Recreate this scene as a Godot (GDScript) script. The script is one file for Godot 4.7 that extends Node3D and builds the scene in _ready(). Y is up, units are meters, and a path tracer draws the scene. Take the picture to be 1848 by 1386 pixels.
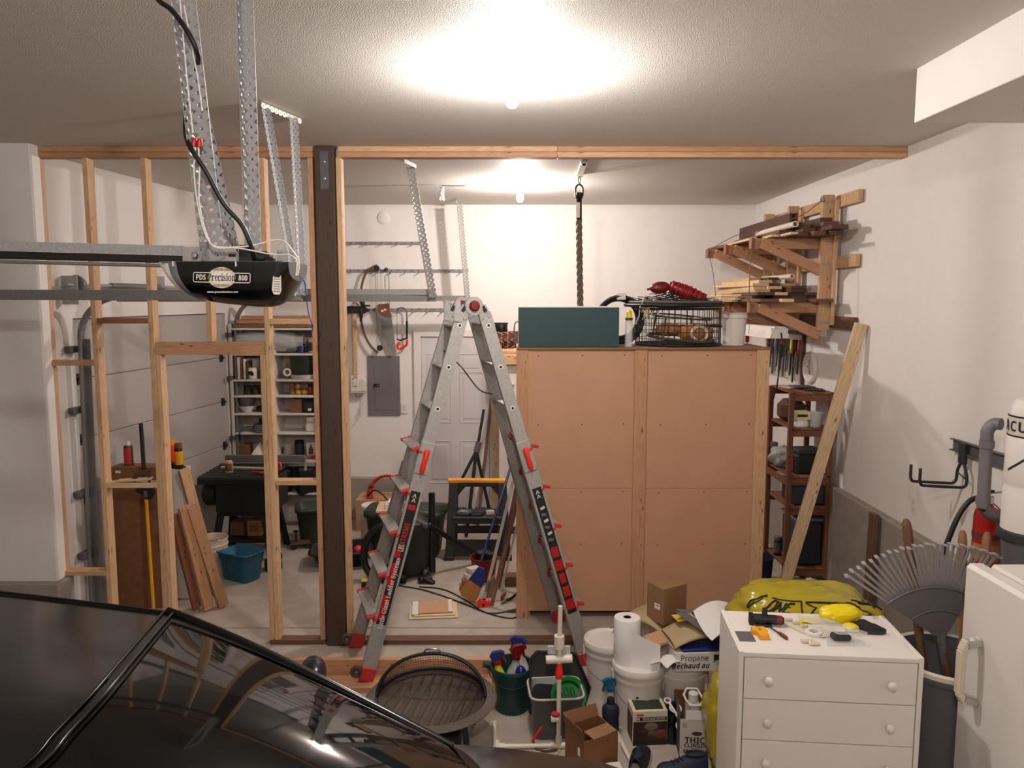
extends Node3D

const BRIGHT := Color(1.0, 0.975, 0.955)
var M := {}
var cur: Node3D
var used := {}
var rng := RandomNumberGenerator.new()


func _ready() -> void:
	rng.seed = 7
	var cam := Camera3D.new()
	cam.name = "camera"
	cam.position = Vector3(0, 2.59, 0)
	cam.rotation_degrees.x = -6.237
	cam.fov = 52.674
	cam.near = 0.05
	add_child(cam)
	var env := Environment.new()
	env.background_mode = Environment.BG_COLOR
	env.background_color = Color(0.02, 0.02, 0.025)
	env.tonemap_mode = Environment.TONE_MAPPER_LINEAR
	env.tonemap_exposure = 1.0
	env.sdfgi_enabled = true
	env.ssao_enabled = true
	env.ssil_enabled = true
	var we := WorldEnvironment.new()
	we.name = "world_environment"
	we.environment = env
	add_child(we)
	materials()
	room()
	stud_wall()
	door_hardware()
	opener()
	bay_left()
	shelf_unit()
	back_wall()
	bay_middle()
	ladder()
	cabinet()
	bay_right()
	lumber()
	wall_right_things()
	front_floor()
	dresser()
	car()


class G:
	var st := SurfaceTool.new()
	var xf := Transform3D()
	var ox := 0.0
	var sg := 1

	func _init() -> void:
		st.begin(Mesh.PRIMITIVE_TRIANGLES)

	func p(a: Vector3, uv := Vector2.ZERO) -> void:
		st.set_uv(uv)
		st.add_vertex(xf * a)

	func face(q: Array, out: Vector3, smooth := 0xFFFFFFFF, uv := []) -> void:
		var n: Vector3 = (q[1] - q[0]).cross(q[2] - q[0])
		if n.length_squared() < 1e-16 and q.size() > 3:
			n = (q[2] - q[0]).cross(q[3] - q[0])
		var flip := n.dot(out) > 0.0
		st.set_smooth_group(smooth)
		for i in range(1, q.size() - 1):
			for k in ([0, i + 1, i] if flip else [0, i, i + 1]):
				p(q[k], uv[k] if uv.size() else Vector2.ZERO)

	func box(c: Vector3, s: Vector3, b := 0.0) -> void:
		var h := s * 0.5
		var long := s.max_axis_index()
		ox = fposmod(ox + 0.377, 7.0)
		b = minf(b, s[s.min_axis_index()] * 0.4)
		for a in 3:
			var u := (a + 1) % 3
			var w := (a + 2) % 3
			if u == long:
				u = w
				w = long
			for sgn in [-1.0, 1.0]:
				var q := []
				var uv := []
				for k in [[-1, -1], [1, -1], [1, 1], [-1, 1]]:
					var v := Vector3.ZERO
					v[a] = sgn * h[a]
					v[u] = k[0] * (h[u] - b)
					v[w] = k[1] * (h[w] - b)
					q.append(c + v)
					uv.append(Vector2(v[u] + ox + a * 0.11, v[w] + ox * 1.7))
				var o := Vector3.ZERO
				o[a] = sgn
				face(q, o, 0xFFFFFFFF, uv)
		if b <= 0.0:
			return
		for a in 3:
			var u := (a + 1) % 3
			var w := (a + 2) % 3
			for su in [-1.0, 1.0]:
				for sw in [-1.0, 1.0]:
					var q := []
					for k in [[-1, 0], [1, 0], [1, 1], [-1, 1]]:
						var v := Vector3.ZERO
						v[a] = k[0] * (h[a] - b)
						v[u] = su * (h[u] - (b if k[1] else 0.0))
						v[w] = sw * (h[w] - (0.0 if k[1] else b))
						q.append(c + v)
					var o := Vector3.ZERO
					o[u] = su
					o[w] = sw
					face(q, o, 0xFFFFFFFF, [Vector2(ox, ox), Vector2(ox, ox), Vector2(ox, ox), Vector2(ox, ox)])
		for sx in [-1.0, 1.0]:
			for sy in [-1.0, 1.0]:
				for sz in [-1.0, 1.0]:
					var s3 := Vector3(sx, sy, sz)
					var q := []
					for a in 3:
						var v := s3 * (h - Vector3(b, b, b))
						v[a] = s3[a] * h[a]
						q.append(c + v)
					face(q, s3)

	# a bar of section w x t from a to b; t is measured along up
	func beam(a: Vector3, b: Vector3, w: float, t: float, up := Vector3.UP, bev := 0.0) -> void:
		var d := (b - a).normalized()
		if absf(d.dot(up)) > 0.99:
			up = Vector3.BACK if absf(d.z) < 0.9 else Vector3.UP
		var x := up.cross(d).normalized()
		var keep := xf
		xf = xf * Transform3D(Basis(x, d.cross(x), d), (a + b) * 0.5)
		box(Vector3.ZERO, Vector3(w, t, (b - a).length()), bev)
		xf = keep

	func tube(pts: Array, r, n := 8, closed := false) -> void:
		var m := pts.size()
		var rings := []
		var up := Vector3.UP
		sg += 1
		for i in m:
			var a: Vector3 = pts[(i - 1 + m) % m] if closed or i > 0 else pts[0]
			var c: Vector3 = pts[(i + 1) % m] if closed or i < m - 1 else pts[m - 1]
			var d := (c - a).normalized()
			if i == 0 and absf(d.y) > 0.9:
				up = Vector3.RIGHT
			var x := up.cross(d)
			x = x.normalized() if x.length() > 0.01 else Vector3.RIGHT
			up = d.cross(x)
			var rr: float = r[i] if r is Array else r
			var ring := []
			for k in n:
				var t := TAU * k / n
				ring.append(pts[i] + (x * cos(t) + up * sin(t)) * rr)
			rings.append(ring)
		for i in (m if closed else m - 1):
			var j := (i + 1) % m
			for k in n:
				var l := (k + 1) % n
				var o: Vector3 = rings[i][k] + rings[i][l] - pts[i] * 2.0 + rings[j][k] - pts[j]
				face([rings[i][k], rings[i][l], rings[j][l], rings[j][k]], o, sg)
		if not closed:
			face(rings[0], pts[0] - pts[1])
			face(rings[m - 1], pts[m - 1] - pts[m - 2])

	# turn a profile of (radius, height) round the y axis; it runs up the outside and down the inside
	func lathe(prof: Array, n := 24, from := 0.0, to := TAU, sx := 1.0, sz := 1.0) -> void:
		sg += 1
		var last := Vector2.ZERO
		for i in prof.size() - 1:
			var a: Vector2 = prof[i]
			var b: Vector2 = prof[i + 1]
			var d := (b - a).normalized()
			if i > 0 and d.dot(last) < 0.8:
				sg += 1
			last = d
			for k in n:
				var t0 := from + (to - from) * k / n
				var t1 := from + (to - from) * (k + 1) / n
				var c0 := Vector3(cos(t0) * sx, 0, sin(t0) * sz)
				var c1 := Vector3(cos(t1) * sx, 0, sin(t1) * sz)
				var mid := (c0 + c1).normalized()
				var o := mid * d.y - Vector3(0, d.x, 0)
				var y0 := Vector3(0, a.y, 0)
				var y1 := Vector3(0, b.y, 0)
				var q := [c0 * a.x + y0, c1 * a.x + y0, c1 * b.x + y1, c0 * b.x + y1]
				var uv := [Vector2(t0 / TAU, a.y), Vector2(t1 / TAU, a.y), Vector2(t1 / TAU, b.y), Vector2(t0 / TAU, b.y)]
				if a.x < 1e-5:
					q = [q[0], q[2], q[3]]
					uv = [uv[0], uv[2], uv[3]]
				elif b.x < 1e-5:
					q = [q[0], q[1], q[2]]
					uv = [uv[0], uv[1], uv[2]]
				face(q, o, sg, uv)

	# a flat outline in the xy plane, d thick along z
	func prism(poly: Array, d: float) -> void:
		var pp := PackedVector2Array(poly)
		var tris := Geometry2D.triangulate_polygon(pp)
		var cw := Geometry2D.is_polygon_clockwise(pp)
		for sgn in [-0.5, 0.5]:
			for i in range(0, tris.size(), 3):
				var q := []
				var uv := []
				for k in 3:
					var a := pp[tris[i + k]]
					q.append(Vector3(a.x, a.y, sgn * d))
					uv.append(a)
				face(q, Vector3(0, 0, sgn), 0xFFFFFFFF, uv)
		for i in pp.size():
			var a := pp[i]
			var b := pp[(i + 1) % pp.size()]
			var e := b - a
			var o := Vector3(e.y, -e.x, 0) * (1.0 if not cw else -1.0)
			face([Vector3(a.x, a.y, -d / 2), Vector3(b.x, b.y, -d / 2), Vector3(b.x, b.y, d / 2), Vector3(a.x, a.y, d / 2)], o)

	# a surface f(u, v); out gives the side it faces
	func sheet(f: Callable, nu: int, nv: int, flip := false) -> void:
		sg += 1
		st.set_smooth_group(sg)
		for i in nu:
			for j in nv:
				var u0 := float(i) / nu
				var u1 := float(i + 1) / nu
				var v0 := float(j) / nv
				var v1 := float(j + 1) / nv
				var uv := [Vector2(u0, v0), Vector2(u1, v0), Vector2(u1, v1), Vector2(u0, v1)]
				var q := []
				for w in uv:
					q.append(f.call(w.x, w.y))
				for k in ([0, 2, 1, 0, 3, 2] if flip else [0, 1, 2, 0, 2, 3]):
					p(q[k], uv[k])

	func ball(c: Vector3, r: Vector3, n := 16) -> void:
		var keep := xf
		xf = xf * Transform3D(Basis.from_scale(Vector3(r.x, r.y, r.z)), c)
		var pr := []
		for i in n / 2 + 1:
			var t := PI * i / (n / 2) - PI / 2
			pr.append(Vector2(cos(t) if i > 0 and i < n / 2 else 0.0, sin(t)))
		lathe(pr, n)
		xf = keep

	func at(o: Vector3, axis := Vector3.UP, spin := 0.0) -> G:
		var y := axis.normalized()
		var x := Vector3.RIGHT if absf(y.x) < 0.9 else Vector3.FORWARD
		var z := x.cross(y).normalized()
		xf = Transform3D(Basis(y.cross(z), y, z) * Basis(Vector3.UP, spin), o)
		return self

	func turn(o: Vector3, b: Basis) -> G:
		xf = Transform3D(b, o)
		return self


func numbered(called: String) -> String:
	used[called] = used.get(called, -1) + 1
	return called if used[called] == 0 else "%s_%03d" % [called, used[called]]


func tag(o: Node3D, label: String, category: String, group := "") -> Node3D:
	o.set_meta("label", label)
	o.set_meta("category", category)
	if group:
		o.set_meta("group", group)
	return o


func thing(called: String, label: String, category: String, at := Vector3.ZERO, yaw := 0.0, group := "") -> Node3D:
	var o := Node3D.new()
	o.name = numbered(called)
	o.position = at
	o.rotation_degrees.y = yaw
	add_child(o)
	cur = o
	return tag(o, label, category, group)


# a builder that takes points of the world and keeps them in the current thing's frame
func gw() -> G:
	var g := G.new()
	g.xf = Transform3D()
	return g


func part(called: String, g: G, m: Material, parent: Node3D = null, label := "") -> MeshInstance3D:
	var o := MeshInstance3D.new()
	g.st.generate_normals()
	g.st.set_material(m)
	o.mesh = g.st.commit()
	o.name = called
	(parent if parent else cur).add_child(o, true)
	if label:
		o.set_meta("label", label)
	return o


func solo(called: String, g: G, m: Material, label: String, category: String, at := Vector3.ZERO, yaw := 0.0, group := "") -> MeshInstance3D:
	var o := part(numbered(called), g, m, self)
	o.position = at
	o.rotation_degrees.y = yaw
	tag(o, label, category, group)
	cur = o
	return o


func struct(called: String, g: G, m: Material, parent: Node3D = null) -> MeshInstance3D:
	var o := part(called, g, m, parent if parent else self)
	if parent == null:
		o.set_meta("kind", "structure")
	return o


func pbox(called: String, c: Vector3, s: Vector3, m: Material, b := 0.002, parent: Node3D = null, label := "") -> MeshInstance3D:
	var g := G.new()
	g.box(c, s, b)
	return part(called, g, m, parent, label)


func pbeam(called: String, a: Vector3, b: Vector3, w: float, t: float, m: Material, up := Vector3.UP, bev := 0.002, parent: Node3D = null) -> MeshInstance3D:
	var g := G.new()
	g.beam(a, b, w, t, up, bev)
	return part(called, g, m, parent)


func ptube(called: String, pts: Array, r, m: Material, n := 8, parent: Node3D = null, closed := false) -> MeshInstance3D:
	var g := G.new()
	g.tube(pts, r, n, closed)
	return part(called, g, m, parent)


func plathe(called: String, prof: Array, m: Material, at := Vector3.ZERO, axis := Vector3.UP, n := 24, parent: Node3D = null, label := "") -> MeshInstance3D:
	var g := G.new()
	g.at(at, axis)
	g.lathe(prof, n)
	return part(called, g, m, parent, label)


func lettering(words: String, h: float, m: Material, t: Transform3D, parent: Node3D = null, font := "Droid Sans", bold := true, stretch := 1.0) -> MeshInstance3D:
	var tm := TextMesh.new()
	var f := SystemFont.new()
	f.font_names = PackedStringArray([font])
	if bold:
		f.font_weight = 700
	tm.font = f
	tm.text = words
	tm.font_size = 32
	tm.pixel_size = h / 23.0
	tm.depth = 0.0008
	tm.curve_step = 2.0
	tm.material = m
	var o := MeshInstance3D.new()
	o.mesh = tm
	o.name = "lettering"
	o.transform = t * Transform3D(Basis.from_scale(Vector3(stretch, 1, 1)))
	(parent if parent else cur).add_child(o, true)
	return o


# a smooth curve through points
func curve(pts: Array, each := 6, closed := false) -> Array:
	var out := []
	var n := pts.size()
	for i in (n if closed else n - 1):
		var a: Vector3 = pts[(i - 1 + n) % n] if closed or i > 0 else pts[0]
		var d: Vector3 = pts[(i + 2) % n] if closed or i < n - 2 else pts[n - 1]
		for k in each:
			out.append(pts[i].cubic_interpolate(pts[(i + 1) % n], a, d, float(k) / each))
	if not closed:
		out.append(pts[n - 1])
	return out


func circle(c: Vector3, r: float, n := 24, axis := Vector3.UP) -> Array:
	var y := axis.normalized()
	var x := y.cross(Vector3.RIGHT if absf(y.x) < 0.9 else Vector3.FORWARD).normalized()
	var z := x.cross(y)
	var out := []
	for i in n:
		out.append(c + (x * cos(TAU * i / n) + z * sin(TAU * i / n)) * r)
	return out


func flat(c: Color, rough := 0.7, metal := 0.0, spec := 0.5) -> StandardMaterial3D:
	var m := StandardMaterial3D.new()
	m.albedo_color = c
	m.roughness = rough
	m.metallic = metal
	m.metallic_specular = spec
	return m


func noise(freq: float, lo: Color, hi: Color, octaves := 4, sd := 1, size := 512) -> NoiseTexture2D:
	var f := FastNoiseLite.new()
	f.noise_type = FastNoiseLite.TYPE_SIMPLEX_SMOOTH
	f.seed = sd
	f.frequency = freq
	f.fractal_octaves = octaves
	var t := NoiseTexture2D.new()
	t.noise = f
	t.width = size
	t.height = size
	t.seamless = true
	var r := Gradient.new()
	r.set_color(0, lo)
	r.set_color(1, hi)
	t.color_ramp = r
	return t


func bumps(freq: float, strength: float, sd := 3, octaves := 3) -> NoiseTexture2D:
	var t := noise(freq, Color.BLACK, Color.WHITE, octaves, sd)
	t.color_ramp = null
	t.as_normal_map = true
	t.bump_strength = strength
	return t


func mottled(lo: Color, hi: Color, rough: float, scale := 1.0, freq := 0.02, sd := 1) -> StandardMaterial3D:
	var m := flat(Color.WHITE, rough)
	m.albedo_texture = noise(freq, lo, hi, 5, sd)
	m.uv1_triplanar = true
	m.uv1_world_triplanar = true
	m.uv1_scale = Vector3.ONE * scale
	return m


func wood_grain() -> ImageTexture:
	var f := FastNoiseLite.new()
	f.seed = 5
	f.fractal_octaves = 3
	f.frequency = 0.012
	var fine := FastNoiseLite.new()
	fine.seed = 9
	fine.frequency = 0.3
	var w := 160
	var h := 800
	var im := Image.create(w, h, false, Image.FORMAT_RGB8)
	var knots := []
	var r := RandomNumberGenerator.new()
	r.seed = 4
	for i in 9:
		knots.append(Vector3(r.randf_range(8, w - 8), r.randf_range(20, h - 20), r.randf_range(4.0, 8.0)))
	var light := Color(1, 0.98, 0.94)
	var dark := Color(0.84, 0.745, 0.65)
	for y in h:
		for x in w:
			var bend := 0.0
			var kn := 0.0
			for k in knots:
				var d := Vector2(x - k.x, (y - k.y) * 0.45).length()
				if d < k.z * 4.0:
					bend += (x - k.x) * exp(-d / k.z / 1.2) * 1.4
					kn = maxf(kn, clampf(1.25 - d / k.z * 1.6, 0.0, 1.0))
			var n := f.get_noise_2d((x - bend) * 1.6, y * 0.10)
			var ring := 0.5 + 0.5 * sin(n * 26.0 + (x - bend) * 0.10)
			var g := pow(ring, 2.0) * 0.5 + 0.22 * fine.get_noise_2d(x * 1.0, y * 0.05) + 0.12
			g = clampf(g, 0.0, 1.0)
			var c := light.lerp(dark, g)
			c = c.lerp(Color(0.36, 0.22, 0.13), kn * 0.85)
			im.set_pixel(x, y, c)
	return ImageTexture.create_from_image(im)


func materials() -> void:
	var grain := wood_grain()
	for w in [["pine", Color(0.80, 0.665, 0.535)], ["pine2", Color(0.84, 0.71, 0.585)], ["fir", Color(0.74, 0.575, 0.455)], ["fir2", Color(0.70, 0.545, 0.43)], ["cedar", Color(0.56, 0.39, 0.29)], ["walnut", Color(0.33, 0.225, 0.18)], ["walnut2", Color(0.42, 0.30, 0.24)], ["post", Color(0.275, 0.21, 0.17)], ["sill", Color(0.40, 0.295, 0.23)], ["ply", Color(0.78, 0.69, 0.56)], ["redwood", Color(0.46, 0.295, 0.215)], ["pale", Color(0.86, 0.77, 0.65)], ["ship", Color(0.95, 0.80, 0.66)]]:
		var m := flat(w[1], 0.62)
		m.albedo_texture = grain
		m.uv1_scale = Vector3(1 / 0.22, 1 / 1.5, 1)
		M[w[0]] = m
	M.wall = mottled(Color(0.875, 0.852, 0.832), Color(0.89, 0.867, 0.85), 0.75, 0.5)
	M.wall.normal_enabled = true
	M.wall.normal_texture = bumps(0.2, 1.2)
	M.wall.normal_scale = 0.12
	M.ceiling = flat(Color(0.82, 0.795, 0.765), 0.65)
	M.ceiling.uv1_triplanar = true
	M.ceiling.uv1_world_triplanar = true
	M.ceiling.uv1_scale = Vector3.ONE * 1.4
	M.ceiling.normal_enabled = true
	M.ceiling.normal_texture = bumps(0.2, 5.0, 6)
	M.ceiling.normal_scale = 0.3
	M.floor = mottled(Color(0.64, 0.595, 0.55), Color(0.71, 0.665, 0.62), 0.6, 0.4, 0.012, 11)
	M.floor.detail_enabled = true
	M.floor.detail_albedo = noise(0.03, Color(0.93, 0.92, 0.91), Color(1, 1, 1), 5, 21)
	M.floor.detail_blend_mode = BaseMaterial3D.BLEND_MODE_MUL
	M.floor.normal_enabled = true
	M.floor.normal_texture = bumps(0.05, 2.0, 8)
	M.floor.normal_scale = 0.2
	M.concrete = mottled(Color(0.55, 0.51, 0.47), Color(0.62, 0.58, 0.54), 0.85, 0.5, 0.02, 13)
	M.mdf = mottled(Color(0.72, 0.54, 0.42), Color(0.745, 0.565, 0.44), 0.6, 0.6, 0.008, 3)
	M.card = mottled(Color(0.44, 0.285, 0.17), Color(0.50, 0.33, 0.205), 0.8, 1.0, 0.02, 3)
	M.card2 = mottled(Color(0.50, 0.36, 0.24), Color(0.55, 0.40, 0.275), 0.8, 1.0, 0.02, 4)
	M.cardin = flat(Color(0.40, 0.27, 0.18), 0.85)
	M.galv = mottled(Color(0.56, 0.555, 0.56), Color(0.66, 0.655, 0.66), 0.5, 3.0, 0.05, 5)
	M.galv.metallic = 0.2
	M.galvdark = mottled(Color(0.40, 0.385, 0.37), Color(0.54, 0.53, 0.52), 0.5, 3.0, 0.05, 5)
	M.galvdark.metallic = 0.35
	M.alu = mottled(Color(0.60, 0.585, 0.57), Color(0.69, 0.675, 0.66), 0.42, 2.0, 0.03, 5)
	M.alu.metallic = 0.35
	M.chrome = flat(Color(0.80, 0.80, 0.80), 0.2, 1.0)
	M.steel = flat(Color(0.50, 0.50, 0.51), 0.35, 0.8)
	M.sawsteel = flat(Color(0.56, 0.555, 0.56), 0.4, 0.5)
	M.black = flat(Color(0.035, 0.033, 0.035), 0.5)
	M.blackgloss = flat(Color(0.012, 0.012, 0.014), 0.22)
	M.rubber = flat(Color(0.06, 0.058, 0.058), 0.75)
	M.darkgrey = flat(Color(0.15, 0.15, 0.16), 0.6)
	M.grey = flat(Color(0.40, 0.40, 0.42), 0.5)
	M.midgrey = flat(Color(0.33, 0.32, 0.33), 0.55)
	M.white = flat(Color(0.86, 0.83, 0.80), 0.5)
	M.whitegloss = flat(Color(0.86, 0.835, 0.81), 0.28)
	M.paper = flat(Color(0.88, 0.86, 0.85), 0.85)
	M.offwhite = flat(Color(0.78, 0.74, 0.69), 0.5)
	M.cream = flat(Color(0.80, 0.75, 0.66), 0.4)
	M.plastic = flat(Color(0.84, 0.80, 0.77), 0.4)
	M.plastic.subsurf_scatter_enabled = true
	M.plastic.subsurf_scatter_strength = 0.1
	M.ink = flat(Color(0.04, 0.04, 0.045), 0.7)
	M.red = flat(Color(0.66, 0.07, 0.06), 0.4)
	M.darkred = flat(Color(0.42, 0.06, 0.07), 0.4)
	M.cap = flat(Color(0.68, 0.15, 0.14), 0.5)
	M.darkbox = flat(Color(0.30, 0.145, 0.11), 0.6)
	M.lever = flat(Color(0.90, 0.17, 0.08), 0.45)
	M.orange = flat(Color(0.90, 0.28, 0.05), 0.45)
	M.yellow = flat(Color(0.88, 0.60, 0.06), 0.45)
	M.lemon = flat(Color(0.86, 0.78, 0.08), 0.5)
	M.blue = flat(Color(0.10, 0.16, 0.42), 0.5)
	M.navy = flat(Color(0.07, 0.085, 0.19), 0.7)
	M.broomblue = flat(Color(0.06, 0.13, 0.42), 0.5)
	M.teal = flat(Color(0.03, 0.34, 0.45), 0.4)
	M.board = flat(Color(0.075, 0.225, 0.235), 0.55)
	M.tote = flat(Color(0.15, 0.19, 0.14), 0.5)
	M.sawgreen = flat(Color(0.05, 0.09, 0.075), 0.45)
	M.sawtop = flat(Color(0.15, 0.165, 0.145), 0.5)
	M.railgrey = flat(Color(0.55, 0.52, 0.51), 0.5)
	M.manila = flat(Color(0.60, 0.46, 0.20), 0.7)
	M.bucketgreen = flat(Color(0.03, 0.20, 0.19), 0.45)
	M.pvc = flat(Color(0.86, 0.81, 0.74), 0.35)
	M.clear = flat(Color(0.95, 0.95, 0.95, 0.22), 0.08)
	M.clear.transparency = BaseMaterial3D.TRANSPARENCY_ALPHA
	M.frost = flat(Color(0.80, 0.80, 0.79, 0.62), 0.35)
	M.frost.transparency = BaseMaterial3D.TRANSPARENCY_ALPHA
	M.bag = flat(Color(0.66, 0.59, 0.12, 0.90), 0.22)
	M.bag.transparency = BaseMaterial3D.TRANSPARENCY_ALPHA
	M.bagyellow = flat(Color(0.90, 0.80, 0.03), 0.3)
	M.straw = mottled(Color(0.55, 0.37, 0.20), Color(0.70, 0.48, 0.27), 0.85, 6.0, 0.06, 4)
	M.mat = mottled(Color(0.62, 0.54, 0.40), Color(0.70, 0.62, 0.47), 0.9, 4.0, 0.1, 4)
	M.iron = mottled(Color(0.25, 0.215, 0.19), Color(0.38, 0.335, 0.30), 0.7, 3.0, 0.03, 4)
	M.rust = flat(Color(0.30, 0.19, 0.14), 0.75)
	M.rope = flat(Color(0.42, 0.37, 0.31), 0.9)
	M.panelgrey = flat(Color(0.42, 0.405, 0.41), 0.5)
	M.doorwhite = flat(Color(0.80, 0.775, 0.775), 0.42)
	M.garage = mottled(Color(0.66, 0.635, 0.62), Color(0.71, 0.685, 0.67), 0.6, 1.5, 0.05, 4)
	M.skin = flat(Color(0.72, 0.55, 0.42), 0.7)


# a plain open or lidded tub: walls, rim, inside
func tub_profile(r0: float, r1: float, h: float, t := 0.004) -> Array:
	return [Vector2(0, 0), Vector2(r0, 0), Vector2(r1, h - 0.012), Vector2(r1 + 0.006, h - 0.01), Vector2(r1 + 0.006, h), Vector2(r1 - t, h), Vector2(r0 - t, t), Vector2(0, t)]


func jar(called: String, label: String, cat: String, at: Vector3, r: float, h: float, body: Material, lid: Material, band: Material = null, group := "", lid_h := 0.18) -> Node3D:
	var o := thing(called, label, cat, at, 0, group)
	var hb := h * (1.0 - lid_h)
	plathe("body", [Vector2(0, 0), Vector2(r * 0.94, 0), Vector2(r, r * 0.08), Vector2(r, hb - r * 0.15), Vector2(r * 0.93, hb), Vector2(0, hb)], body, Vector3.ZERO, Vector3.UP, 18)
	if lid:
		plathe("lid", [Vector2(0, hb), Vector2(r * 0.96, hb), Vector2(r * 0.96, h - r * 0.06), Vector2(r * 0.9, h), Vector2(0, h)], lid, Vector3.ZERO, Vector3.UP, 18)
	if band:
		plathe("paper_label", [Vector2(r + 0.0005, hb * 0.16), Vector2(r + 0.001, hb * 0.18), Vector2(r + 0.001, hb * 0.82), Vector2(r + 0.0005, hb * 0.84)], band, Vector3.ZERO, Vector3.UP, 18)
	return o


func carton(called: String, label: String, cat: String, at: Vector3, s: Vector3, m: Material, face: Material = null, yaw := 0.0, group := "") -> Node3D:
	var o := thing(called, label, cat, at, yaw, group)
	pbox("body", Vector3(0, s.y / 2, 0), s, m, 0.003)
	if face:
		pbox("paper_label", Vector3(0, s.y * 0.55, s.z / 2 + 0.0004), Vector3(s.x * 0.7, s.y * 0.5, 0.001), face, 0.0)
	return o


func lamp(called: String, label: String, at: Vector3, energy: float, tint: Color) -> void:
	var o = thing(called, label, "ceiling lamp", at, 0)
	plathe("base", [Vector2(0, 0), Vector2(0.062, 0), Vector2(0.062, -0.012), Vector2(0.04, -0.035), Vector2(0.024, -0.055), Vector2(0.0, -0.055)], M.white)
	var glow = flat(Color(1, 0.97, 0.94), 0.4)
	glow.emission_enabled = true
	glow.emission = Color(1, 0.95, 0.9)
	glow.emission_energy_multiplier = 9.0
	plathe("bulb", [Vector2(0, -0.175), Vector2(0.018, -0.172), Vector2(0.031, -0.155), Vector2(0.036, -0.135), Vector2(0.031, -0.11), Vector2(0.02, -0.085), Vector2(0.014, -0.055)], glow)
	var l = OmniLight3D.new()
	l.name = "bulb_light"
	l.position = Vector3(0, -0.115, 0)
	l.light_color = tint
	l.light_energy = energy
	l.light_size = 0.04
	l.omni_range = 25.0
	l.omni_attenuation = 2.0
	l.shadow_enabled = true
	o.add_child(l)


func left_plane() -> Transform3D:
	return Transform3D(Basis(Vector3(0.1252, 0, -0.9921), Vector3.UP, Vector3(0.9921, 0, 0.1252)), Vector3(-3.48, 0, -5.92))


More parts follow.
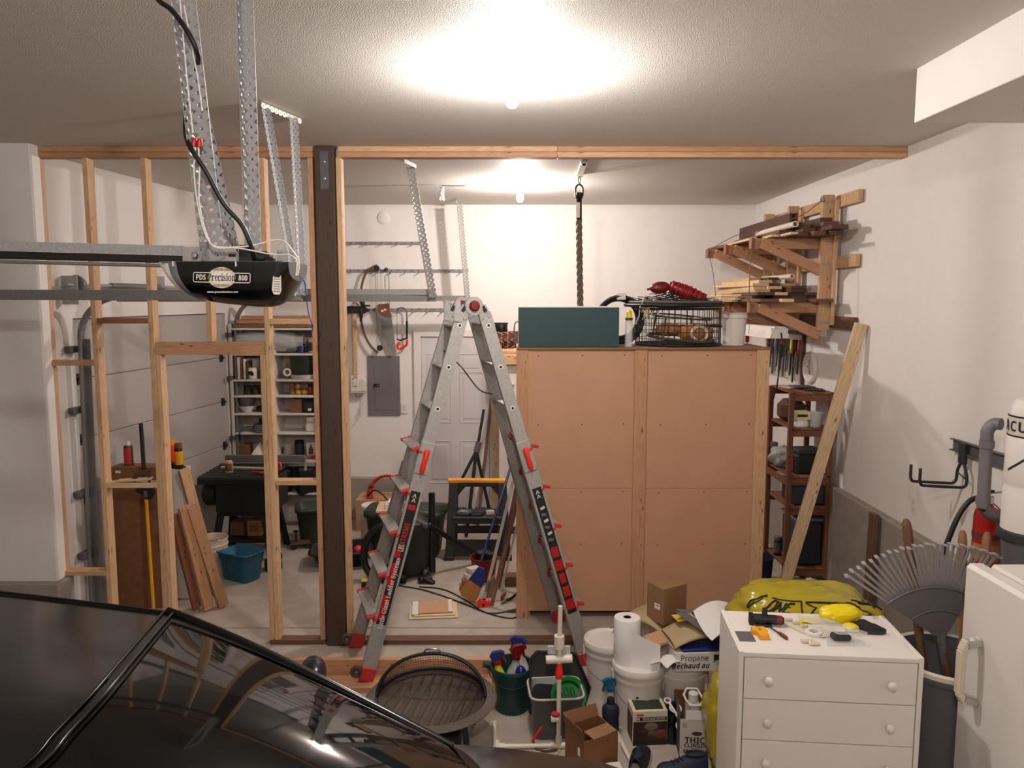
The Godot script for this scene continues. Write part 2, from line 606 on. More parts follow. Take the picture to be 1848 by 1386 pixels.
func room() -> void:
	lamp("ceiling_lamp", "glaring bare bulb on the ceiling of the car bay in front of the stud wall", Vector3(0.0, 3.66, -3.78), 2.85, BRIGHT)
	lamp("ceiling_lamp", "glaring bare bulb on the ceiling behind the top plate, near the hanging rope", Vector3(0.075, 3.66, -7.36), 3.35, Color(1.0, 0.955, 0.925))
	lamp("ceiling_lamp", "glaring bare bulb on the ceiling above the viewer's side of the car bay", Vector3(0.0, 3.66, 0.15), 3.8, BRIGHT)
	var g = G.new()
	g.box(Vector3(-1.6, -0.1, -8.0), Vector3(9.6, 0.2, 4.18))
	g.box(Vector3(-1.6, -0.1, -1.9), Vector3(9.6, 0.2, 7.99))
	g.box(Vector3(-1.6, -0.16, -4), Vector3(9.6, 0.2, 12.0))
	struct("floor", g, M.floor)
	g = G.new()
	g.box(Vector3(-1.6, 3.76, -4), Vector3(9.6, 0.2, 12.4))
	struct("ceiling", g, M.ceiling)
	g = G.new()
	g.box(Vector3(-2.6, 2.08, -9.11), Vector3(3.0, 3.16, 0.2))
	g.box(Vector3(1.4, 2.08, -9.11), Vector3(3.2, 3.16, 0.2))
	g.box(Vector3(-0.65, 2.92, -9.11), Vector3(0.9, 1.48, 0.2))
	struct("wall_back", g, M.wall)
	g = G.new()
	g.box(Vector3(-2.6, 0.25, -9.07), Vector3(3.0, 0.504, 0.24), 0.01)
	g.box(Vector3(1.4, 0.25, -9.07), Vector3(3.2, 0.504, 0.24), 0.01)
	g.box(Vector3(-0.65, 0.066, -9.07), Vector3(0.9, 0.132, 0.24), 0.005)
	struct("baseboard_back", g, M.concrete)
	g = G.new()
	g.box(Vector3(2.885, 2.33, -3.8), Vector3(0.2, 2.66, 11.0))
	struct("wall_right", g, M.wall)
	g = G.new()
	g.box(Vector3(2.855, 0.5, -3.8), Vector3(0.26, 1.0, 10.8), 0.012)
	struct("baseboard_right", g, M.concrete)
	g = G.new()
	g.box(Vector3(2.36, 3.545, -1.0), Vector3(0.935, 0.262, 5.528), 0.003)
	struct("ceiling_soffit", g, M.wall)
	g = G.new()
	g.box(Vector3(-4.9, 2.1, -5.56), Vector3(3.13, 3.14, 0.12), 0.003)
	struct("wall_left", g, M.wall)
	g = G.new()
	g.box(Vector3(-4.86, 0.265, -5.56), Vector3(3.12, 0.53, 0.2), 0.012)
	struct("baseboard_left", g, M.concrete)
	g = G.new()
	g.xf = left_plane()
	g.box(Vector3(1.5, 3.05, -0.08), Vector3(3.8, 1.22, 0.16))
	g.box(Vector3(-0.07, 1.22, -0.08), Vector3(0.54, 2.44, 0.16))
	g.box(Vector3(2.95, 1.22, -0.08), Vector3(0.62, 2.44, 0.16))
	struct("wall_left", g, M.wall)
	g = G.new()
	g.box(Vector3(-6.3, 1.8, -2.0), Vector3(0.2, 3.66, 7.4))
	struct("wall_left", g, M.wall)
	g = G.new()
	g.box(Vector3(-1.6, 1.8, 1.7), Vector3(9.6, 3.66, 0.2))
	struct("wall_front", g, M.wall)
	# sectional overhead door of the rear bay
	var d = Node3D.new()
	d.name = "door_2"
	d.transform = left_plane() * Transform3D(Basis(), Vector3(0.2, 0, -0.06))
	d.set_meta("kind", "structure")
	add_child(d)
	for i in 5:
		g = G.new()
		g.box(Vector3(1.22, 0.244 + i * 0.488, 0), Vector3(2.46, 0.484, 0.045), 0.006)
		var pn = part("panel", g, M.garage, d)
		if i < 4:
			for s in [0.06, 1.22, 2.38]:
				var h = G.new()
				h.box(Vector3(s, 0.488 + i * 0.488, 0.03), Vector3(0.06, 0.09, 0.012), 0.003)
				h.box(Vector3(s, 0.488 + i * 0.488, 0.045), Vector3(0.03, 0.03, 0.03), 0.003)
				part("hinge", h, M.darkgrey, pn)
	# six-panel house door in the back wall
	var o = Node3D.new()
	o.name = "door_1"
	o.position = Vector3(-0.66, 0.134, -9.0)
	o.set_meta("kind", "structure")
	add_child(o)
	pbox("leaf", Vector3(0, 1.011, -0.01), Vector3(0.79, 2.022, 0.04), M.doorwhite, 0.003, o)
	for c in [-0.19, 0.185]:
		for r in [[1.72, 0.21], [1.31, 0.58], [0.55, 0.50]]:
			g = G.new()
			for f in [[0, r[1] / 2, 0.28, 0.012], [0, -r[1] / 2, 0.28, 0.012]]:
				g.box(Vector3(c + f[0], r[0] + f[1], 0.012), Vector3(f[2], f[3], 0.008), 0.003)
			for s in [-0.135, 0.135]:
				g.box(Vector3(c + s, r[0], 0.012), Vector3(0.012, r[1], 0.008), 0.003)
			g.box(Vector3(c, r[0], 0.0125), Vector3(0.19, r[1] - 0.09, 0.007), 0.0035)
			part("panel", g, M.doorwhite, o)
	g = G.new()
	for s in [-1, 1]:
		g.box(Vector3(s * 0.44, 1.03, 0.01), Vector3(0.085, 2.06, 0.04), 0.006)
	g.box(Vector3(0, 2.065, 0.01), Vector3(0.965, 0.085, 0.041), 0.006)
	part("door_frame", g, M.white, o)
	pbox("threshold", Vector3(0, -0.012, 0.02), Vector3(0.88, 0.024, 0.09), M.rust, 0.004, o)
	for h in [0.98, 1.13]:
		plathe("knob", [Vector2(0, 0), Vector2(0.03, 0), Vector2(0.03, 0.006), Vector2(0.012, 0.01), Vector2(0.012, 0.03), Vector2(0.026, 0.038), Vector2(0.028, 0.055), Vector2(0.016, 0.064), Vector2(0, 0.065)], M.steel, Vector3(-0.345, h, 0.01), Vector3.BACK, 16, o)


func stud_wall() -> void:
	var z = -5.645
	var o = thing("stud_partition", "unfinished partition of bare pine studs, header and double top plate across the garage", "wall frame", Vector3(-1.0, 0, z))
	var base = Vector3(-1.0, 0, z)
	var stud = func(x: float, y0: float, y1: float, m: Material):
		pbox("stud", Vector3(x + 0.019, (y0 + y1) / 2, z) - base, Vector3(0.038, y1 - y0, 0.089), m, 0.003)
	var block = func(x0: float, x1: float, y: float, m: Material, t := 0.038):
		pbox("block", Vector3((x0 + x1) / 2, y, z) - base, Vector3(x1 - x0, t, 0.089), m, 0.003)
	for r in [[-3.44, -1.378, M.fir, M.fir2], [-1.226, 0.32, M.pine, M.fir], [0.322, 2.784, M.fir, M.pine]]:
		pbox("top_plate", Vector3((r[0] + r[1]) / 2, 3.641, z) - base, Vector3(r[1] - r[0], 0.037, 0.089), r[2], 0.003)
		pbox("top_plate", Vector3((r[0] + r[1]) / 2, 3.602, z) - base, Vector3(r[1] - r[0], 0.037, 0.089), r[3], 0.003)
	stud.call(-3.385, 0.54, 3.582, M.pine)
	stud.call(-3.03, 0.0, 3.582, M.pine2)
	stud.call(-2.62, 0.0, 3.582, M.pine)
	stud.call(-2.58, 0.0, 2.19, M.pine2)
	stud.call(-2.2, 2.285, 3.582, M.pine)
	stud.call(-1.825, 0.038, 2.19, M.pine)
	stud.call(-1.785, 0.038, 3.582, M.pine2)
	stud.call(-1.443, 0.038, 3.582, M.fir)
	stud.call(-1.243, 0.038, 3.582, M.pine)
	pbox("header", Vector3(-2.185, 2.235, z) - base, Vector3(0.79, 0.089, 0.089), M.fir, 0.003)
	block.call(-3.345, -3.03, 2.13, M.fir)
	block.call(-2.99, -2.62, 2.435, M.cedar)
	block.call(-3.345, -3.03, 0.555, M.pine)
	block.call(-2.99, -2.62, 1.225, M.pale)
	block.call(-1.745, -1.443, 1.245, M.pine)
	block.call(-1.745, -1.443, 2.43, M.pine2)
	pbox("bottom_plate", Vector3(-1.615, 0.019, z) - base, Vector3(0.42, 0.038, 0.089), M.sill, 0.003)
	pbox("bottom_plate", Vector3(-0.2, 0.019, z) - base, Vector3(2.09, 0.038, 0.089), M.sill, 0.003)
	# heavy dark post between the studs
	o = thing("post", "heavy dark brown wooden post from floor to ceiling with a steel strap at its top", "post", Vector3(-1.318, 0, z))
	pbox("timber", Vector3(0, 1.828, 0), Vector3(0.14, 3.655, 0.14), M.post, 0.005)
	pbox("strap", Vector3(0.0, 3.49, 0.072), Vector3(0.062, 0.26, 0.006), M.midgrey, 0.002, null, "grey steel strap")
	for y in [3.55, 3.435]:
		plathe("bolt", [Vector2(0, 0), Vector2(0.017, 0), Vector2(0.017, 0.004), Vector2(0.011, 0.004), Vector2(0.011, 0.012), Vector2(0, 0.014)], M.chrome, Vector3(0.0, y, 0.075), Vector3.BACK, 12)
	# lumber on the floor in front of the wall
	var b = G.new()
	b.box(Vector3(0, 0.07, 0), Vector3(1.75, 0.14, 0.04), 0.003)
	solo("board", b, M.fir, "long reddish board standing on edge on the floor behind the round fire pit", "board", Vector3(-0.62, 0, -5.09))
	b = G.new()
	b.box(Vector3(0, 0.02, 0), Vector3(1.5, 0.04, 0.18), 0.003)
	solo("board", b, M.fir2, "reddish board lying flat on the floor under the ladder foot with red shoe", "board", Vector3(-0.62, 0, -4.97), 1.0)


# a steel angle strap with round holes down both legs
func angle(called: String, a: Vector3, b: Vector3, w: float, m: Material, side: Vector3, parent: Node3D, pitch := 0.038) -> MeshInstance3D:
	var g = G.new()
	var d = (b - a).normalized()
	var s1 = (side - d * side.dot(d)).normalized()
	var s2 = d.cross(s1)
	var n = int((b - a).length() / pitch)
	var cell = (b - a).length() / n
	var t = 0.0022
	for leg in 2:
		var s = s1 if leg == 0 else s2
		var nrm = s2 if leg == 0 else s1
		for i in n:
			var c = a + d * cell * (i + 0.5) + s * w * 0.5
			var ring = []
			var rim = []
			for k in 8:
				var q = PI / 4 * k + PI / 8
				ring.append((d * cos(q) + s * sin(q)) * w * 0.12)
			for k in 8:
				var q = PI / 4 * k + PI / 8
				var cq = cos(q)
				var sq = sin(q)
				var mx = maxf(absf(cq), absf(sq))
				rim.append(d * cq / mx * cell * 0.5 + s * sq / mx * w * 0.5)
			for k in 8:
				var l = (k + 1) % 8
				for z in [0.0, t]:
					g.face([c + ring[k] + nrm * z, c + ring[l] + nrm * z, c + rim[l] + nrm * z, c + rim[k] + nrm * z], nrm * (1.0 if z > 0.0 else -1.0))
				g.face([c + ring[k], c + ring[l], c + ring[l] + nrm * t, c + ring[k] + nrm * t], -ring[k] - ring[l])
		for e in [0.0, w]:
			g.face([a + s * e, b + s * e, b + s * e + nrm * t, a + s * e + nrm * t], s * (1.0 if e > 0.0 else -1.0))
	return part(called, g, m, parent)


func anchor(o: Node3D, base: Vector3) -> void:
	o.position = base
	for c in o.get_children():
		c.position -= base


# a pair of hole-punched hangers under a ceiling angle
func hanger(label: String, top: Vector3, top2: Vector3, foot: Vector3, w: float, m: Material, rail: Array, double := true) -> Node3D:
	var o = thing("track_hanger", label, "hanger")
	angle("ceiling_angle", rail[0], rail[1], 0.032, M.white, Vector3(0, -1, 0), o)
	angle("strap", top, foot, w, m, Vector3(1, 0, 0.2), o)
	if double:
		angle("strap", top2, foot + Vector3(0.02, 0, -0.03), w, m, Vector3(1, 0, 0.2), o)
	anchor(o, foot)
	return o


func channel(g: G, a: Vector3, b: Vector3, h: float, t: float) -> void:
	var d = (b - a).normalized()
	var s = Vector3.UP.cross(d).normalized()
	g.beam(a - s * t * 0.5, b - s * t * 0.5, 0.003, h)
	for e in [-0.5, 0.5]:
		g.beam(a + Vector3.UP * h * e, b + Vector3.UP * h * e, t, 0.003)
	g.beam(a + s * t * 0.5 + Vector3.UP * h * 0.35, b + s * t * 0.5 + Vector3.UP * h * 0.35, 0.003, h * 0.3)
	g.beam(a + s * t * 0.5 - Vector3.UP * h * 0.35, b + s * t * 0.5 - Vector3.UP * h * 0.35, 0.003, h * 0.3)


func door_hardware() -> void:
	# overhead tracks
	var o = thing("door_track", "grey overhead door track crossing the stub wall behind the black door opener", "door track")
	var g = G.new()
	channel(g, Vector3(-6.1, 2.625, -4.46), Vector3(-1.2, 2.61, -4.46), 0.055, 0.04)
	part("rail", g, M.galvdark)
	anchor(o, Vector3(-1.2, 2.58, -4.46))
	hanger("white topped pair of punched straps hanging from the ceiling behind the door opener", Vector3(-1.36, 3.63, -4.40), Vector3(-1.27, 3.63, -4.62), Vector3(-1.225, 2.61, -4.44), 0.036, M.galv, [Vector3(-1.36, 3.655, -4.35), Vector3(-1.25, 3.655, -4.75)])
	for tr in [["grey curved door track with galvanised rail ending by the ladder's hinge", 0.16, Vector3(-0.60, 2.60, -6.20), M.galvdark], ["dark door track rising beside the white shelf and curving along the back wall", 2.70, Vector3(-0.50, 2.60, -8.56), M.galvdark]]:
		o = thing("door_track", tr[0], "door track")
		var lp = left_plane()
		var s: float = tr[1]
		var foot: Vector3 = lp * Vector3(s, 0.02, 0.05)
		var top: Vector3 = lp * Vector3(s, 2.28, 0.09)
		var e: Vector3 = tr[2]
		var bend: Vector3 = lp * Vector3(s, 2.60, 0.42)
		bend.y = 2.60
		g = G.new()
		g.beam(foot, top, 0.055, 0.02, lp.basis.z, 0.003)
		g.beam(foot + lp.basis.z * 0.03 + lp.basis.x * 0.027, top + lp.basis.z * 0.03 + lp.basis.x * 0.027, 0.006, 0.06, lp.basis.z, 0.002)
		part("upright", g, tr[3])
		g = G.new()
		var pts = []
		for i in 9:
			var q = PI / 2 * i / 8
			pts.append(top.lerp(Vector3(bend.x, top.y, bend.z), 1.0 - cos(q)) + Vector3(0, (2.60 - 2.28) * sin(q), 0))
		for i in 8:
			g.beam(pts[i], pts[i + 1] + (pts[i + 1] - pts[i]) * 0.08, 0.05, 0.03, Vector3.UP.cross(pts[i + 1] - pts[i]).cross(pts[i + 1] - pts[i]), 0.003)
		part("curve", g, tr[3])
		g = G.new()
		channel(g, pts[8], e, 0.055, 0.04)
		part("rail", g, tr[3])
		for y in [0.55, 1.05, 1.72, 2.2]:
			g = G.new()
			g.xf = lp
			g.box(Vector3(s - 0.02, y, 0.03), Vector3(0.13, 0.05, 0.05), 0.004)
			g.box(Vector3(s + 0.03, y + 0.01, 0.085), Vector3(0.045, 0.07, 0.03), 0.004)
			part("bracket", g, M.midgrey)
		anchor(o, foot)
	o = thing("reinforcing_angle", "smooth galvanised angle riding on the door track by the ladder top", "angle")
	pbeam("bar", Vector3(-2.45, 2.653, -6.17), Vector3(-0.62, 2.645, -6.17), 0.03, 0.045, M.galv)
	anchor(o, Vector3(-1.5, 2.62, -6.17))
	hanger("long pale punched strap hanging from the ceiling to the track by the ladder", Vector3(-0.80, 3.60, -6.13), Vector3.ZERO, Vector3(-0.635, 2.60, -6.13), 0.05, M.alu, [Vector3(-0.82, 3.655, -6.06), Vector3(-0.76, 3.655, -6.32)], false)
	hanger("short pale punched strap hanging near the back wall above the ladder top", Vector3(-0.585, 3.60, -8.56), Vector3.ZERO, Vector3(-0.505, 2.60, -8.56), 0.05, M.alu, [Vector3(-0.60, 3.655, -8.48), Vector3(-0.60, 3.655, -8.68)], false)
	# torsion shaft over the rear door
	o = thing("torsion_shaft", "torsion shaft with cable drums on brackets above the rear garage door", "shaft")
	o.transform = left_plane()
	ptube("shaft", [Vector3(0.02, 2.70, 0.10), Vector3(2.85, 2.70, 0.10)], 0.0127, M.galv, 10)
	ptube("spring", [Vector3(0.55, 2.70, 0.10), Vector3(1.25, 2.70, 0.10)], 0.024, M.galvdark, 12)
	for s in [0.10, 2.72]:
		pbox("bearing_plate", Vector3(s, 2.66, 0.06), Vector3(0.008, 0.22, 0.15), M.galv, 0.002)
		plathe("cable_drum", [Vector2(0, 0), Vector2(0.075, 0), Vector2(0.078, 0.01), Vector2(0.066, 0.016), Vector2(0.062, 0.05), Vector2(0.05, 0.055), Vector2(0, 0.055)], M.galvdark, Vector3(s + 0.02, 2.70, 0.10), Vector3.RIGHT, 20)
	pbox("centre_bracket", Vector3(1.36, 2.70, 0.03), Vector3(0.16, 0.2, 0.02), M.galv, 0.003)


func opener() -> void:
	var z = -2.5
	# rail to the front bay's door
	var o = thing("garage_door_opener", "black rounded garage door opener with a white lens hanging from the ceiling", "door opener", Vector3(-0.88, 2.56, z))
	var g = G.new()
	var hull = Curve.new()
	for k in [[0, 0.012], [0.03, 0.037], [0.076, 0.075], [0.13, 0.097], [0.21, 0.112], [0.4, 0.127], [0.67, 0.137], [0.78, 0.138], [0.86, 0.130], [0.92, 0.110], [0.96, 0.08], [1.0, 0.055]]:
		hull.add_point(Vector2(k[0], k[1] * 5.0), 0, 0, Curve.TANGENT_LINEAR, Curve.TANGENT_LINEAR)
	var sec = func(u: float, v: float) -> Vector3:
		# u runs along the rail, v round the section from the top at the back to the top in front
		var dep = hull.sample_baked(u) / 5.0
		var a = PI * v
		var w = 0.125 * (0.72 + 0.28 * minf(1.0, dep / 0.1))
		return Vector3(-0.205 + 0.403 * u, 0.143 - dep * pow(sin(a), 0.5), -cos(a) * w * (1.0 - 0.12 * sin(a)))
	var seg = [[0.0, 0.10, "lens", M.white], [0.10, 0.165, "lens_band", M.grey], [0.165, 0.74, "cover", M.blackgloss], [0.742, 1.0, "end_cover", M.blackgloss]]
	for s in seg:
		g = G.new()
		var u0: float = s[0]
		var u1: float = s[1]
		# the bands lean: their lower ends lie further along
		g.sheet(func(u, v): return sec.call(clampf(u0 + (u1 - u0) * u + (0.10 * sin(PI * v) * (1.0 if u0 + (u1 - u0) * u < 0.3 else 0.0) if u0 + (u1 - u0) * u > 0.01 else 0.0), 0.0, 1.0), v), 8, 24)
		if s[2] == "end_cover" or s[2] == "lens":
			var uu = 1.0 if s[2] == "end_cover" else 0.0
			var ring = []
			for i in 25:
				ring.append(sec.call(uu, i / 24.0))
			g.face(ring, Vector3.RIGHT if uu > 0.5 else Vector3.LEFT)
		part(s[2], g, s[3])
	pbox("chassis", Vector3(0.0, 0.142, 0), Vector3(0.37, 0.006, 0.24), M.midgrey, 0.001)
	g = G.new()
	g.box(Vector3(-0.045, 0.165, 0.10), Vector3(0.165, 0.048, 0.003), 0.001)
	g.box(Vector3(-0.045, 0.146, 0.07), Vector3(0.165, 0.003, 0.06), 0.001)
	part("mounting_bracket", g, M.alu)
	for k in 3:
		pbox("slot", Vector3(-0.045 + k * 0.035, 0.163, 0.1015), Vector3(0.022, 0.009, 0.002), M.black, 0.003)
	plathe("bolt", [Vector2(0, 0), Vector2(0.010, 0), Vector2(0.010, 0.003), Vector2(0.008, 0.007), Vector2(0, 0.008)], M.chrome, Vector3(-0.085, 0.163, 0.112), Vector3.BACK, 12)
	g = G.new()
	g.box(Vector3(0.063, 0.168, 0.06), Vector3(0.042, 0.055, 0.07), 0.004)
	g.box(Vector3(0.105, 0.160, 0.05), Vector3(0.05, 0.035, 0.06), 0.008)
	g.box(Vector3(0.13, 0.15, 0.07), Vector3(0.03, 0.02, 0.03), 0.004)
	part("sprocket_housing", g, M.black)
	g = G.new()
	g.box(Vector3(0.155, 0.165, 0.02), Vector3(0.035, 0.04, 0.003), 0.001)
	part("end_bracket", g, M.alu)
	for x in [-0.145, 0.045]:
		pbox("tab", Vector3(x, 0.136, 0.128), Vector3(0.004, 0.016, 0.008), M.white, 0.001)
	# emblem on the side of the cover, leaning with it
	var f = Transform3D(Basis(Vector3.RIGHT, -0.10) * Basis(Vector3.BACK, -0.02) * Basis.from_scale(Vector3(0.47, 0.62, 0.5)), Vector3(0.0, 0.095, 0.1265))
	var e = part("emblem", _plate(0.37, 0.05, 0.010), M.white)
	e.transform = f
	var e2 = part("emblem_field", _plate(0.362, 0.042, 0.007), M.blackgloss, e)
	e2.position.z = 0.0009
	var ov = G.new()
	ov.at(Vector3(0, 0, 0.0), Vector3.BACK)
	ov.lathe([Vector2(0.0885, 0.0), Vector2(0.0885, 0.003), Vector2(0, 0.003)], 40, 0, TAU, 1.0, 0.58)
	part("oval", ov, M.cream, e)
	ov = G.new()
	ov.at(Vector3(0, 0, 0.001), Vector3.BACK)
	ov.lathe([Vector2(0.062, 0.0), Vector2(0.062, 0.003), Vector2(0, 0.003)], 40, 0, TAU, 1.15, 0.50)
	part("oval", ov, M.white, e)
	lettering("PDS", 0.026, M.white, Transform3D(Basis(), Vector3(-0.135, 0, 0.0022)), e)
	lettering("800", 0.026, M.white, Transform3D(Basis(), Vector3(0.137, 0, 0.0022)), e)
	lettering("Precision", 0.034, M.ink, Transform3D(Basis(), Vector3(0.0, 0, 0.0046)), e, "Droid Serif", true, 0.80)
	lettering("OVERHEAD GARAGE", 0.010, M.ink, Transform3D(Basis(), Vector3(0.0, 0.039, 0.0038)), e, "Droid Serif", true)
	lettering("DOOR SERVICE", 0.010, M.ink, Transform3D(Basis(), Vector3(0.0, -0.039, 0.0038)), e, "Droid Serif", true)
	lettering("www.precisiondoor.net", 0.006, M.white, Transform3D(Basis(Vector3.RIGHT, 0.10), Vector3(-0.0, 0.052, 0.1245)))
	var st = part("warning_sticker", _sticker(), M.offwhite)
	st.transform = Transform3D(Basis(Vector3.UP, 0.25) * Basis(Vector3.BACK, -0.06) * Basis(Vector3.RIGHT, -0.1) * Basis.from_scale(Vector3(0.5, 0.62, 0.5)), Vector3(0.165, 0.085, 0.1205))
	for i in 9:
		var w = 0.034 if i < 3 else 0.040
		pbox("print_line", Vector3(0, 0.045 - i * 0.012, 0.0012), Vector3(w, 0.004 if i != 2 else 0.008, 0.0006), M.midgrey, 0.0, st)
	# rail, running up a little towards the door of the front bay
	o = thing("opener_rail", "grey steel rail of the door opener running to the garage door of the car bay", "rail")
	g = G.new()
	var a = Vector3(-5.9, 2.86, -2.5)
	var b = Vector3(-1.03, 2.736, -2.5)
	g.beam(a, b, 0.05, 0.012)
	g.beam(a + Vector3(0, 0.006, 0.028), b + Vector3(0, 0.006, 0.028), 0.003, 0.03)
	part("web", g, M.galv)
	pbeam("chain", a + Vector3(0, -0.022, 0.02), b + Vector3(0, -0.022, 0.02), 0.02, 0.024, M.black)
	pbeam("lower_flange", a + Vector3(0, -0.042, 0.0), b + Vector3(0, -0.042, 0.0), 0.05, 0.01, M.galvdark)
	anchor(o, b)
	# hangers
	o = thing("opener_hanger", "wide punched angle bracing the door opener to the ceiling, wires tied to it", "hanger")
	angle("strap", Vector3(-0.982, 3.553, -2.38), Vector3(-0.926, 2.705, -2.4), 0.052, M.galv, Vector3(1, 0, 0.1), o, 0.034)
	anchor(o, Vector3(-0.926, 2.705, -2.4))
	o = thing("opener_hanger", "slanting punched angle crossing behind the black power cord above the opener", "hanger")
	angle("strap", Vector3(-1.017, 3.473, -2.55), Vector3(-0.901, 2.719, -2.62), 0.050, M.galv, Vector3(-0.7, 0, 0.7), o, 0.034)
	anchor(o, Vector3(-0.901, 2.719, -2.62))
	o = thing("opener_hanger", "plumb punched angle hanging straight down from the ceiling behind the cord", "hanger")
	angle("strap", Vector3(-0.875, 3.651, -2.62), Vector3(-0.877, 2.719, -2.62), 0.042, M.galv, Vector3(1, 0, 0), o, 0.034)
	anchor(o, Vector3(-0.877, 2.719, -2.62))
	o = thing("power_cable", "black power cord winding down the punched angle to the door opener", "cord")
	ptube("cord", curve([Vector3(-1.05, 3.5, -2.36), Vector3(-1.018, 3.446, -2.34), Vector3(-0.977, 3.415, -2.33), Vector3(-0.932, 3.356, -2.32), Vector3(-0.91, 3.305, -2.33), Vector3(-0.922, 3.286, -2.37), Vector3(-0.978, 3.267, -2.47), Vector3(-0.997, 3.182, -2.46), Vector3(-0.981, 3.095, -2.4), Vector3(-0.941, 3.033, -2.33), Vector3(-0.893, 2.96, -2.32), Vector3(-0.849, 2.869, -2.33), Vector3(-0.807, 2.813, -2.35), Vector3(-0.785, 2.755, -2.36), Vector3(-0.783, 2.716, -2.39)], 5), 0.0075, M.black, 8)
	anchor(o, Vector3(-0.783, 2.716, -2.39))
	o = thing("bell_wires", "thin white wires with two red wire nuts looping over the door opener", "wires")
	for w in [[Vector3(-0.964, 3.454, -2.36), Vector3(-0.96, 3.361, -2.36), Vector3(-0.953, 3.221, -2.36), Vector3(-0.943, 3.078, -2.36)], [Vector3(-0.953, 3.438, -2.36), Vector3(-0.937, 3.33, -2.36), Vector3(-0.926, 3.239, -2.37), Vector3(-0.917, 3.144, -2.37)], [Vector3(-0.93, 3.04, -2.34), Vector3(-0.937, 2.963, -2.34), Vector3(-0.932, 2.883, -2.34), Vector3(-0.918, 2.803, -2.34), Vector3(-0.9, 2.759, -2.34), Vector3(-0.876, 2.745, -2.35), Vector3(-0.788, 2.749, -2.36), Vector3(-0.699, 2.768, -2.37), Vector3(-0.659, 2.731, -2.37), Vector3(-0.643, 2.698, -2.37), Vector3(-0.646, 2.661, -2.36)], [Vector3(-0.921, 3.04, -2.34), Vector3(-0.921, 2.963, -2.34), Vector3(-0.925, 2.875, -2.34), Vector3(-0.909, 2.786, -2.34), Vector3(-0.884, 2.744, -2.34), Vector3(-0.818, 2.742, -2.35), Vector3(-0.726, 2.725, -2.37), Vector3(-0.672, 2.723, -2.37), Vector3(-0.65, 2.703, -2.37), Vector3(-0.651, 2.661, -2.36)]]:
		ptube("wire", curve(w, 5), 0.0024, M.white, 6)
	for p in [Vector3(-0.933, 3.047, -2.34), Vector3(-0.917, 3.046, -2.34)]:
		var nut = plathe("wire_nut", [Vector2(0, -0.012), Vector2(0.008, -0.012), Vector2(0.009, 0.0), Vector2(0.006, 0.012), Vector2(0, 0.013)], M.red, p, Vector3(0.2, 1, 0), 10)
	anchor(o, Vector3(-0.876, 2.745, -2.35))
	o = thing("antenna_wire", "thin purple antenna wire knotted below the end of the door opener", "wire")
	ptube("wire", curve([Vector3(-0.64, 2.66, -2.36), Vector3(-0.628, 2.64, -2.37), Vector3(-0.628, 2.607, -2.38), Vector3(-0.623, 2.556, -2.38), Vector3(-0.614, 2.519, -2.38), Vector3(-0.606, 2.509, -2.37), Vector3(-0.613, 2.506, -2.37), Vector3(-0.612, 2.518, -2.38), Vector3(-0.611, 2.502, -2.38), Vector3(-0.613, 2.487, -2.38)], 5), 0.0016, M.blue, 6)
	anchor(o, Vector3(-0.64, 2.66, -2.36))


func _plate(w: float, h: float, r: float) -> G:
	var g = G.new()
	var q = []
	for c in [[1, 1, 0], [-1, 1, 1], [-1, -1, 2], [1, -1, 3]]:
		for i in 4:
			var a: float = c[2] * PI / 2 + i * PI / 6
			q.append(Vector2(c[0] * (w / 2 - r) + cos(a) * r, c[1] * (h / 2 - r) + sin(a) * r))
	g.prism(q, 0.002)
	return g


func _sticker() -> G:
	var g = G.new()
	g.prism([Vector2(-0.020, 0.065), Vector2(0.020, 0.065), Vector2(0.028, -0.045), Vector2(0.018, -0.066), Vector2(-0.016, -0.066), Vector2(-0.028, -0.045)], 0.0015)
	return g


func leaning_box(called: String, label: String, cat: String, foot: Vector3, top: Vector3, w: float, t: float, m: Material, group := "", up := Vector3.RIGHT) -> Node3D:
	var g = G.new()
	g.beam(Vector3.ZERO, top - foot, w, t, up, 0.003)
	return solo(called, g, m, label, cat, foot, 0, group)


func spray_bottle(called: String, label: String, at: Vector3, h: float, body: Material, head: Material, trig: Material, yaw: float, lean := Vector3.UP) -> Node3D:
	var o = thing(called, label, "bottle", at, 0)
	var r = h * 0.155
	var b = Basis(Quaternion(Vector3.UP, lean.normalized())) * Basis(Vector3.UP, deg_to_rad(yaw))
	o.basis = b
	plathe("body", [Vector2(0, 0), Vector2(r, 0), Vector2(r * 1.04, h * 0.02), Vector2(r * 1.04, h * 0.38), Vector2(r * 0.8, h * 0.5), Vector2(r * 0.42, h * 0.66), Vector2(r * 0.38, h * 0.74), Vector2(0, h * 0.74)], body, Vector3.ZERO, Vector3.UP, 18)
	plathe("collar", [Vector2(0, h * 0.72), Vector2(r * 0.5, h * 0.72), Vector2(r * 0.5, h * 0.80), Vector2(0, h * 0.80)], trig, Vector3.ZERO, Vector3.UP, 14)
	var g = G.new()
	g.turn(Vector3(0, 0, 0), Basis())
	g.prism([Vector2(-r * 0.9, h * 0.90), Vector2(-r * 0.5, h * 0.80), Vector2(r * 0.5, h * 0.80), Vector2(r * 0.6, h * 0.88), Vector2(r * 1.1, h * 0.92), Vector2(r * 1.1, h * 0.96), Vector2(r * 0.6, h * 1.0), Vector2(-r * 0.5, h * 0.98)], r * 0.55)
	part("sprayer", g, head)
	g = G.new()
	g.beam(Vector3(r * 0.75, h * 0.90, 0), Vector3(r * 1.1, h * 0.74, 0), r * 0.4, r * 0.2, Vector3.RIGHT, 0.001)
	part("trigger", g, trig)
	return o


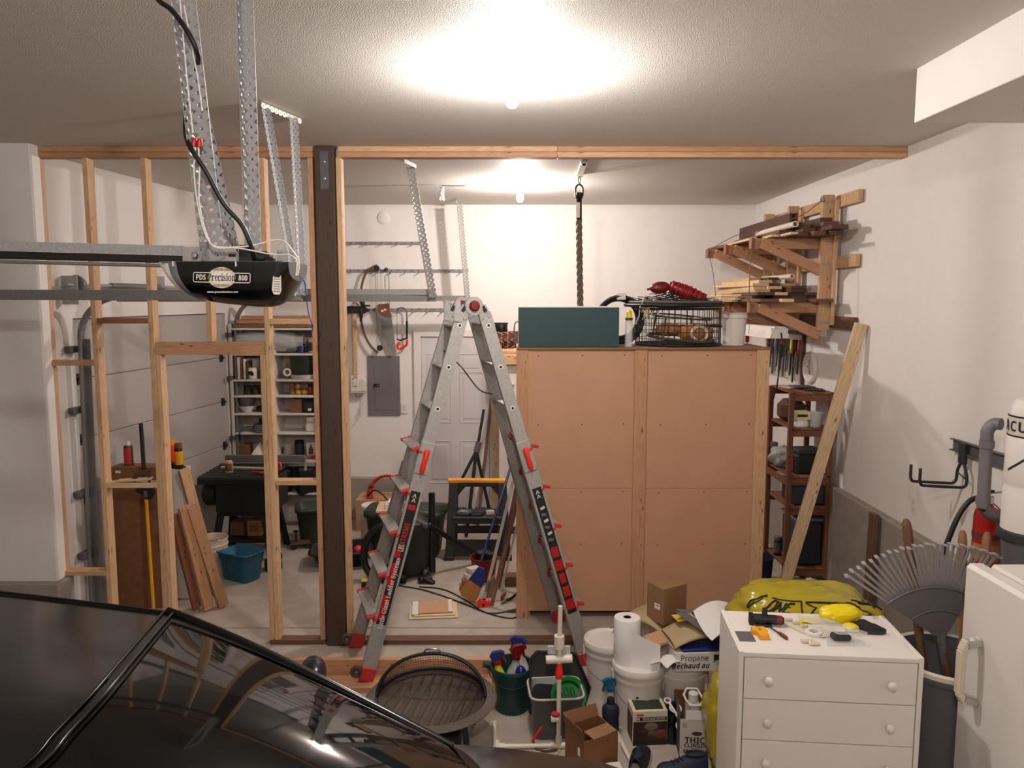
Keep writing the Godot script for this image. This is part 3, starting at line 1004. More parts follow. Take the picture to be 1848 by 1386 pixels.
func bay_left() -> void:
	# white cabinet with a cardboard carton before it
	var o = thing("cabinet", "tall white cabinet standing behind the door studs, brown carton in front of it", "cabinet", Vector3(-3.03, 0, -6.57))
	pbox("body", Vector3(-0.03, 0.575, 0), Vector3(0.52, 1.15, 0.15), M.white, 0.008)
	pbox("door", Vector3(-0.03, 0.60, 0.078), Vector3(0.50, 1.02, 0.02), M.white, 0.006)
	o = thing("carton", "tall brown cardboard carton standing behind the studs, spray can on its top", "box", Vector3(-3.11, 0, -6.38))
	pbox("body", Vector3(0, 0.605, 0), Vector3(0.42, 1.21, 0.16), M.card, 0.004)
	pbox("tape", Vector3(0, 1.2105, 0), Vector3(0.42, 0.001, 0.05), M.card2, 0.0)
	pbox("paper_label", Vector3(-0.15, 1.17, 0.0805), Vector3(0.045, 0.02, 0.001), M.paper, 0.0)
	var top = 1.152
	o = thing("lubricant_can", "spray can with red and green halves and a white cap on the brown carton", "spray can", Vector3(-3.205, 1.212, -6.38))
	plathe("body", [Vector2(0, 0), Vector2(0.034, 0), Vector2(0.036, 0.005), Vector2(0.036, 0.15), Vector2(0.03, 0.165), Vector2(0, 0.165)], M.tote, Vector3.ZERO, Vector3.UP, 18)
	var g = G.new()
	g.lathe([Vector2(0.0362, 0.01), Vector2(0.0366, 0.012), Vector2(0.0366, 0.145), Vector2(0.0362, 0.147)], 12, 0.5, 3.4)
	part("paper_label", g, M.cap)
	plathe("cap", [Vector2(0, 0.165), Vector2(0.018, 0.165), Vector2(0.018, 0.19), Vector2(0.013, 0.2), Vector2(0, 0.2)], M.white, Vector3.ZERO, Vector3.UP, 14)
	jar("canister", "orange canister with a yellow lid behind the yellow digging bar", "container", Vector3(-2.985, top, -6.62), 0.066, 0.23, M.orange, M.yellow)
	jar("spray_can", "black spray can with a yellow badge on the white cabinet behind the door stud", "spray can", Vector3(-2.86, top, -6.55), 0.033, 0.21, M.black, M.card, M.yellow)
	g = G.new()
	g.lathe([Vector2(0, 0), Vector2(0.05, 0), Vector2(0.052, 0.012), Vector2(0.03, 0.022), Vector2(0, 0.022)], 18, 0, TAU, 1.0, 0.6)
	solo("puck", g, M.black, "small flat black disc on the corner of the white cabinet", "lid", Vector3(-2.84, top, -6.52))
	g = G.new()
	g.prism([Vector2(-0.07, 0), Vector2(0.09, 0), Vector2(0.09, 0.035), Vector2(0.05, 0.06), Vector2(-0.01, 0.025), Vector2(-0.07, 0.02)], 0.05)
	solo("hand_plane", g, M.black, "dark hand tool lying on the white cabinet in front of the orange canister", "tool", Vector3(-2.98, top, -6.53))
	o = thing("digging_bar", "yellow digging bar with a black grip leaning on the brown carton", "tool", Vector3(-2.985, 0.0, -6.22))
	var tip: Vector3 = Vector3(-3.035, 1.581, -6.27) - o.position
	ptube("shaft", [Vector3.ZERO, tip * 0.72], 0.014, M.yellow, 10)
	ptube("grip", [tip * 0.71, tip], 0.0165, M.black, 10)
	# bar clamp hanging on a block between studs
	o = thing("clamp", "dark bar clamp with a curved jaw gripping the block between two studs", "clamp", Vector3(-2.70, 1.25, -5.62))
	g = G.new()
	g.prism([Vector2(-0.10, 0.03), Vector2(-0.085, 0.065), Vector2(-0.03, 0.085), Vector2(0.03, 0.08), Vector2(0.035, 0.045), Vector2(-0.03, 0.05), Vector2(-0.065, 0.035), Vector2(-0.08, 0.0), Vector2(-0.1, 0.0)], 0.02)
	part("fixed_jaw", g, M.rust)
	pbox("bar", Vector3(0.02, -0.06, 0), Vector3(0.02, 0.30, 0.008), M.rust, 0.001)
	g = G.new()
	g.prism([Vector2(-0.08, -0.05), Vector2(0.05, -0.05), Vector2(0.05, -0.10), Vector2(0.03, -0.135), Vector2(-0.01, -0.13), Vector2(-0.035, -0.09), Vector2(-0.08, -0.075)], 0.03)
	part("sliding_jaw", g, M.black)
	pbox("pad", Vector3(-0.005, -0.09, 0.017), Vector3(0.025, 0.045, 0.006), M.steel, 0.002)
	g = G.new()
	g.beam(Vector3(-0.16, 0.0, 0), Vector3(0.1, 0.02, 0), 0.06, 0.016, Vector3.UP, 0.003)
	solo("wood_scrap", g, M.pale, "pale scrap of wood clamped on top of the block between studs", "board", Vector3(-2.76, 1.255, -5.625))
	# boards leaning on the door opening
	for b in [[Vector3(-2.647, 0.0, -6.293), Vector3(-2.719, 0.862, -6.12), M.cedar, "darkest and shortest of the boards leaning at the door opening"], [Vector3(-2.536, 0.0, -6.246), Vector3(-2.645, 0.932, -6.1), M.fir, "middle board of the bundle leaning at the door opening, wide face to the cabinet"], [Vector3(-2.441, 0.0, -6.316), Vector3(-2.599, 0.921, -6.14), M.fir2, "board with its wide pale face out, leaning at the door opening beside the blue tub"], [Vector3(-2.605, 0.0, -6.614), Vector3(-2.782, 1.163, -6.45), M.pine, "longest board leaning behind the bundle against the white cabinet's corner"]]:
		leaning_box("board", b[3], "board", b[0] + Vector3(0, 0.015, 0), b[1], 0.09, 0.04, b[2], "boards leaning at the door opening", Vector3(1, 0, 0.75))
	o = thing("caulking_gun", "caulking gun with a red handle standing against the white cabinet", "tool", Vector3(-2.62, 0.0, -6.20))
	var up: Vector3 = Vector3(-2.841, 0.526, -6.42) - o.position
	ptube("barrel", [up * 0.35, up * 0.92], 0.024, M.black, 12)
	ptube("rod", [up * 0.92, up * 1.05, up * 1.08 + Vector3(0.03, 0, 0), up * 1.0 + Vector3(0.04, 0, 0)], 0.004, M.chrome, 6)
	pbeam("handle", up * 0.05, up * 0.36, 0.028, 0.02, M.cap, Vector3.RIGHT, 0.004)
	pbeam("trigger", up * 0.0 + Vector3(0.03, 0.01, 0), up * 0.3, 0.014, 0.008, M.steel, Vector3.RIGHT, 0.002)
	table_saw()
	# round bucket and blue tub
	o = thing("bucket", "dirty beige ribbed bucket with tan contents beside the table saw legs", "bucket", Vector3(-2.86, 0, -7.18))
	plathe("body", [Vector2(0, 0), Vector2(0.12, 0), Vector2(0.138, 0.22), Vector2(0.146, 0.222), Vector2(0.147, 0.235), Vector2(0.14, 0.24), Vector2(0.142, 0.265), Vector2(0.151, 0.267), Vector2(0.152, 0.28), Vector2(0.144, 0.285), Vector2(0.147, 0.33), Vector2(0.152, 0.335), Vector2(0.147, 0.34), Vector2(0.141, 0.335), Vector2(0.136, 0.27), Vector2(0.0, 0.27)], M.cream, Vector3.ZERO, Vector3.UP, 28)
	plathe("contents", [Vector2(0.136, 0.272), Vector2(0.10, 0.285), Vector2(0.04, 0.275), Vector2(0, 0.29)], M.straw, Vector3.ZERO, Vector3.UP, 24)
	ptube("bail", curve([Vector3(-0.15, 0.27, 0), Vector3(-0.16, 0.30, 0.05), Vector3(-0.05, 0.345, 0.15), Vector3(0.08, 0.345, 0.13), Vector3(0.15, 0.27, 0)], 5), 0.003, M.steel, 6)
	o = thing("tub", "bright blue rectangular plastic tub with a pouring lip on the concrete", "tub", Vector3(-2.52, 0, -7.0), -28)
	g = G.new()
	var rect = func(a: float, w: float, d: float) -> Vector3:
		var c = cos(a)
		var s = sin(a)
		return Vector3(signf(c) * pow(absf(c), 0.35) * w, 0, signf(s) * pow(absf(s), 0.35) * d)
	var lv = [[0.0, 0.15, 0.095], [0.01, 0.155, 0.10], [0.19, 0.18, 0.12], [0.20, 0.188, 0.128], [0.262, 0.194, 0.134], [0.265, 0.206, 0.146], [0.275, 0.206, 0.146], [0.277, 0.192, 0.132], [0.02, 0.148, 0.093], [0.019, 0.0, 0.0]]
	g.sheet(func(u, v):
		var k = v * (lv.size() - 1)
		var i = mini(int(k), lv.size() - 2)
		var q: Vector3 = rect.call(TAU * u, lerpf(lv[i][1], lv[i + 1][1], k - i), lerpf(lv[i][2], lv[i + 1][2], k - i))
		q.y = lerpf(lv[i][0], lv[i + 1][0], k - i) - (0.02 * exp(-pow((u - 0.5) * 9.0, 2.0)) if k > 4.5 and k < 7.5 else 0.0)
		return q, 48, 9, true)
	part("body", g, M.teal)
	ptube("handle", curve([Vector3(0.1, 0.26, 0.15), Vector3(0.14, 0.15, 0.168), Vector3(0.02, 0.08, 0.16), Vector3(-0.02, 0.2, 0.16), Vector3(0.02, 0.26, 0.15)], 5), 0.002, M.black, 6)


func table_saw() -> void:
	var o = thing("table_saw", "dark green table saw with a ribbed top on a black splayed stand", "table saw", Vector3(-2.70, 0, -7.74))
	var g = G.new()
	g.box(Vector3(-0.02, 0.85, 0.0), Vector3(0.70, 0.02, 0.66), 0.004)
	for k in 7:
		g.box(Vector3(-0.02, 0.862, -0.27 + k * 0.09), Vector3(0.70, 0.008, 0.06), 0.002)
	part("top", g, M.sawtop)
	g = G.new()
	g.box(Vector3(-0.02, 0.82, 0.325), Vector3(0.70, 0.055, 0.02), 0.006)
	part("apron", g, M.sawgreen)
	pbox("cabinet", Vector3(0.02, 0.66, 0.0), Vector3(0.50, 0.36, 0.5), M.sawgreen, 0.012)
	g = G.new()
	g.at(Vector3(-0.25, 0.66, 0.1), Vector3.LEFT)
	g.lathe([Vector2(0, 0), Vector2(0.13, 0), Vector2(0.13, 0.11), Vector2(0.11, 0.13), Vector2(0, 0.13)], 20)
	part("motor", g, M.black)
	for sx in [-1, 1]:
		for sz in [-1, 1]:
			g = G.new()
			var a = Vector3(0.02 + sx * 0.215, 0.49, sz * 0.20)
			var b = Vector3(0.02 + sx * 0.29, 0.0, sz * 0.27)
			g.beam(a, b, 0.075, 0.006, Vector3(0, 0, 1), 0.001)
			g.beam(a + Vector3(sx * 0.03, 0, -sz * 0.03), b + Vector3(sx * 0.03, 0, -sz * 0.03), 0.07, 0.006, Vector3(1, 0, 0), 0.001)
			var leg = part("leg", g, M.black)
			for k in 2:
				plathe("bolt", [Vector2(0, 0), Vector2(0.008, 0), Vector2(0.007, 0.005), Vector2(0, 0.006)], M.chrome, a + Vector3(-0.02 + k * 0.04, -0.01, sz * 0.004), Vector3(0, 0, sz), 8, leg)
	g = G.new()
	for z in [-0.235, 0.235]:
		g.box(Vector3(0.02, 0.475, z * 0.9), Vector3(0.46, 0.06, 0.006), 0.001)
		g.box(Vector3(0.02, 0.20, z), Vector3(0.52, 0.045, 0.006), 0.001)
	part("cross_brace", g, M.black)
	pbox("lower_shelf", Vector3(0.02, 0.19, 0), Vector3(0.5, 0.008, 0.46), M.black, 0.001)
	g = G.new()
	g.box(Vector3(0.10, 0.92, -0.30), Vector3(0.84, 0.075, 0.04), 0.004)
	part("rip_fence", g, M.panelgrey)
	pbox("fence_rail", Vector3(0.10, 0.845, -0.36), Vector3(1.0, 0.04, 0.03), M.alu, 0.003)
	g = G.new()
	g.beam(Vector3(0.52, 0.93, -0.28), Vector3(0.66, 0.99, -0.25), 0.03, 0.02, Vector3.UP, 0.003)
	g.beam(Vector3(0.53, 0.92, -0.28), Vector3(0.53, 0.80, -0.26), 0.02, 0.03, Vector3.BACK, 0.003)
	part("clamp_arm", g, M.alu)
	pbox("accessory_box", Vector3(0.315, 0.66, 0.02), Vector3(0.085, 0.34, 0.46), M.black, 0.006)
	for k in 2:
		pbox("paper_label", Vector3(0.315, 0.60 + k * 0.12, 0.2508), Vector3(0.06, 0.08, 0.001), M.offwhite, 0.0)
	# things on and under the saw
	var t = 0.867
	o = thing("glue_bottle", "cream glue bottle with a red nozzle on the table saw top", "bottle", Vector3(-2.83, t, -7.62))
	g = G.new()
	g.lathe([Vector2(0, 0), Vector2(0.036, 0), Vector2(0.04, 0.006), Vector2(0.04, 0.10), Vector2(0.034, 0.118), Vector2(0.016, 0.128), Vector2(0, 0.128)], 18, 0, TAU, 1.0, 0.7)
	part("body", g, M.cream)
	g = G.new()
	g.lathe([Vector2(0.0405, 0.02), Vector2(0.0412, 0.021), Vector2(0.0412, 0.093), Vector2(0.0405, 0.094)], 12, 0.3, 2.85, 1.0, 0.7)
	part("paper_label", g, M.card2)
	plathe("nozzle", [Vector2(0, 0.126), Vector2(0.014, 0.126), Vector2(0.013, 0.145), Vector2(0.005, 0.15), Vector2(0.003, 0.172), Vector2(0, 0.172)], M.darkred, Vector3.ZERO, Vector3.UP, 12)
	o = thing("dust_mask", "white folded dust mask leaning on the saw fence", "mask", Vector3(-2.48, t, -7.86))
	g = G.new()
	g.sheet(func(u, v):
		var a = PI * u
		return Vector3(cos(a) * 0.062 * (1.0 - v * 0.75), v * 0.115, sin(a) * 0.05 * (1.0 - v * 0.5)), 14, 6)
	part("shell", g, M.paper)
	ptube("strap", curve([Vector3(-0.06, 0.02, 0), Vector3(-0.075, 0.06, 0.01), Vector3(-0.04, 0.085, 0.0), Vector3(0.0, 0.11, 0)], 4), 0.002, M.offwhite, 5)
	o = thing("hand_saw", "orange handled hand saw lying on the table saw top", "saw", Vector3(-2.40, t, -7.72), -8)
	g = G.new()
	var lp = curve([Vector3(0.06, 0.03, 0), Vector3(0.05, 0.075, 0), Vector3(-0.03, 0.055, 0), Vector3(-0.075, 0.03, 0), Vector3(-0.09, 0.016, 0), Vector3(-0.02, 0.014, 0), Vector3(0.05, 0.012, 0)], 4, true)
	g.tube(lp, 0.012, 8, true)
	part("handle", g, M.orange)
	pbox("blade", Vector3(-0.33, 0.012, 0), Vector3(0.5, 0.022, 0.045), M.cream, 0.003)
	o = thing("screwdriver", "orange handled screwdriver at the front edge of the table saw", "screwdriver", Vector3(-2.47, t, -7.52), -20)
	ptube("handle", [Vector3(-0.02, 0.018, 0), Vector3(-0.005, 0.018, 0), Vector3(0.06, 0.018, 0), Vector3(0.075, 0.018, 0)], [0.012, 0.016, 0.018, 0.013], M.orange, 10)
	ptube("shank", [Vector3(-0.12, 0.018, 0), Vector3(-0.02, 0.018, 0)], [0.012, 0.014], M.cap, 8)
	carton("carton", "yellowish manila box under the table saw stand", "box", Vector3(-2.62, 0.196, -7.75), Vector3(0.14, 0.16, 0.16), M.manila, M.card)
	carton("carton", "brown box beside the yellow one under the table saw", "box", Vector3(-2.80, 0.196, -7.78), Vector3(0.14, 0.14, 0.18), M.card)
	g = G.new()
	g.box(Vector3(0, 0.05, 0), Vector3(0.16, 0.1, 0.14), 0.02)
	g.at(Vector3(0.02, 0.13, 0.0), Vector3(0.3, 0.2, 1))
	g.lathe([Vector2(0, -0.05), Vector2(0.06, -0.05), Vector2(0.065, 0.0), Vector2(0.05, 0.06), Vector2(0, 0.065)], 14)
	solo("motor", g, M.black, "black electric motor on the floor behind the blue tub", "motor", Vector3(-2.30, 0, -7.24), 20)
	o = thing("roller_stand", "small black caster stand on the floor seen between two studs", "stand", Vector3(-2.22, 0, -7.9), 20)
	pbox("foot", Vector3(0, 0.06, 0), Vector3(0.2, 0.02, 0.14), M.rust, 0.004)
	pbox("stem", Vector3(-0.04, 0.12, 0), Vector3(0.02, 0.12, 0.02), M.black, 0.002)
	plathe("knob", [Vector2(0, 0.17), Vector2(0.03, 0.175), Vector2(0.03, 0.185), Vector2(0, 0.19)], M.black, Vector3(-0.04, 0, 0), Vector3.UP, 12)
	for s in [-0.07, 0.07]:
		plathe("wheel", [Vector2(0, -0.015), Vector2(0.027, -0.015), Vector2(0.03, 0.0), Vector2(0.027, 0.015), Vector2(0, 0.015)], M.rubber, Vector3(s, 0.03, 0.05), Vector3.BACK, 14)


# a thing on a shelf from its measured width and height
func shelf_unit() -> void:
	var base = Vector3(-2.637, 0, -8.72)
	var o = thing("shelf_unit", "tall white shelf unit crammed with cans, pots and boxes in the far corner", "shelf", base)
	for s in [-0.475, 0.475]:
		pbox("side_panel", Vector3(s, 1.16, 0), Vector3(0.03, 2.32, 0.34), M.white, 0.002)
	pbox("side_panel", Vector3(0.0, 1.16, -0.02), Vector3(0.02, 2.32, 0.30), M.white, 0.002)
	pbox("back_panel", Vector3(0, 1.16, -0.165), Vector3(0.95, 2.32, 0.01), M.offwhite, 0.0)
	var ys = [2.275, 1.994, 1.705, 1.526, 1.327, 1.108, 0.793, 0.42]
	for y in ys:
		pbox("shelf_board", Vector3(0, y - 0.012, 0), Vector3(0.93, 0.022, 0.33), M.white, 0.002)
	var z = -8.66
	var g = G.new()
	# top: lumber
	for k in 3:
		g = G.new()
		g.box(Vector3.ZERO, Vector3(0.85 - k * 0.06, 0.042, 0.12), 0.003)
		solo("board", g, [M.cedar, M.fir, M.fir2][k], ["lowest of three boards stacked on top of the white shelf unit", "middle of three boards stacked on top of the white shelf unit", "topmost of three boards stacked on top of the white shelf unit"][k], "board", Vector3(-2.68 + k * 0.03, 2.30 + k * 0.044, -8.64), 1.5 * k, "lumber on the white shelf unit")
	g = G.new()
	g.beam(Vector3(-0.2, 0, 0), Vector3(0.2, 0.0, 0), 0.06, 0.04, Vector3.UP, 0.01)
	solo("tool_tray", g, M.offwhite, "pale box lying on top of the white shelf unit next to the post", "box", Vector3(-2.32, 2.297, -8.72))
	# wrapped bundle
	g = G.new()
	g.sheet(func(u, v):
		var a = TAU * v
		var e = sin(PI * clampf(u * 1.1 + 0.02, 0.0, 1.0))
		var w = 0.6 + 0.4 * pow(e, 0.4)
		var wr = 1.0 + 0.05 * sin(a * 7.0 + u * 22.0)
		return Vector3((u - 0.5) * 0.80, 0.125 + sin(a) * 0.122 * w * wr, cos(a) * 0.13 * w * wr), 30, 28)
	solo("plastic_bundle", g, M.frost, "bundle wrapped in cloudy plastic film on the upper shelf of the white unit", "bundle", Vector3(-2.72, 1.996, -8.68))
	g = G.new()
	g.box(Vector3(0, 0.09, 0), Vector3(0.66, 0.17, 0.15), 0.03)
	solo("folded_tarp", g, M.grey, "grey folded tarp inside the cloudy plastic bundle", "tarp", Vector3(-2.72, 2.0, -8.69))
	jar("jar", "blue plastic jar with a ribbed lid on the upper shelf", "jar", Vector3(-2.355, 1.996, z), 0.043, 0.10, M.blue, M.blue)
	jar("bottle", "brown and white bottle at the end of the upper shelf beside the blue jar", "bottle", Vector3(-2.235, 1.996, z), 0.038, 0.17, M.cream, M.cream, M.walnut)
	# second row
	o = thing("flower_pot", "large green flower pot standing in a white saucer", "pot", Vector3(-2.345, 1.707, -8.69))
	plathe("body", [Vector2(0, 0.03), Vector2(0.115, 0.03), Vector2(0.15, 0.25), Vector2(0.155, 0.26), Vector2(0.142, 0.262), Vector2(0.108, 0.05), Vector2(0, 0.05)], M.tote, Vector3.ZERO, Vector3.UP, 28)
	plathe("saucer", [Vector2(0, 0), Vector2(0.135, 0), Vector2(0.15, 0.045), Vector2(0.145, 0.047), Vector2(0.13, 0.028), Vector2(0, 0.028)], M.white, Vector3.ZERO, Vector3.UP, 28)
	o = jar("cookie_jar", "white jar with a black berry print and gold stripe on the shelf", "jar", Vector3(-2.915, 1.707, z), 0.058, 0.125, M.white, M.cream, null, "", 0.08)
	for k in [[-0.012, 0.065, 0.02], [0.018, 0.055, 0.022], [0.012, 0.075, 0.016]]:
		plathe("print", [Vector2(0, 0), Vector2(k[2], 0), Vector2(k[2] * 0.9, 0.002), Vector2(0, 0.003)], M.ink, Vector3(k[0], k[1], 0.0565), Vector3.BACK, 10)
	for k in [[-3.03, 0.028, 0.27, M.white, "thick white binder at the very end of the second shelf row"], [-3.0, 0.02, 0.26, M.card, "brown book between two white binders on the second shelf row"], [-2.965, 0.024, 0.25, M.white, "white binder standing next to the white berry jar"], [-2.945, 0.016, 0.22, M.rust, "thin dark red book right behind the white berry jar"]]:
		carton("book", k[4], "book", Vector3(k[0], 1.707, z), Vector3(k[1], k[2] * 0.9, 0.2), k[3], null, 0.0, "binders on the white shelf unit")
	carton("carton", "grey box behind the white berry jar on the shelf", "box", Vector3(-2.89, 1.707, -8.79), Vector3(0.13, 0.22, 0.08), M.offwhite)
	carton("carton", "dark red box beside the white berry jar on the shelf", "box", Vector3(-2.755, 1.707, -8.70), Vector3(0.12, 0.25, 0.14), M.rust)
	o = thing("tape_roll", "white roll of tape hanging beside the large green pot", "tape", Vector3(-2.505, 1.75, -8.60))
	g = G.new()
	g.at(Vector3(0, 0.03, 0), Vector3(0.3, 0, 1))
	g.tube(circle(Vector3.ZERO, 0.035, 18), 0.012, 8, true)
	part("ring", g, M.white)
	# third row: cans
	jar("can", "white paint can with a printed oval on the can shelf", "can", Vector3(-3.055, 1.528, z), 0.037, 0.095, M.steel, M.rust, M.white)
	for k in 3:
		jar("glass_jar", ["dark jar of screws next to the white paint can", "dark jar of screws, middle of the row of three", "dark jar of screws nearest the wooden stud"][k], "jar", Vector3(-2.965 + k * 0.083, 1.528, z), 0.036, 0.10, M.walnut, M.black, M.rust, "dark jars on the can shelf")
	for k in [[-2.40, 0.0, "lower of two stacked yellow cans on the can shelf"], [-2.40, 0.062, "upper of two stacked yellow cans on the can shelf"], [-2.33, 0.0, "single yellow can beside the two stacked yellow cans"]]:
		jar("can", k[2], "can", Vector3(k[0], 1.528 + k[1], z), 0.033, 0.061, M.steel, M.steel, M.yellow, "yellow cans on the can shelf", 0.08)
	for k in 2:
		jar("can", ["red and brown tall can beside the yellow cans", "red and white can next to the shelf's outer side panel"][k], "can", Vector3(-2.265 + k * 0.06, 1.528, z), 0.028, 0.115, M.rust, [M.black, M.white][k], [M.cap, M.cream][k])
	jar("can", "plain tan can half hidden behind the wooden stud on the can shelf", "can", Vector3(-2.47, 1.528, z), 0.034, 0.12, M.card2, M.steel)
	# fourth row
	o = thing("bowl", "white scalloped bowl on the shelf under the cans", "bowl", Vector3(-2.985, 1.329, z))
	plathe("body", [Vector2(0, 0), Vector2(0.045, 0), Vector2(0.085, 0.055), Vector2(0.09, 0.07), Vector2(0.085, 0.07), Vector2(0.042, 0.012), Vector2(0, 0.01)], M.white, Vector3.ZERO, Vector3.UP, 20)
	o = thing("bowl", "grey glass bowl nested on the white scalloped bowl", "bowl", Vector3(-2.985, 1.395, z))
	plathe("body", [Vector2(0, 0), Vector2(0.07, 0), Vector2(0.095, 0.07), Vector2(0.098, 0.10), Vector2(0.092, 0.10), Vector2(0.066, 0.012), Vector2(0, 0.01)], M.midgrey, Vector3.ZERO, Vector3.UP, 20)
	o = thing("power_drill", "black power tool lying on the shelf under the dark jars", "power tool", Vector3(-2.78, 1.329, z))
	ptube("body", [Vector3(-0.1, 0.035, 0), Vector3(-0.07, 0.035, 0), Vector3(0.06, 0.04, 0), Vector3(0.1, 0.045, 0)], [0.022, 0.034, 0.034, 0.02], M.black, 12)
	pbeam("handle", Vector3(0.02, 0.05, 0), Vector3(0.09, 0.10, -0.02), 0.03, 0.035, M.black, Vector3.UP, 0.008)
	carton("carton", "plain reddish brown box on the shelf under the yellow cans", "box", Vector3(-2.415, 1.329, z), Vector3(0.13, 0.15, 0.14), M.card)
	o = carton("battery_box", "black battery box with a printed badge on the shelf", "box", Vector3(-2.26, 1.329, z), Vector3(0.16, 0.135, 0.15), M.black, M.darkgrey)
	pbox("badge", Vector3(0.0, 0.035, 0.0762), Vector3(0.04, 0.025, 0.001), M.paper, 0.0)
	# fifth row
	o = thing("hose_coil", "coiled blue grey cable on the fifth shelf of the white unit", "cable", Vector3(-2.80, 1.11, z))
	for k in 4:
		ptube("loop", circle(Vector3(0, 0.012 + k * 0.02, 0), 0.125 - k * 0.006, 22), 0.011, M.grey, 7, null, true)
	ptube("tail", curve([Vector3(-0.12, 0.05, 0.02), Vector3(-0.19, 0.05, 0.05), Vector3(-0.235, 0.0, 0.12), Vector3(-0.24, -0.1, 0.13)], 5), 0.006, M.black, 6)
	pbox("plug", Vector3(-0.03, 0.115, 0), Vector3(0.045, 0.06, 0.04), M.black, 0.008)
	jar("tub", "white food tub with a black and red print on the fifth shelf", "tub", Vector3(-2.275, 1.11, z), 0.058, 0.115, M.white, M.cream, M.paper)
	jar("tub", "small white tub stacked on the printed food tub", "tub", Vector3(-2.275, 1.226, z), 0.05, 0.045, M.white, M.white)
	jar("jar", "pinkish jar at the end of the fifth shelf behind the printed tub", "jar", Vector3(-2.205, 1.11, -8.72), 0.03, 0.10, M.cream, M.rust)
	g = G.new()
	g.box(Vector3(0, 0.05, 0), Vector3(0.22, 0.1, 0.16), 0.02)
	# sixth row
	carton("carton", "dark tan box in the corner of the sixth shelf", "box", Vector3(-3.03, 0.795, z), Vector3(0.14, 0.17, 0.16), M.card)
	g = G.new()
	g.sheet(func(u, v):
		var s = 1.0 - 0.75 * v
		return Vector3(-0.16 + u * 0.34 * s + v * 0.10, v * 0.17 + 0.012 * sin(u * 9.0), 0.07 - v * 0.08 + 0.02 * sin(u * 6.0 + v * 4.0)), 14, 8)
	solo("paper_sack", g, M.cream, "crumpled pale paper sack on the sixth shelf of the white unit", "sack", Vector3(-2.80, 0.80, -8.62))
	g = G.new()
	g.box(Vector3(0, 0.07, 0), Vector3(0.28, 0.14, 0.14), 0.04)
	solo("cloth_bundle", g, M.walnut, "dark bundle stuffed behind the pale paper sack", "bundle", Vector3(-2.76, 0.80, -8.74))
	o = carton("carton", "white carton printed with a brown bottle on the sixth shelf", "box", Vector3(-2.265, 0.795, z), Vector3(0.105, 0.19, 0.1), M.offwhite)
	plathe("print", [Vector2(0, 0), Vector2(0.026, 0), Vector2(0.026, 0.06), Vector2(0.012, 0.085), Vector2(0.012, 0.105), Vector2(0, 0.105)], M.rust, Vector3(0, 0.06, 0.045), Vector3.UP, 12)
	pbox("stripe", Vector3(0, 0.025, 0.0505), Vector3(0.105, 0.04, 0.001), M.cap, 0.0)
	jar("jar", "dark grey jar standing beside the carton with a bottle print", "jar", Vector3(-2.42, 0.795, -8.70), 0.055, 0.2, M.darkgrey, M.black)
	carton("carton", "small red and grey box in front of the dark grey jar", "box", Vector3(-2.43, 0.795, -8.60), Vector3(0.12, 0.05, 0.05), M.darkred)
	# bottom row: black tools
	for k in 3:
		g = G.new()
		g.box(Vector3(0, 0.12, 0), Vector3(0.24, 0.24 + 0.04 * k, 0.22), 0.03)
		g.at(Vector3(0.04, 0.26, 0.02), Vector3(1, 0.6, 0.2))
		g.lathe([Vector2(0, -0.08), Vector2(0.05, -0.08), Vector2(0.06, 0.02), Vector2(0.04, 0.09), Vector2(0, 0.09)], 14)
		solo("power_tool", g, M.black, ["black machine on the lowest shelf, tucked behind the saw fence", "black machine on the lowest shelf beside the clamp arm", "black machine on the lowest shelf nearest the dark post"][k], "power tool", Vector3(-2.93 + k * 0.3, 0.425, -8.66), 10 * k, "black tools on the lowest shelf")


func peg_rail(label: String, x0: float, x1: float, y: float, n: int) -> void:
	var o = thing("tool_rail", label, "tool rail", Vector3((x0 + x1) / 2, y, -9.0))
	var w = x1 - x0
	var g = G.new()
	g.box(Vector3(0, 0.013, 0), Vector3(w, 0.008, 0.014), 0.001)
	g.box(Vector3(0, -0.013, 0), Vector3(w, 0.008, 0.014), 0.001)
	g.box(Vector3(0, 0, -0.006), Vector3(w, 0.02, 0.003), 0.0)
	part("rail", g, M.railgrey)
	for i in n:
		var x = -w / 2 + w * (i + 0.5) / n
		pbox("web", Vector3(x - w / n * 0.4, 0, 0.001), Vector3(0.05, 0.018, 0.012), M.railgrey, 0.001)
		g = G.new()
		g.box(Vector3(x, 0, 0.004), Vector3(0.05, 0.022, 0.012), 0.003)
		g.beam(Vector3(x + 0.01, 0, 0.01), Vector3(x - 0.03, -0.03, 0.07), 0.009, 0.009, Vector3.UP, 0.002)
		part("peg", g, M.railgrey)


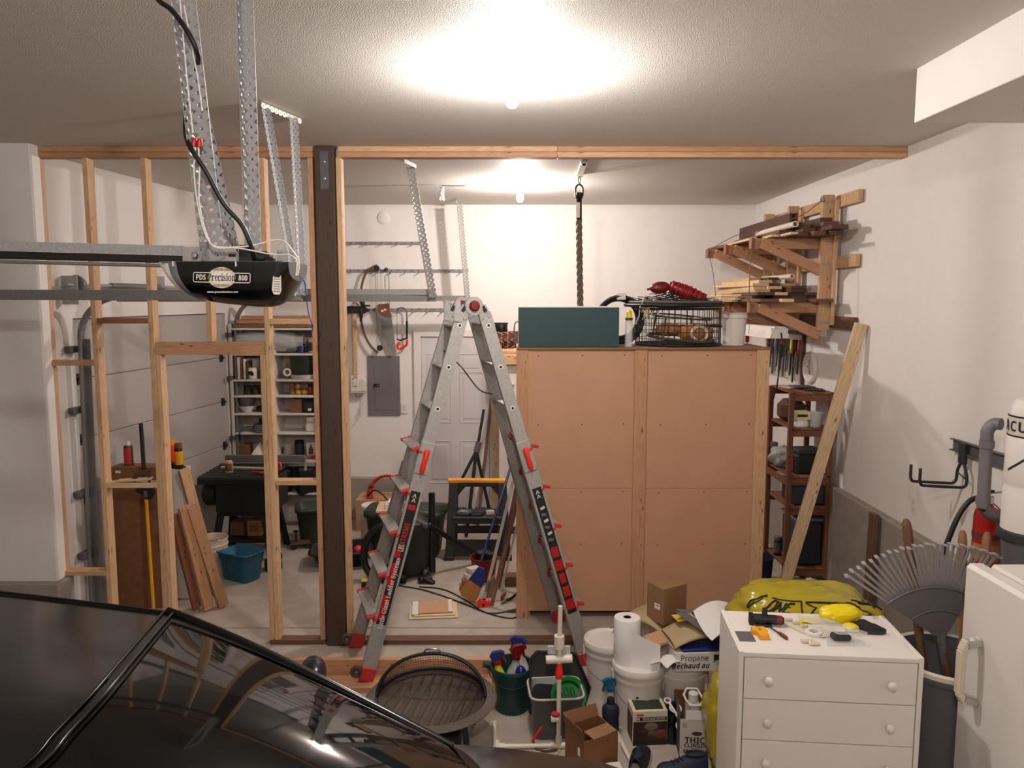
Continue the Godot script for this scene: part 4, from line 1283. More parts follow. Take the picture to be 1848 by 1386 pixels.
func back_wall() -> void:
	peg_rail("uppermost grey tool rail with empty pegs on the back wall", -1.90, -1.03, 3.227, 5)
	peg_rail("middle grey tool rail, the one from which the bow hangs", -1.90, -0.50, 2.915, 9)
	peg_rail("lowest grey tool rail, hung with the hand saw and hacksaw", -1.86, -0.55, 2.468, 8)
	var z = -8.99
	var o = thing("vent_cover", "round white cover plate high on the back wall", "cover plate", Vector3(-1.465, 3.515, z))
	plathe("disc", [Vector2(0, 0), Vector2(0.072, 0), Vector2(0.072, 0.008), Vector2(0.062, 0.014), Vector2(0, 0.016)], M.wall, Vector3(0, 0, -0.018), Vector3.BACK, 28)
	# electrical panel
	o = thing("electrical_panel", "grey electrical panel with a black latch on the back wall", "electrical panel", Vector3(-1.495, 1.585, -9.005))
	pbox("cover", Vector3(0, 0, 0.0), Vector3(0.375, 0.70, 0.03), M.panelgrey, 0.004)
	pbox("door", Vector3(0.01, -0.03, 0.017), Vector3(0.235, 0.51, 0.008), M.panelgrey, 0.003)
	pbox("latch", Vector3(-0.085, 0.005, 0.023), Vector3(0.07, 0.038, 0.006), M.black, 0.004)
	pbox("latch_lever", Vector3(-0.07, 0.006, 0.028), Vector3(0.025, 0.018, 0.004), M.steel, 0.001)
	# wall plates
	for p in [[Vector3(-1.259, 1.319, -9.0), "white switch plate on the back wall beside the grey electrical panel"]]:
		o = thing("switch_plate", p[1], "switch", p[0])
		pbox("plate", Vector3(0, 0, 0.0), Vector3(0.075, 0.12, 0.008), M.white, 0.003)
		for k in [-0.02, 0.02]:
			pbox("socket", Vector3(0, k, 0.005), Vector3(0.026, 0.03, 0.004), M.offwhite, 0.003)
	o = thing("timer_box", "white sprinkler timer box with buttons beside the electrical panel", "timer", Vector3(-1.824, 1.616, -8.97))
	pbox("case", Vector3.ZERO, Vector3(0.10, 0.19, 0.06), M.white, 0.006)
	plathe("dial", [Vector2(0, 0), Vector2(0.009, 0), Vector2(0.008, 0.006), Vector2(0, 0.006)], M.steel, Vector3(-0.02, 0.055, 0.03), Vector3.BACK, 12)
	pbox("display", Vector3(0.0, -0.03, 0.031), Vector3(0.06, 0.008, 0.002), M.midgrey, 0.0)
	for k in 3:
		pbox("button", Vector3(-0.02, 0.02 - k * 0.012, 0.031), Vector3(0.008, 0.007, 0.003), M.darkgrey, 0.001)
	o = thing("junction_box", "plain white box fixed between the timer and the grey panel", "box", Vector3(-1.742, 1.596, -8.98))
	pbox("case", Vector3.ZERO, Vector3(0.075, 0.15, 0.05), M.white, 0.008)
	pbox("lid", Vector3(0, 0, 0.026), Vector3(0.062, 0.13, 0.004), M.white, 0.002)
	o = thing("bracket_shelf", "narrow white ledge under the timer box with a cord bundle below", "shelf", Vector3(-1.792, 1.514, -8.96))
	pbox("board", Vector3.ZERO, Vector3(0.165, 0.014, 0.08), M.offwhite, 0.002)
	ptube("cord", curve([Vector3(-0.03, -0.006, 0), Vector3(-0.02, -0.05, 0.01), Vector3(0.03, -0.045, 0.01), Vector3(0.02, -0.03, 0.0)], 5), 0.003, M.darkgrey, 6)
	o = thing("cord_bundle", "white cord tied in a bundle hanging below the timer ledge", "cord", Vector3(-1.73, 1.46, -8.97))
	ptube("cord", curve([Vector3(-0.01, 0.04, 0), Vector3(0.0, 0.0, 0), Vector3(-0.02, -0.12, 0), Vector3(-0.05, -0.22, 0), Vector3(-0.01, -0.18, 0.01), Vector3(0.0, -0.06, 0.01), Vector3(-0.03, -0.14, 0.015), Vector3(-0.06, -0.24, 0.01), Vector3(-0.13, -0.34, 0)], 5), 0.005, M.white, 6)
	# maul
	o = thing("maul", "wooden handled maul with a black head hanging on the lowest rail", "tool", Vector3(-1.814, 2.463, -8.95))
	pbox("handle", Vector3(0, -0.36, 0), Vector3(0.056, 0.86, 0.035), M.pine, 0.012)
	var g = G.new()
	g.prism([Vector2(-0.12, -0.035), Vector2(0.12, -0.03), Vector2(0.18, 0.0), Vector2(0.12, 0.045), Vector2(-0.05, 0.05), Vector2(-0.12, 0.035)], 0.06)
	part("head", g, M.black)
	# bow
	o = thing("bow", "compound bow hanging from the middle rail, its strings beside the hand saw", "bow", Vector3(-1.645, 2.476, -8.93))
	var zz = 0.0
	var c = func(x: float, y: float) -> Vector3:
		return Vector3((x - 665) * 0.00638, (558 - y) * 0.00645, 0)
	g = G.new()
	g.tube(curve([c.call(682, 481), c.call(674, 484), c.call(662, 494), c.call(655, 512), c.call(652, 530), c.call(651, 548)], 5), 0.013, 8)
	part("limb", g, M.walnut2)
	g = G.new()
	g.tube(curve([c.call(651, 575), c.call(655, 596), c.call(662, 614), c.call(672, 628), c.call(681, 635)], 5), 0.013, 8)
	part("limb", g, M.walnut2)
	ptube("riser", curve([c.call(652, 538), c.call(655, 548), c.call(652, 560), c.call(651, 580)], 5), [0.013, 0.014, 0.017, 0.02, 0.024, 0.026, 0.026, 0.022, 0.018, 0.02, 0.024, 0.024, 0.022, 0.018, 0.015, 0.014], M.black, 10)
	pbox("arrow_rest", c.call(661, 552), Vector3(0.09, 0.02, 0.02), M.black, 0.004)
	for w in [[681, 486], [684, 627]]:
		var e = plathe("cam", [Vector2(0, -0.012), Vector2(0.03, -0.012), Vector2(0.034, 0.0), Vector2(0.03, 0.012), Vector2(0, 0.012)], M.black, c.call(w[0], w[1]), Vector3.BACK, 18)
		plathe("hub", [Vector2(0, 0.012), Vector2(0.013, 0.012), Vector2(0.01, 0.018), Vector2(0, 0.018)], M.rust, c.call(w[0], w[1]), Vector3.BACK, 12, e)
	for x in [679, 682, 688]:
		ptube("string", [c.call(x, 486), c.call(x + 0.5, 627)], 0.0018, M.darkgrey, 4)
	o = thing("hook", "thin steel rod hook hanging by the bow on the middle rail", "hook", Vector3(-1.437, 2.93, -8.95))
	g = G.new()
	g.ball(Vector3(0, 0, 0.0), Vector3(0.024, 0.02, 0.03), 10)
	part("clip", g, M.rust)
	ptube("rod", curve([Vector3(0.06, -0.01, 0), Vector3(0.055, -0.03, 0), Vector3(0.03, -0.06, 0), Vector3(0.03, -0.2, 0), Vector3(0.03, -0.50, 0)], 4), 0.004, M.grey, 6)
	# hand saw
	o = thing("hand_saw", "hand saw with a dark wooden grip hanging from the lowest rail", "saw", Vector3(-1.473, 2.464, -8.93), 0)
	o.rotation_degrees.z = 0
	c = func(x: float, y: float) -> Vector2:
		return Vector2((x - 692) * 0.00638, (560 - y) * 0.00645)
	g = G.new()
	g.prism([c.call(676, 553), c.call(706, 573), c.call(714, 634), c.call(711, 637), c.call(706, 637)], 0.004)
	part("blade", g, M.sawsteel)
	g = G.new()
	var hp = []
	for p in [[680, 552], [685, 549], [697, 549], [700, 546], [703, 552], [702, 558], [706, 568], [706, 573], [699, 572], [691, 570], [684, 564]]:
		hp.append(c.call(p[0], p[1]))
	g.prism(hp, 0.022)
	part("grip", g, M.redwood)
	for e in [[690, 561], [695, 559]]:
		g = G.new()
		var q: Vector2 = c.call(e[0], e[1])
		g.turn(Vector3(q.x, q.y, 0.0115), Basis())
		g.prism([Vector2(-0.014, -0.008), Vector2(0.012, -0.012), Vector2(0.018, 0.0), Vector2(0.005, 0.012), Vector2(-0.014, 0.008)], 0.002)
		part("finger_hole", g, M.wall)
	# hacksaw
	o = thing("hacksaw", "hacksaw with a red handle hanging from the lowest rail", "hacksaw", Vector3(-1.267, 2.274, -8.93))
	c = func(x: float, y: float) -> Vector3:
		return Vector3((x - 725) * 0.00638, (590 - y) * 0.00645, 0)
	ptube("frame", curve([c.call(717, 558), c.call(726, 556), c.call(733, 559), c.call(734.5, 566), c.call(734.5, 590)], 4), 0.008, M.grey, 8)
	ptube("spine", [c.call(734.5, 580), c.call(734, 612)], 0.011, M.black, 8)
	ptube("blade", [c.call(717, 556), c.call(717, 612)], 0.003, M.steel, 5)
	ptube("lower_arm", [c.call(716, 612), c.call(722, 614), c.call(734, 610)], 0.009, M.black, 8)
	ptube("handle", curve([c.call(734, 613), c.call(733, 622), c.call(720, 629), c.call(717, 624), c.call(720, 617)], 4), 0.014, M.lever, 8)
	# tangle of white cord on the ceiling
	o = thing("cord_bundle", "white cord tied in a bundle dangling from the ceiling behind the top plate", "cord", Vector3(-0.66, 3.655, -7.45))
	var kn = []
	for i in 40:
		kn.append(Vector3(cos(i * 1.7) * 0.022, -0.01 - 0.13 * absf(sin(i * 0.37)), sin(i * 2.3) * 0.02))
	ptube("cord", kn, 0.005, M.white, 5)
	ptube("lead", [Vector3(0, 0, 0), Vector3(0.02, -0.006, 0), Vector3(0.22, -0.006, 0)], 0.004, M.darkgrey, 5)
	# workbench with a wooden top, seen between ladder and brown cabinet
	var bx = 0.165
	o = thing("workbench", "pale grey bench cabinet with a thick wooden top behind the ladder", "workbench", Vector3(bx, 0, -8.62))
	pbox("body", Vector3(0, 0.99, 0), Vector3(0.62, 1.80, 0.56), M.whitegloss, 0.01)
	pbox("top", Vector3(0, 1.945, 0.02), Vector3(0.68, 0.11, 0.64), M.pine, 0.006)
	pbox("handle", Vector3(-0.2, 1.68, 0.29), Vector3(0.12, 0.03, 0.02), M.white, 0.006)
	pbox("plinth", Vector3(0, 0.045, -0.02), Vector3(0.56, 0.09, 0.5), M.midgrey, 0.004)
	o = carton("carton", "reddish brown box on the wooden bench top behind the model ship", "box", Vector3(-0.03, 2.0, -8.62), Vector3(0.34, 0.235, 0.2), M.darkbox)
	jar("pot", "black plant pot with a rolled rim on the reddish brown box", "pot", Vector3(-0.12, 2.235, -8.62), 0.07, 0.095, M.black, null)
	plathe("rim", [Vector2(0.07, 0.08), Vector2(0.078, 0.08), Vector2(0.078, 0.096), Vector2(0.07, 0.096)], M.black, Vector3.ZERO, Vector3.UP, 20)
	o = thing("model_ship", "small wooden model ship with billowing veneer sails on the bench top", "model ship", Vector3(-0.045, 2.0, -8.42))
	pbox("stand", Vector3(0.0, 0.015, 0), Vector3(0.24, 0.03, 0.06), M.fir, 0.004)
	g = G.new()
	g.prism([Vector2(-0.12, 0.055), Vector2(-0.10, 0.032), Vector2(0.10, 0.032), Vector2(0.135, 0.07), Vector2(0.06, 0.06), Vector2(-0.06, 0.055)], 0.05)
	part("hull", g, M.ship)
	for m in [[-0.07, 0.20], [0.0, 0.25], [0.07, 0.24]]:
		ptube("mast", [Vector3(m[0], 0.05, 0), Vector3(m[0], m[1] + 0.03, 0)], 0.004, M.ship, 6)
		for k in 2:
			g = G.new()
			var y0: float = 0.07 + k * 0.085
			var xm: float = m[0]
			var wd = 0.085 - 0.02 * k
			g.sheet(func(u, v): return Vector3(xm - 0.035 + 0.06 * sin(PI * v), y0 + v * 0.08, (u - 0.5) * wd + 0.0), 4, 8)
			part("sail", g, M.ship)
			ptube("spar", [Vector3(xm - 0.035, y0 + 0.08, -wd / 2), Vector3(xm - 0.035, y0 + 0.08, wd / 2)], 0.003, M.ship, 5)
	# long things leaning between door and bench
	for b in [[Vector3(-0.552, -0.345, -8.72), Vector3(-0.336, 1.143, -8.95), M.white, 0.03, "white length of moulding leaning on the door frame behind the tripod"], [Vector3(-0.472, -0.312, -8.66), Vector3(-0.284, 1.114, -8.93), M.offwhite, 0.035, "grooved white trim leaning beside the plain white moulding"], [Vector3(-0.393, -0.246, -8.62), Vector3(-0.231, 1.492, -8.92), M.sill, 0.035, "mottled dark stick leaning against the wall by the house door"], [Vector3(-0.179, -0.273, -8.7), Vector3(-0.199, 1.633, -8.93), M.ply, 0.095, "wide pale board standing upright between the door and bench"]]:
		var foot: Vector3 = b[0]
		foot.y = 0.01
		leaning_box("board", b[4], "board", foot, b[1], b[3], 0.02, b[2], "", Vector3(0, 0, 1))


func bay_middle() -> void:
	# green tote with papers
	var o = thing("tote", "large dark green storage tote with books stacked on its pale lid", "tote", Vector3(-1.08, 0, -7.75), -4)
	var g = G.new()
	var rr = func(a: float, w: float, d: float, y: float) -> Vector3:
		var c = cos(a)
		var s = sin(a)
		return Vector3(signf(c) * pow(absf(c), 0.3) * w, y, signf(s) * pow(absf(s), 0.3) * d)
	var lv = [[0.0, 0.33, 0.17], [0.02, 0.34, 0.18], [0.40, 0.385, 0.215], [0.42, 0.41, 0.235], [0.47, 0.41, 0.235], [0.47, 0.0, 0.0]]
	g.sheet(func(u, v):
		var k = v * 5.0
		var i = mini(int(k), 4)
		return rr.call(TAU * u, lerpf(lv[i][1], lv[i + 1][1], k - i), lerpf(lv[i][2], lv[i + 1][2], k - i), lerpf(lv[i][0], lv[i + 1][0], k - i)), 48, 5, true)
	part("body", g, M.tote)
	for s in [-0.2, 0.0, 0.2]:
		pbox("rib", Vector3(s, 0.22, 0.205), Vector3(0.012, 0.34, 0.012), M.tote, 0.003)
	g = G.new()
	g.box(Vector3(0, 0, 0), Vector3(0.42, 0.03, 0.36), 0.006)
	solo("board", g, M.pale, "pale square board lying on the green tote under the papers", "board", Vector3(-1.16, 0.487, -7.72), 4)
	for k in 3:
		o = carton("book", ["glossy magazine at the bottom of the pile on the green tote", "open white manual in the middle of the pile on the tote", "top sheet of the paper pile, under the black tool, on the tote"][k], "book", Vector3(-1.12 + 0.01 * k, 0.503 + k * 0.022, -7.72), Vector3(0.34 - k * 0.03, 0.02, 0.26), M.paper, null, 8 - 7 * k)
		for i in 3:
			pbox("print", Vector3(-0.08 + i * 0.08, 0.0205, 0.02 * i), Vector3(0.05, 0.001, 0.10), [M.grey, M.midgrey, M.grey][i], 0.0)
	o = thing("router", "black cordless tool lying on top of the paper pile on the green tote", "power tool", Vector3(-1.12, 0.572, -7.72), 15)
	ptube("body", [Vector3(-0.08, 0.05, 0), Vector3(-0.05, 0.05, 0), Vector3(0.05, 0.05, 0), Vector3(0.08, 0.05, 0)], [0.03, 0.05, 0.045, 0.03], M.black, 12)
	pbox("battery", Vector3(-0.03, 0.02, 0.03), Vector3(0.09, 0.04, 0.07), M.rust, 0.008)
	# lidless white bin behind the stud
	jar("tub", "white plastic tub half hidden behind the stud beside the green tote", "tub", Vector3(-1.47, 0.0, -8.0), 0.13, 0.44, M.offwhite, M.white)
	# red hose and rails behind
	o = thing("hose", "coiled red air hose lying by the back wall behind the tote", "hose", Vector3(-1.42, 0.30, -8.55))
	for k in 3:
		ptube("loop", circle(Vector3(0.0, 0.12 + 0.01 * k, -0.02 * k), 0.205 - 0.018 * k, 26, Vector3(0, 0.55, 1)), 0.013, M.cap, 8, null, true)
	ptube("tail", curve([Vector3(-0.2, 0.1, 0.05), Vector3(-0.1, 0.17, 0.07), Vector3(0.02, 0.08, 0.1), Vector3(0.08, -0.05, 0.14)], 5), 0.009, M.black, 7)
	pbox("coupling", Vector3(-0.16, 0.20, 0.03), Vector3(0.05, 0.035, 0.03), M.darkred, 0.008)
	carton("crate", "low wooden crate against the back wall that carries the red hose", "crate", Vector3(-1.45, 0.0, -8.66), Vector3(0.60, 0.36, 0.36), M.fir)
	# shop vacuum
	o = thing("shop_vacuum", "black shop vacuum drum with two standing wands behind the ladder", "vacuum", Vector3(-0.97, 0, -7.12))
	plathe("drum", [Vector2(0, 0.05), Vector2(0.17, 0.05), Vector2(0.185, 0.09), Vector2(0.20, 0.42), Vector2(0.205, 0.43), Vector2(0.205, 0.46), Vector2(0.19, 0.52), Vector2(0.12, 0.56), Vector2(0.0, 0.57)], M.darkgrey, Vector3.ZERO, Vector3.UP, 28)
	pbeam("handle", Vector3(-0.02, 0.57, 0.06), Vector3(0.19, 0.50, 0.13), 0.05, 0.05, M.midgrey, Vector3.UP, 0.012)
	for a in [0.6, 1.9, 3.4, 5.2]:
		var p = Vector3(cos(a) * 0.19, 0.0, sin(a) * 0.19)
		g = G.new()
		g.ball(p + Vector3(0, 0.045, 0), Vector3(0.055, 0.045, 0.055), 12)
		part("caster", g, M.black)
	ptube("wand", [Vector3(0.215, 0.03, 0.03), Vector3(0.215, 0.78, -0.02)], [0.034, 0.03], M.black, 12)
	g = G.new()
	g.beam(Vector3(0.18, 0.50, 0.06), Vector3(0.62, 0.10, -0.26), 0.055, 0.05, Vector3.UP, 0.012)
	part("wand", g, M.black)
	ptube("hose", curve([Vector3(-0.05, 0.45, 0.14), Vector3(-0.2, 0.52, 0.16), Vector3(-0.36, 0.40, 0.16), Vector3(-0.40, 0.18, 0.16), Vector3(-0.30, 0.04, 0.2), Vector3(-0.12, 0.04, 0.24), Vector3(0.0, 0.045, 0.25)], 6), 0.034, M.black, 12)
	g = G.new()
	g.box(Vector3(0, 0.03, 0), Vector3(0.13, 0.06, 0.07), 0.015)
	g.beam(Vector3(-0.03, 0.05, 0.02), Vector3(0.06, 0.0, 0.08), 0.05, 0.05, Vector3.UP, 0.012)
	solo("plug", g, M.black, "black plug adapter on the floor at the foot of the vacuum drum", "plug", Vector3(-0.80, 0, -6.90), 30)
	for k in 3:
		carton("book", ["lowest book of the small pile behind the ladder rails", "middle book of the small pile behind the ladder rails", "topmost book of the small pile behind the ladder rails"][k], "book", Vector3(-1.16, k * 0.09, -7.42), Vector3(0.16, 0.085, 0.12), [M.offwhite, M.midgrey, M.white][k], null, 5 * k)
	# black tray with a pink ball
	o = thing("mixing_tray", "shallow black mixing tray on the floor behind the dark post", "tray", Vector3(-1.68, 0, -7.42), 10)
	g = G.new()
	lv = [[0.0, 0.20, 0.13], [0.01, 0.21, 0.14], [0.15, 0.28, 0.20], [0.152, 0.31, 0.23], [0.165, 0.31, 0.23], [0.165, 0.275, 0.195], [0.02, 0.20, 0.13], [0.018, 0.0, 0.0]]
	g.sheet(func(u, v):
		var k = v * 7.0
		var i = mini(int(k), 6)
		return rr.call(TAU * u, lerpf(lv[i][1], lv[i + 1][1], k - i), lerpf(lv[i][2], lv[i + 1][2], k - i), lerpf(lv[i][0], lv[i + 1][0], k - i)), 40, 7, true)
	part("body", g, M.black)
	o = thing("ball", "bright pink ball in the black mixing tray", "ball", Vector3(-1.50, 0.12, -7.36))
	g = G.new()
	g.ball(Vector3(0, 0.04, 0), Vector3(0.045, 0.04, 0.045), 14)
	part("rubber", g, flat(Color(0.85, 0.08, 0.28), 0.5))
	o = thing("tote", "dark green lidless bin behind the studs, seen through the door blocking", "tote", Vector3(-2.10, 0, -8.12), 12)
	g = G.new()
	lv = [[0.0, 0.15, 0.13], [0.01, 0.16, 0.14], [0.36, 0.20, 0.17], [0.362, 0.215, 0.185], [0.40, 0.215, 0.185], [0.40, 0.195, 0.165], [0.3, 0.18, 0.16], [0.3, 0.0, 0.0]]
	g.sheet(func(u, v):
		var k = v * 7.0
		var i = mini(int(k), 6)
		return rr.call(TAU * u, lerpf(lv[i][1], lv[i + 1][1], k - i), lerpf(lv[i][2], lv[i + 1][2], k - i), lerpf(lv[i][0], lv[i + 1][0], k - i)), 40, 7, true)
	part("body", g, M.tote)
	o = thing("stud_finder", "small black and yellow tool standing on the floor beside the stud", "tool", Vector3(-1.315, 0, -6.72), 10)
	pbox("body", Vector3(0, 0.04, 0), Vector3(0.07, 0.08, 0.05), M.black, 0.008)
	pbox("top", Vector3(0, 0.085, 0), Vector3(0.072, 0.014, 0.052), M.lemon, 0.004)
	# tripod stand
	o = thing("tripod", "black tripod stand with spread legs in front of the house door", "tripod", Vector3(-0.40, 0, -8.55))
	var apex = Vector3(0.0, 0.90, 0)
	for f in [Vector3(-0.47, 0.012, 0.25), Vector3(-0.10, 0.012, 0.30), Vector3(0.20, 0.012, 0.12)]:
		ptube("leg", [apex, f], 0.018, M.black, 8)
	ptube("column", [apex + Vector3(0, -0.05, 0), apex + Vector3(0.08, 0.45, -0.15)], 0.016, M.black, 8)
	ptube("collar", [apex + Vector3(0, -0.01, 0), apex + Vector3(0.03, 0.10, -0.02)], 0.034, M.midgrey, 12)
	# folding work stand with a yellow edge
	o = thing("work_stand", "dark grey folding work stand with a bright yellow top edge", "work stand", Vector3(-0.34, 0, -7.62))
	g = G.new()
	g.box(Vector3(0.0, 0.785, 0.0), Vector3(0.60, 0.032, 0.08), 0.004)
	part("top_edge", g, M.yellow)
	for s in [-1, 1]:
		g = G.new()
		g.beam(Vector3(s * 0.24, 0.77, 0.02), Vector3(s * 0.285, 0.0, 0.10), 0.09, 0.05, Vector3(0, 0, 1), 0.006)
		part("leg", g, M.darkgrey)
		g = G.new()
		g.beam(Vector3(s * 0.235, 0.77, -0.02), Vector3(s * 0.27, 0.0, -0.30), 0.07, 0.04, Vector3(0, 0, 1), 0.006)
		part("leg", g, M.darkgrey)
		g = G.new()
		g.prism([Vector2(s * 0.21, 0.77), Vector2(s * 0.21, 0.62), Vector2(s * 0.13, 0.72), Vector2(s * 0.10, 0.77)], 0.03)
		part("gusset", g, M.darkgrey)
		pbox("foot", Vector3(s * 0.29, 0.02, 0.10), Vector3(0.10, 0.04, 0.08), M.darkgrey, 0.006)
	pbox("head_rail", Vector3(0, 0.75, 0.01), Vector3(0.48, 0.045, 0.05), M.darkgrey, 0.004)
	pbox("shelf", Vector3(0, 0.43, -0.04), Vector3(0.50, 0.02, 0.34), M.darkgrey, 0.004)
	pbox("shelf_rail", Vector3(0, 0.395, 0.10), Vector3(0.50, 0.05, 0.02), M.darkgrey, 0.004)
	pbox("cross_brace", Vector3(0, 0.30, 0.06), Vector3(0.50, 0.075, 0.02), M.black, 0.004)
	pbox("lower_panel", Vector3(0, 0.12, 0.09), Vector3(0.52, 0.17, 0.02), M.darkgrey, 0.004)
	for k in 3:
		o = carton("tool_box", ["chrome tool set in a tray on the work stand's shelf", "black bit case on the work stand's shelf", "white capped tube on the work stand's shelf"][k], "tool set", Vector3(-0.48 + k * 0.13, 0.442, -7.60), Vector3(0.13, 0.03, 0.12) if k < 2 else Vector3(0.08, 0.04, 0.04), [M.steel, M.black, M.white][k], M.steel if k == 1 else null, -20 + 15 * k)
		pbox("lid", Vector3(0, 0.034 if k < 2 else 0.042, 0.0), Vector3(0.09 if k < 2 else 0.04, 0.006, 0.08 if k < 2 else 0.03), [M.chrome, M.darkgrey, M.cream][k], 0.002)
	# broom
	o = thing("broom", "broom with a blue cap and straw bristles leaning against the ladder", "broom", Vector3(-0.33, 0, -6.36))
	var top: Vector3 = Vector3(-0.016, 1.003, -7.2) - o.position
	var neck: Vector3 = Vector3(-0.266, 0.35, -6.45) - o.position
	ptube("handle", [neck, top], 0.012, flat(Color(0.07, 0.08, 0.30), 0.4), 10)
	g = G.new()
	var d: Vector3 = (neck * 0.9).normalized()
	g.turn(neck * 0.62, Basis(Vector3.UP, -0.25) * Basis(Vector3.BACK, -0.22))
	g.prism([Vector2(-0.075, -0.03), Vector2(0.05, -0.07), Vector2(0.06, 0.02), Vector2(0.03, 0.10), Vector2(-0.02, 0.10)], 0.035)
	part("cap", g, M.broomblue)
	g = G.new()
	g.turn(neck * 0.62, Basis(Vector3.UP, -0.25) * Basis(Vector3.BACK, -0.22))
	g.prism([Vector2(-0.073, -0.028), Vector2(-0.13, -0.15), Vector2(-0.11, -0.185), Vector2(-0.05, -0.21), Vector2(0.02, -0.215), Vector2(0.05, -0.068)], 0.04)
	part("bristles", g, M.straw)
	# small boxes and bricks behind the broom
	for k in 4:
		o = carton("carton", ["lowest brick-like block of the little pile behind the broom", "second brick-like block of the little pile behind the broom", "third block up in the little pile, white ended, behind the broom", "top block of the little pile behind the broom, pale and printed"][k], "box", Vector3(-0.415 + k * 0.022, k * 0.047, -6.72 - k * 0.02), Vector3(0.11, 0.045, 0.08), [M.card2, M.cedar, M.cream, M.offwhite][k], M.paper if k > 1 else null, 12 * k)
	o = thing("bucket", "red bucket of tools on the floor in front of the work stand", "bucket", Vector3(-0.26, 0, -6.98))
	plathe("body", tub_profile(0.095, 0.125, 0.22), M.darkred, Vector3.ZERO, Vector3.UP, 26)
	g = G.new()
	g.box(Vector3(-0.02, 0.22, 0), Vector3(0.13, 0.1, 0.09), 0.02)
	g.box(Vector3(0.05, 0.20, 0.03), Vector3(0.08, 0.12, 0.06), 0.015)
	solo("tool_pouch", g, M.black, "black tool pouch stuffed in the red bucket", "pouch", Vector3(-0.25, 0.01, -6.98))
	# levels and straightedges
	for b in [[Vector3(-0.24, 0.0, -6.474), Vector3(0.01, 0.999, -6.7), M.alu, 0.028, "thin aluminium straightedge leaning on the ladder, its foot by the orange tape"], [Vector3(-0.13, 0.0, -6.746), Vector3(0.05, 0.914, -6.8), M.sill, 0.055, "dark wooden spirit level leaning on the brown cabinet's corner"], [Vector3(-0.173, 0.0, -6.316), Vector3(0.076, 0.988, -6.5), M.redwood, 0.03, "slender red and steel level leaning between ladder and brown cabinet"], [Vector3(-0.094, 0.0, -6.666), Vector3(0.096, 0.878, -6.55), M.offwhite, 0.016, "pale thin rod leaning in the narrow gap by the brown cabinet"]]:
		var foot: Vector3 = b[0]
		foot.y = 0.012
		o = thing("level" if b[3] > 0.02 else "rod", b[4], "level", foot)
		pbeam("bar", Vector3.ZERO, b[1] - foot, b[3], 0.02, b[2], Vector3(0, 0, 1), 0.002)
		if b[2] != M.sill and b[3] > 0.025:
			pbeam("vial", (b[1] - foot) * 0.06 + Vector3(0, 0, 0.004), (b[1] - foot) * 0.16 + Vector3(0, 0, 0.004), b[3] * 0.9, 0.022, M.chrome, Vector3(0, 0, 1), 0.003)
	o = thing("tape_measure", "orange tape measure on the floor at the foot of the levels", "tape measure", Vector3(-0.235, 0, -6.34), 10)
	g = G.new()
	g.prism([Vector2(-0.055, 0.0), Vector2(0.05, 0.0), Vector2(0.055, 0.03), Vector2(0.035, 0.055), Vector2(-0.035, 0.06), Vector2(-0.058, 0.035)], 0.05)
	part("case", g, M.lever)
	pbox("clip", Vector3(-0.01, 0.02, 0.028), Vector3(0.02, 0.025, 0.006), M.black, 0.002)
	pbox("lock", Vector3(0.0, 0.06, 0.0), Vector3(0.025, 0.012, 0.03), M.black, 0.003)
	g = G.new()
	g.prism([Vector2(-0.05, 0.0), Vector2(0.02, 0.0), Vector2(0.06, 0.09), Vector2(0.05, 0.19), Vector2(0.02, 0.16), Vector2(-0.03, 0.08)], 0.025)
	solo("putty_knife", g, M.card2, "pale wooden wedge standing behind the orange tape measure", "wedge", Vector3(-0.20, 0, -6.55), 20)
	o = thing("pliers", "pair of pliers with dark red grips on the floor by the brown cabinet", "pliers", Vector3(-0.06, 0.0, -6.42), 0)
	ptube("grip", curve([Vector3(0.0, 0.02, 0), Vector3(-0.03, 0.02, -0.06), Vector3(0.0, 0.03, -0.13)], 4), 0.013, M.darkred, 8)
	ptube("grip", curve([Vector3(0.0, 0.02, 0), Vector3(0.05, 0.02, -0.04), Vector3(0.10, 0.04, -0.10)], 4), 0.012, M.black, 8)
	ptube("jaw", [Vector3(0.0, 0.02, 0), Vector3(-0.03, 0.016, 0.06)], [0.016, 0.007], M.steel, 8)
	g = G.new()
	g.box(Vector3(0, 0.0475, 0), Vector3(0.19, 0.095, 0.12), 0.006)
	solo("wood_block", g, M.sill, "dark offcut block on the floor against the brown cabinet's edge", "block", Vector3(0.03, 0, -6.85), 3)
	o = thing("extension_cord", "thin black cord snaking across the floor from the vacuum to the cabinet", "cord", Vector3(-0.3, 0, -6.4))
	var pts = []
	for p in [Vector3(-1.191, 0.0, -6.884), Vector3(-1.026, 0.0, -6.801), Vector3(-0.814, 0.0, -6.706), Vector3(-0.602, 0.0, -6.55), Vector3(-0.396, 0.0, -6.364), Vector3(-0.202, 0.0, -6.177), Vector3(-0.018, 0.0, -6.076), Vector3(0.064, 0.0, -6.132)]:
		pts.append(p - o.position + Vector3(0, 0.006, 0))
	ptube("cord", curve(pts, 6), 0.006, M.black, 6)
	pts = []
	for p in [Vector3(-0.837, 0.0, -6.773), Vector3(-0.615, 0.0, -6.706), Vector3(-0.402, 0.0, -6.462), Vector3(-0.249, 0.0, -6.223), Vector3(-0.156, 0.0, -6.177), Vector3(-0.042, 0.0, -6.211)]:
		pts.append(p - o.position + Vector3(0, 0.006, 0))
	ptube("cord", curve(pts, 6), 0.006, M.black, 6)
	ptube("plug", [pts[5], pts[5] + Vector3(0.1, 0.012, 0)], [0.012, 0.02], M.rust, 8)
	# folded cardboard on the floor
	o = thing("cardboard", "folded pale cardboard piece lying flat on the floor behind the bottom plate", "cardboard", Vector3(-0.655, 0, -6.22), 6)
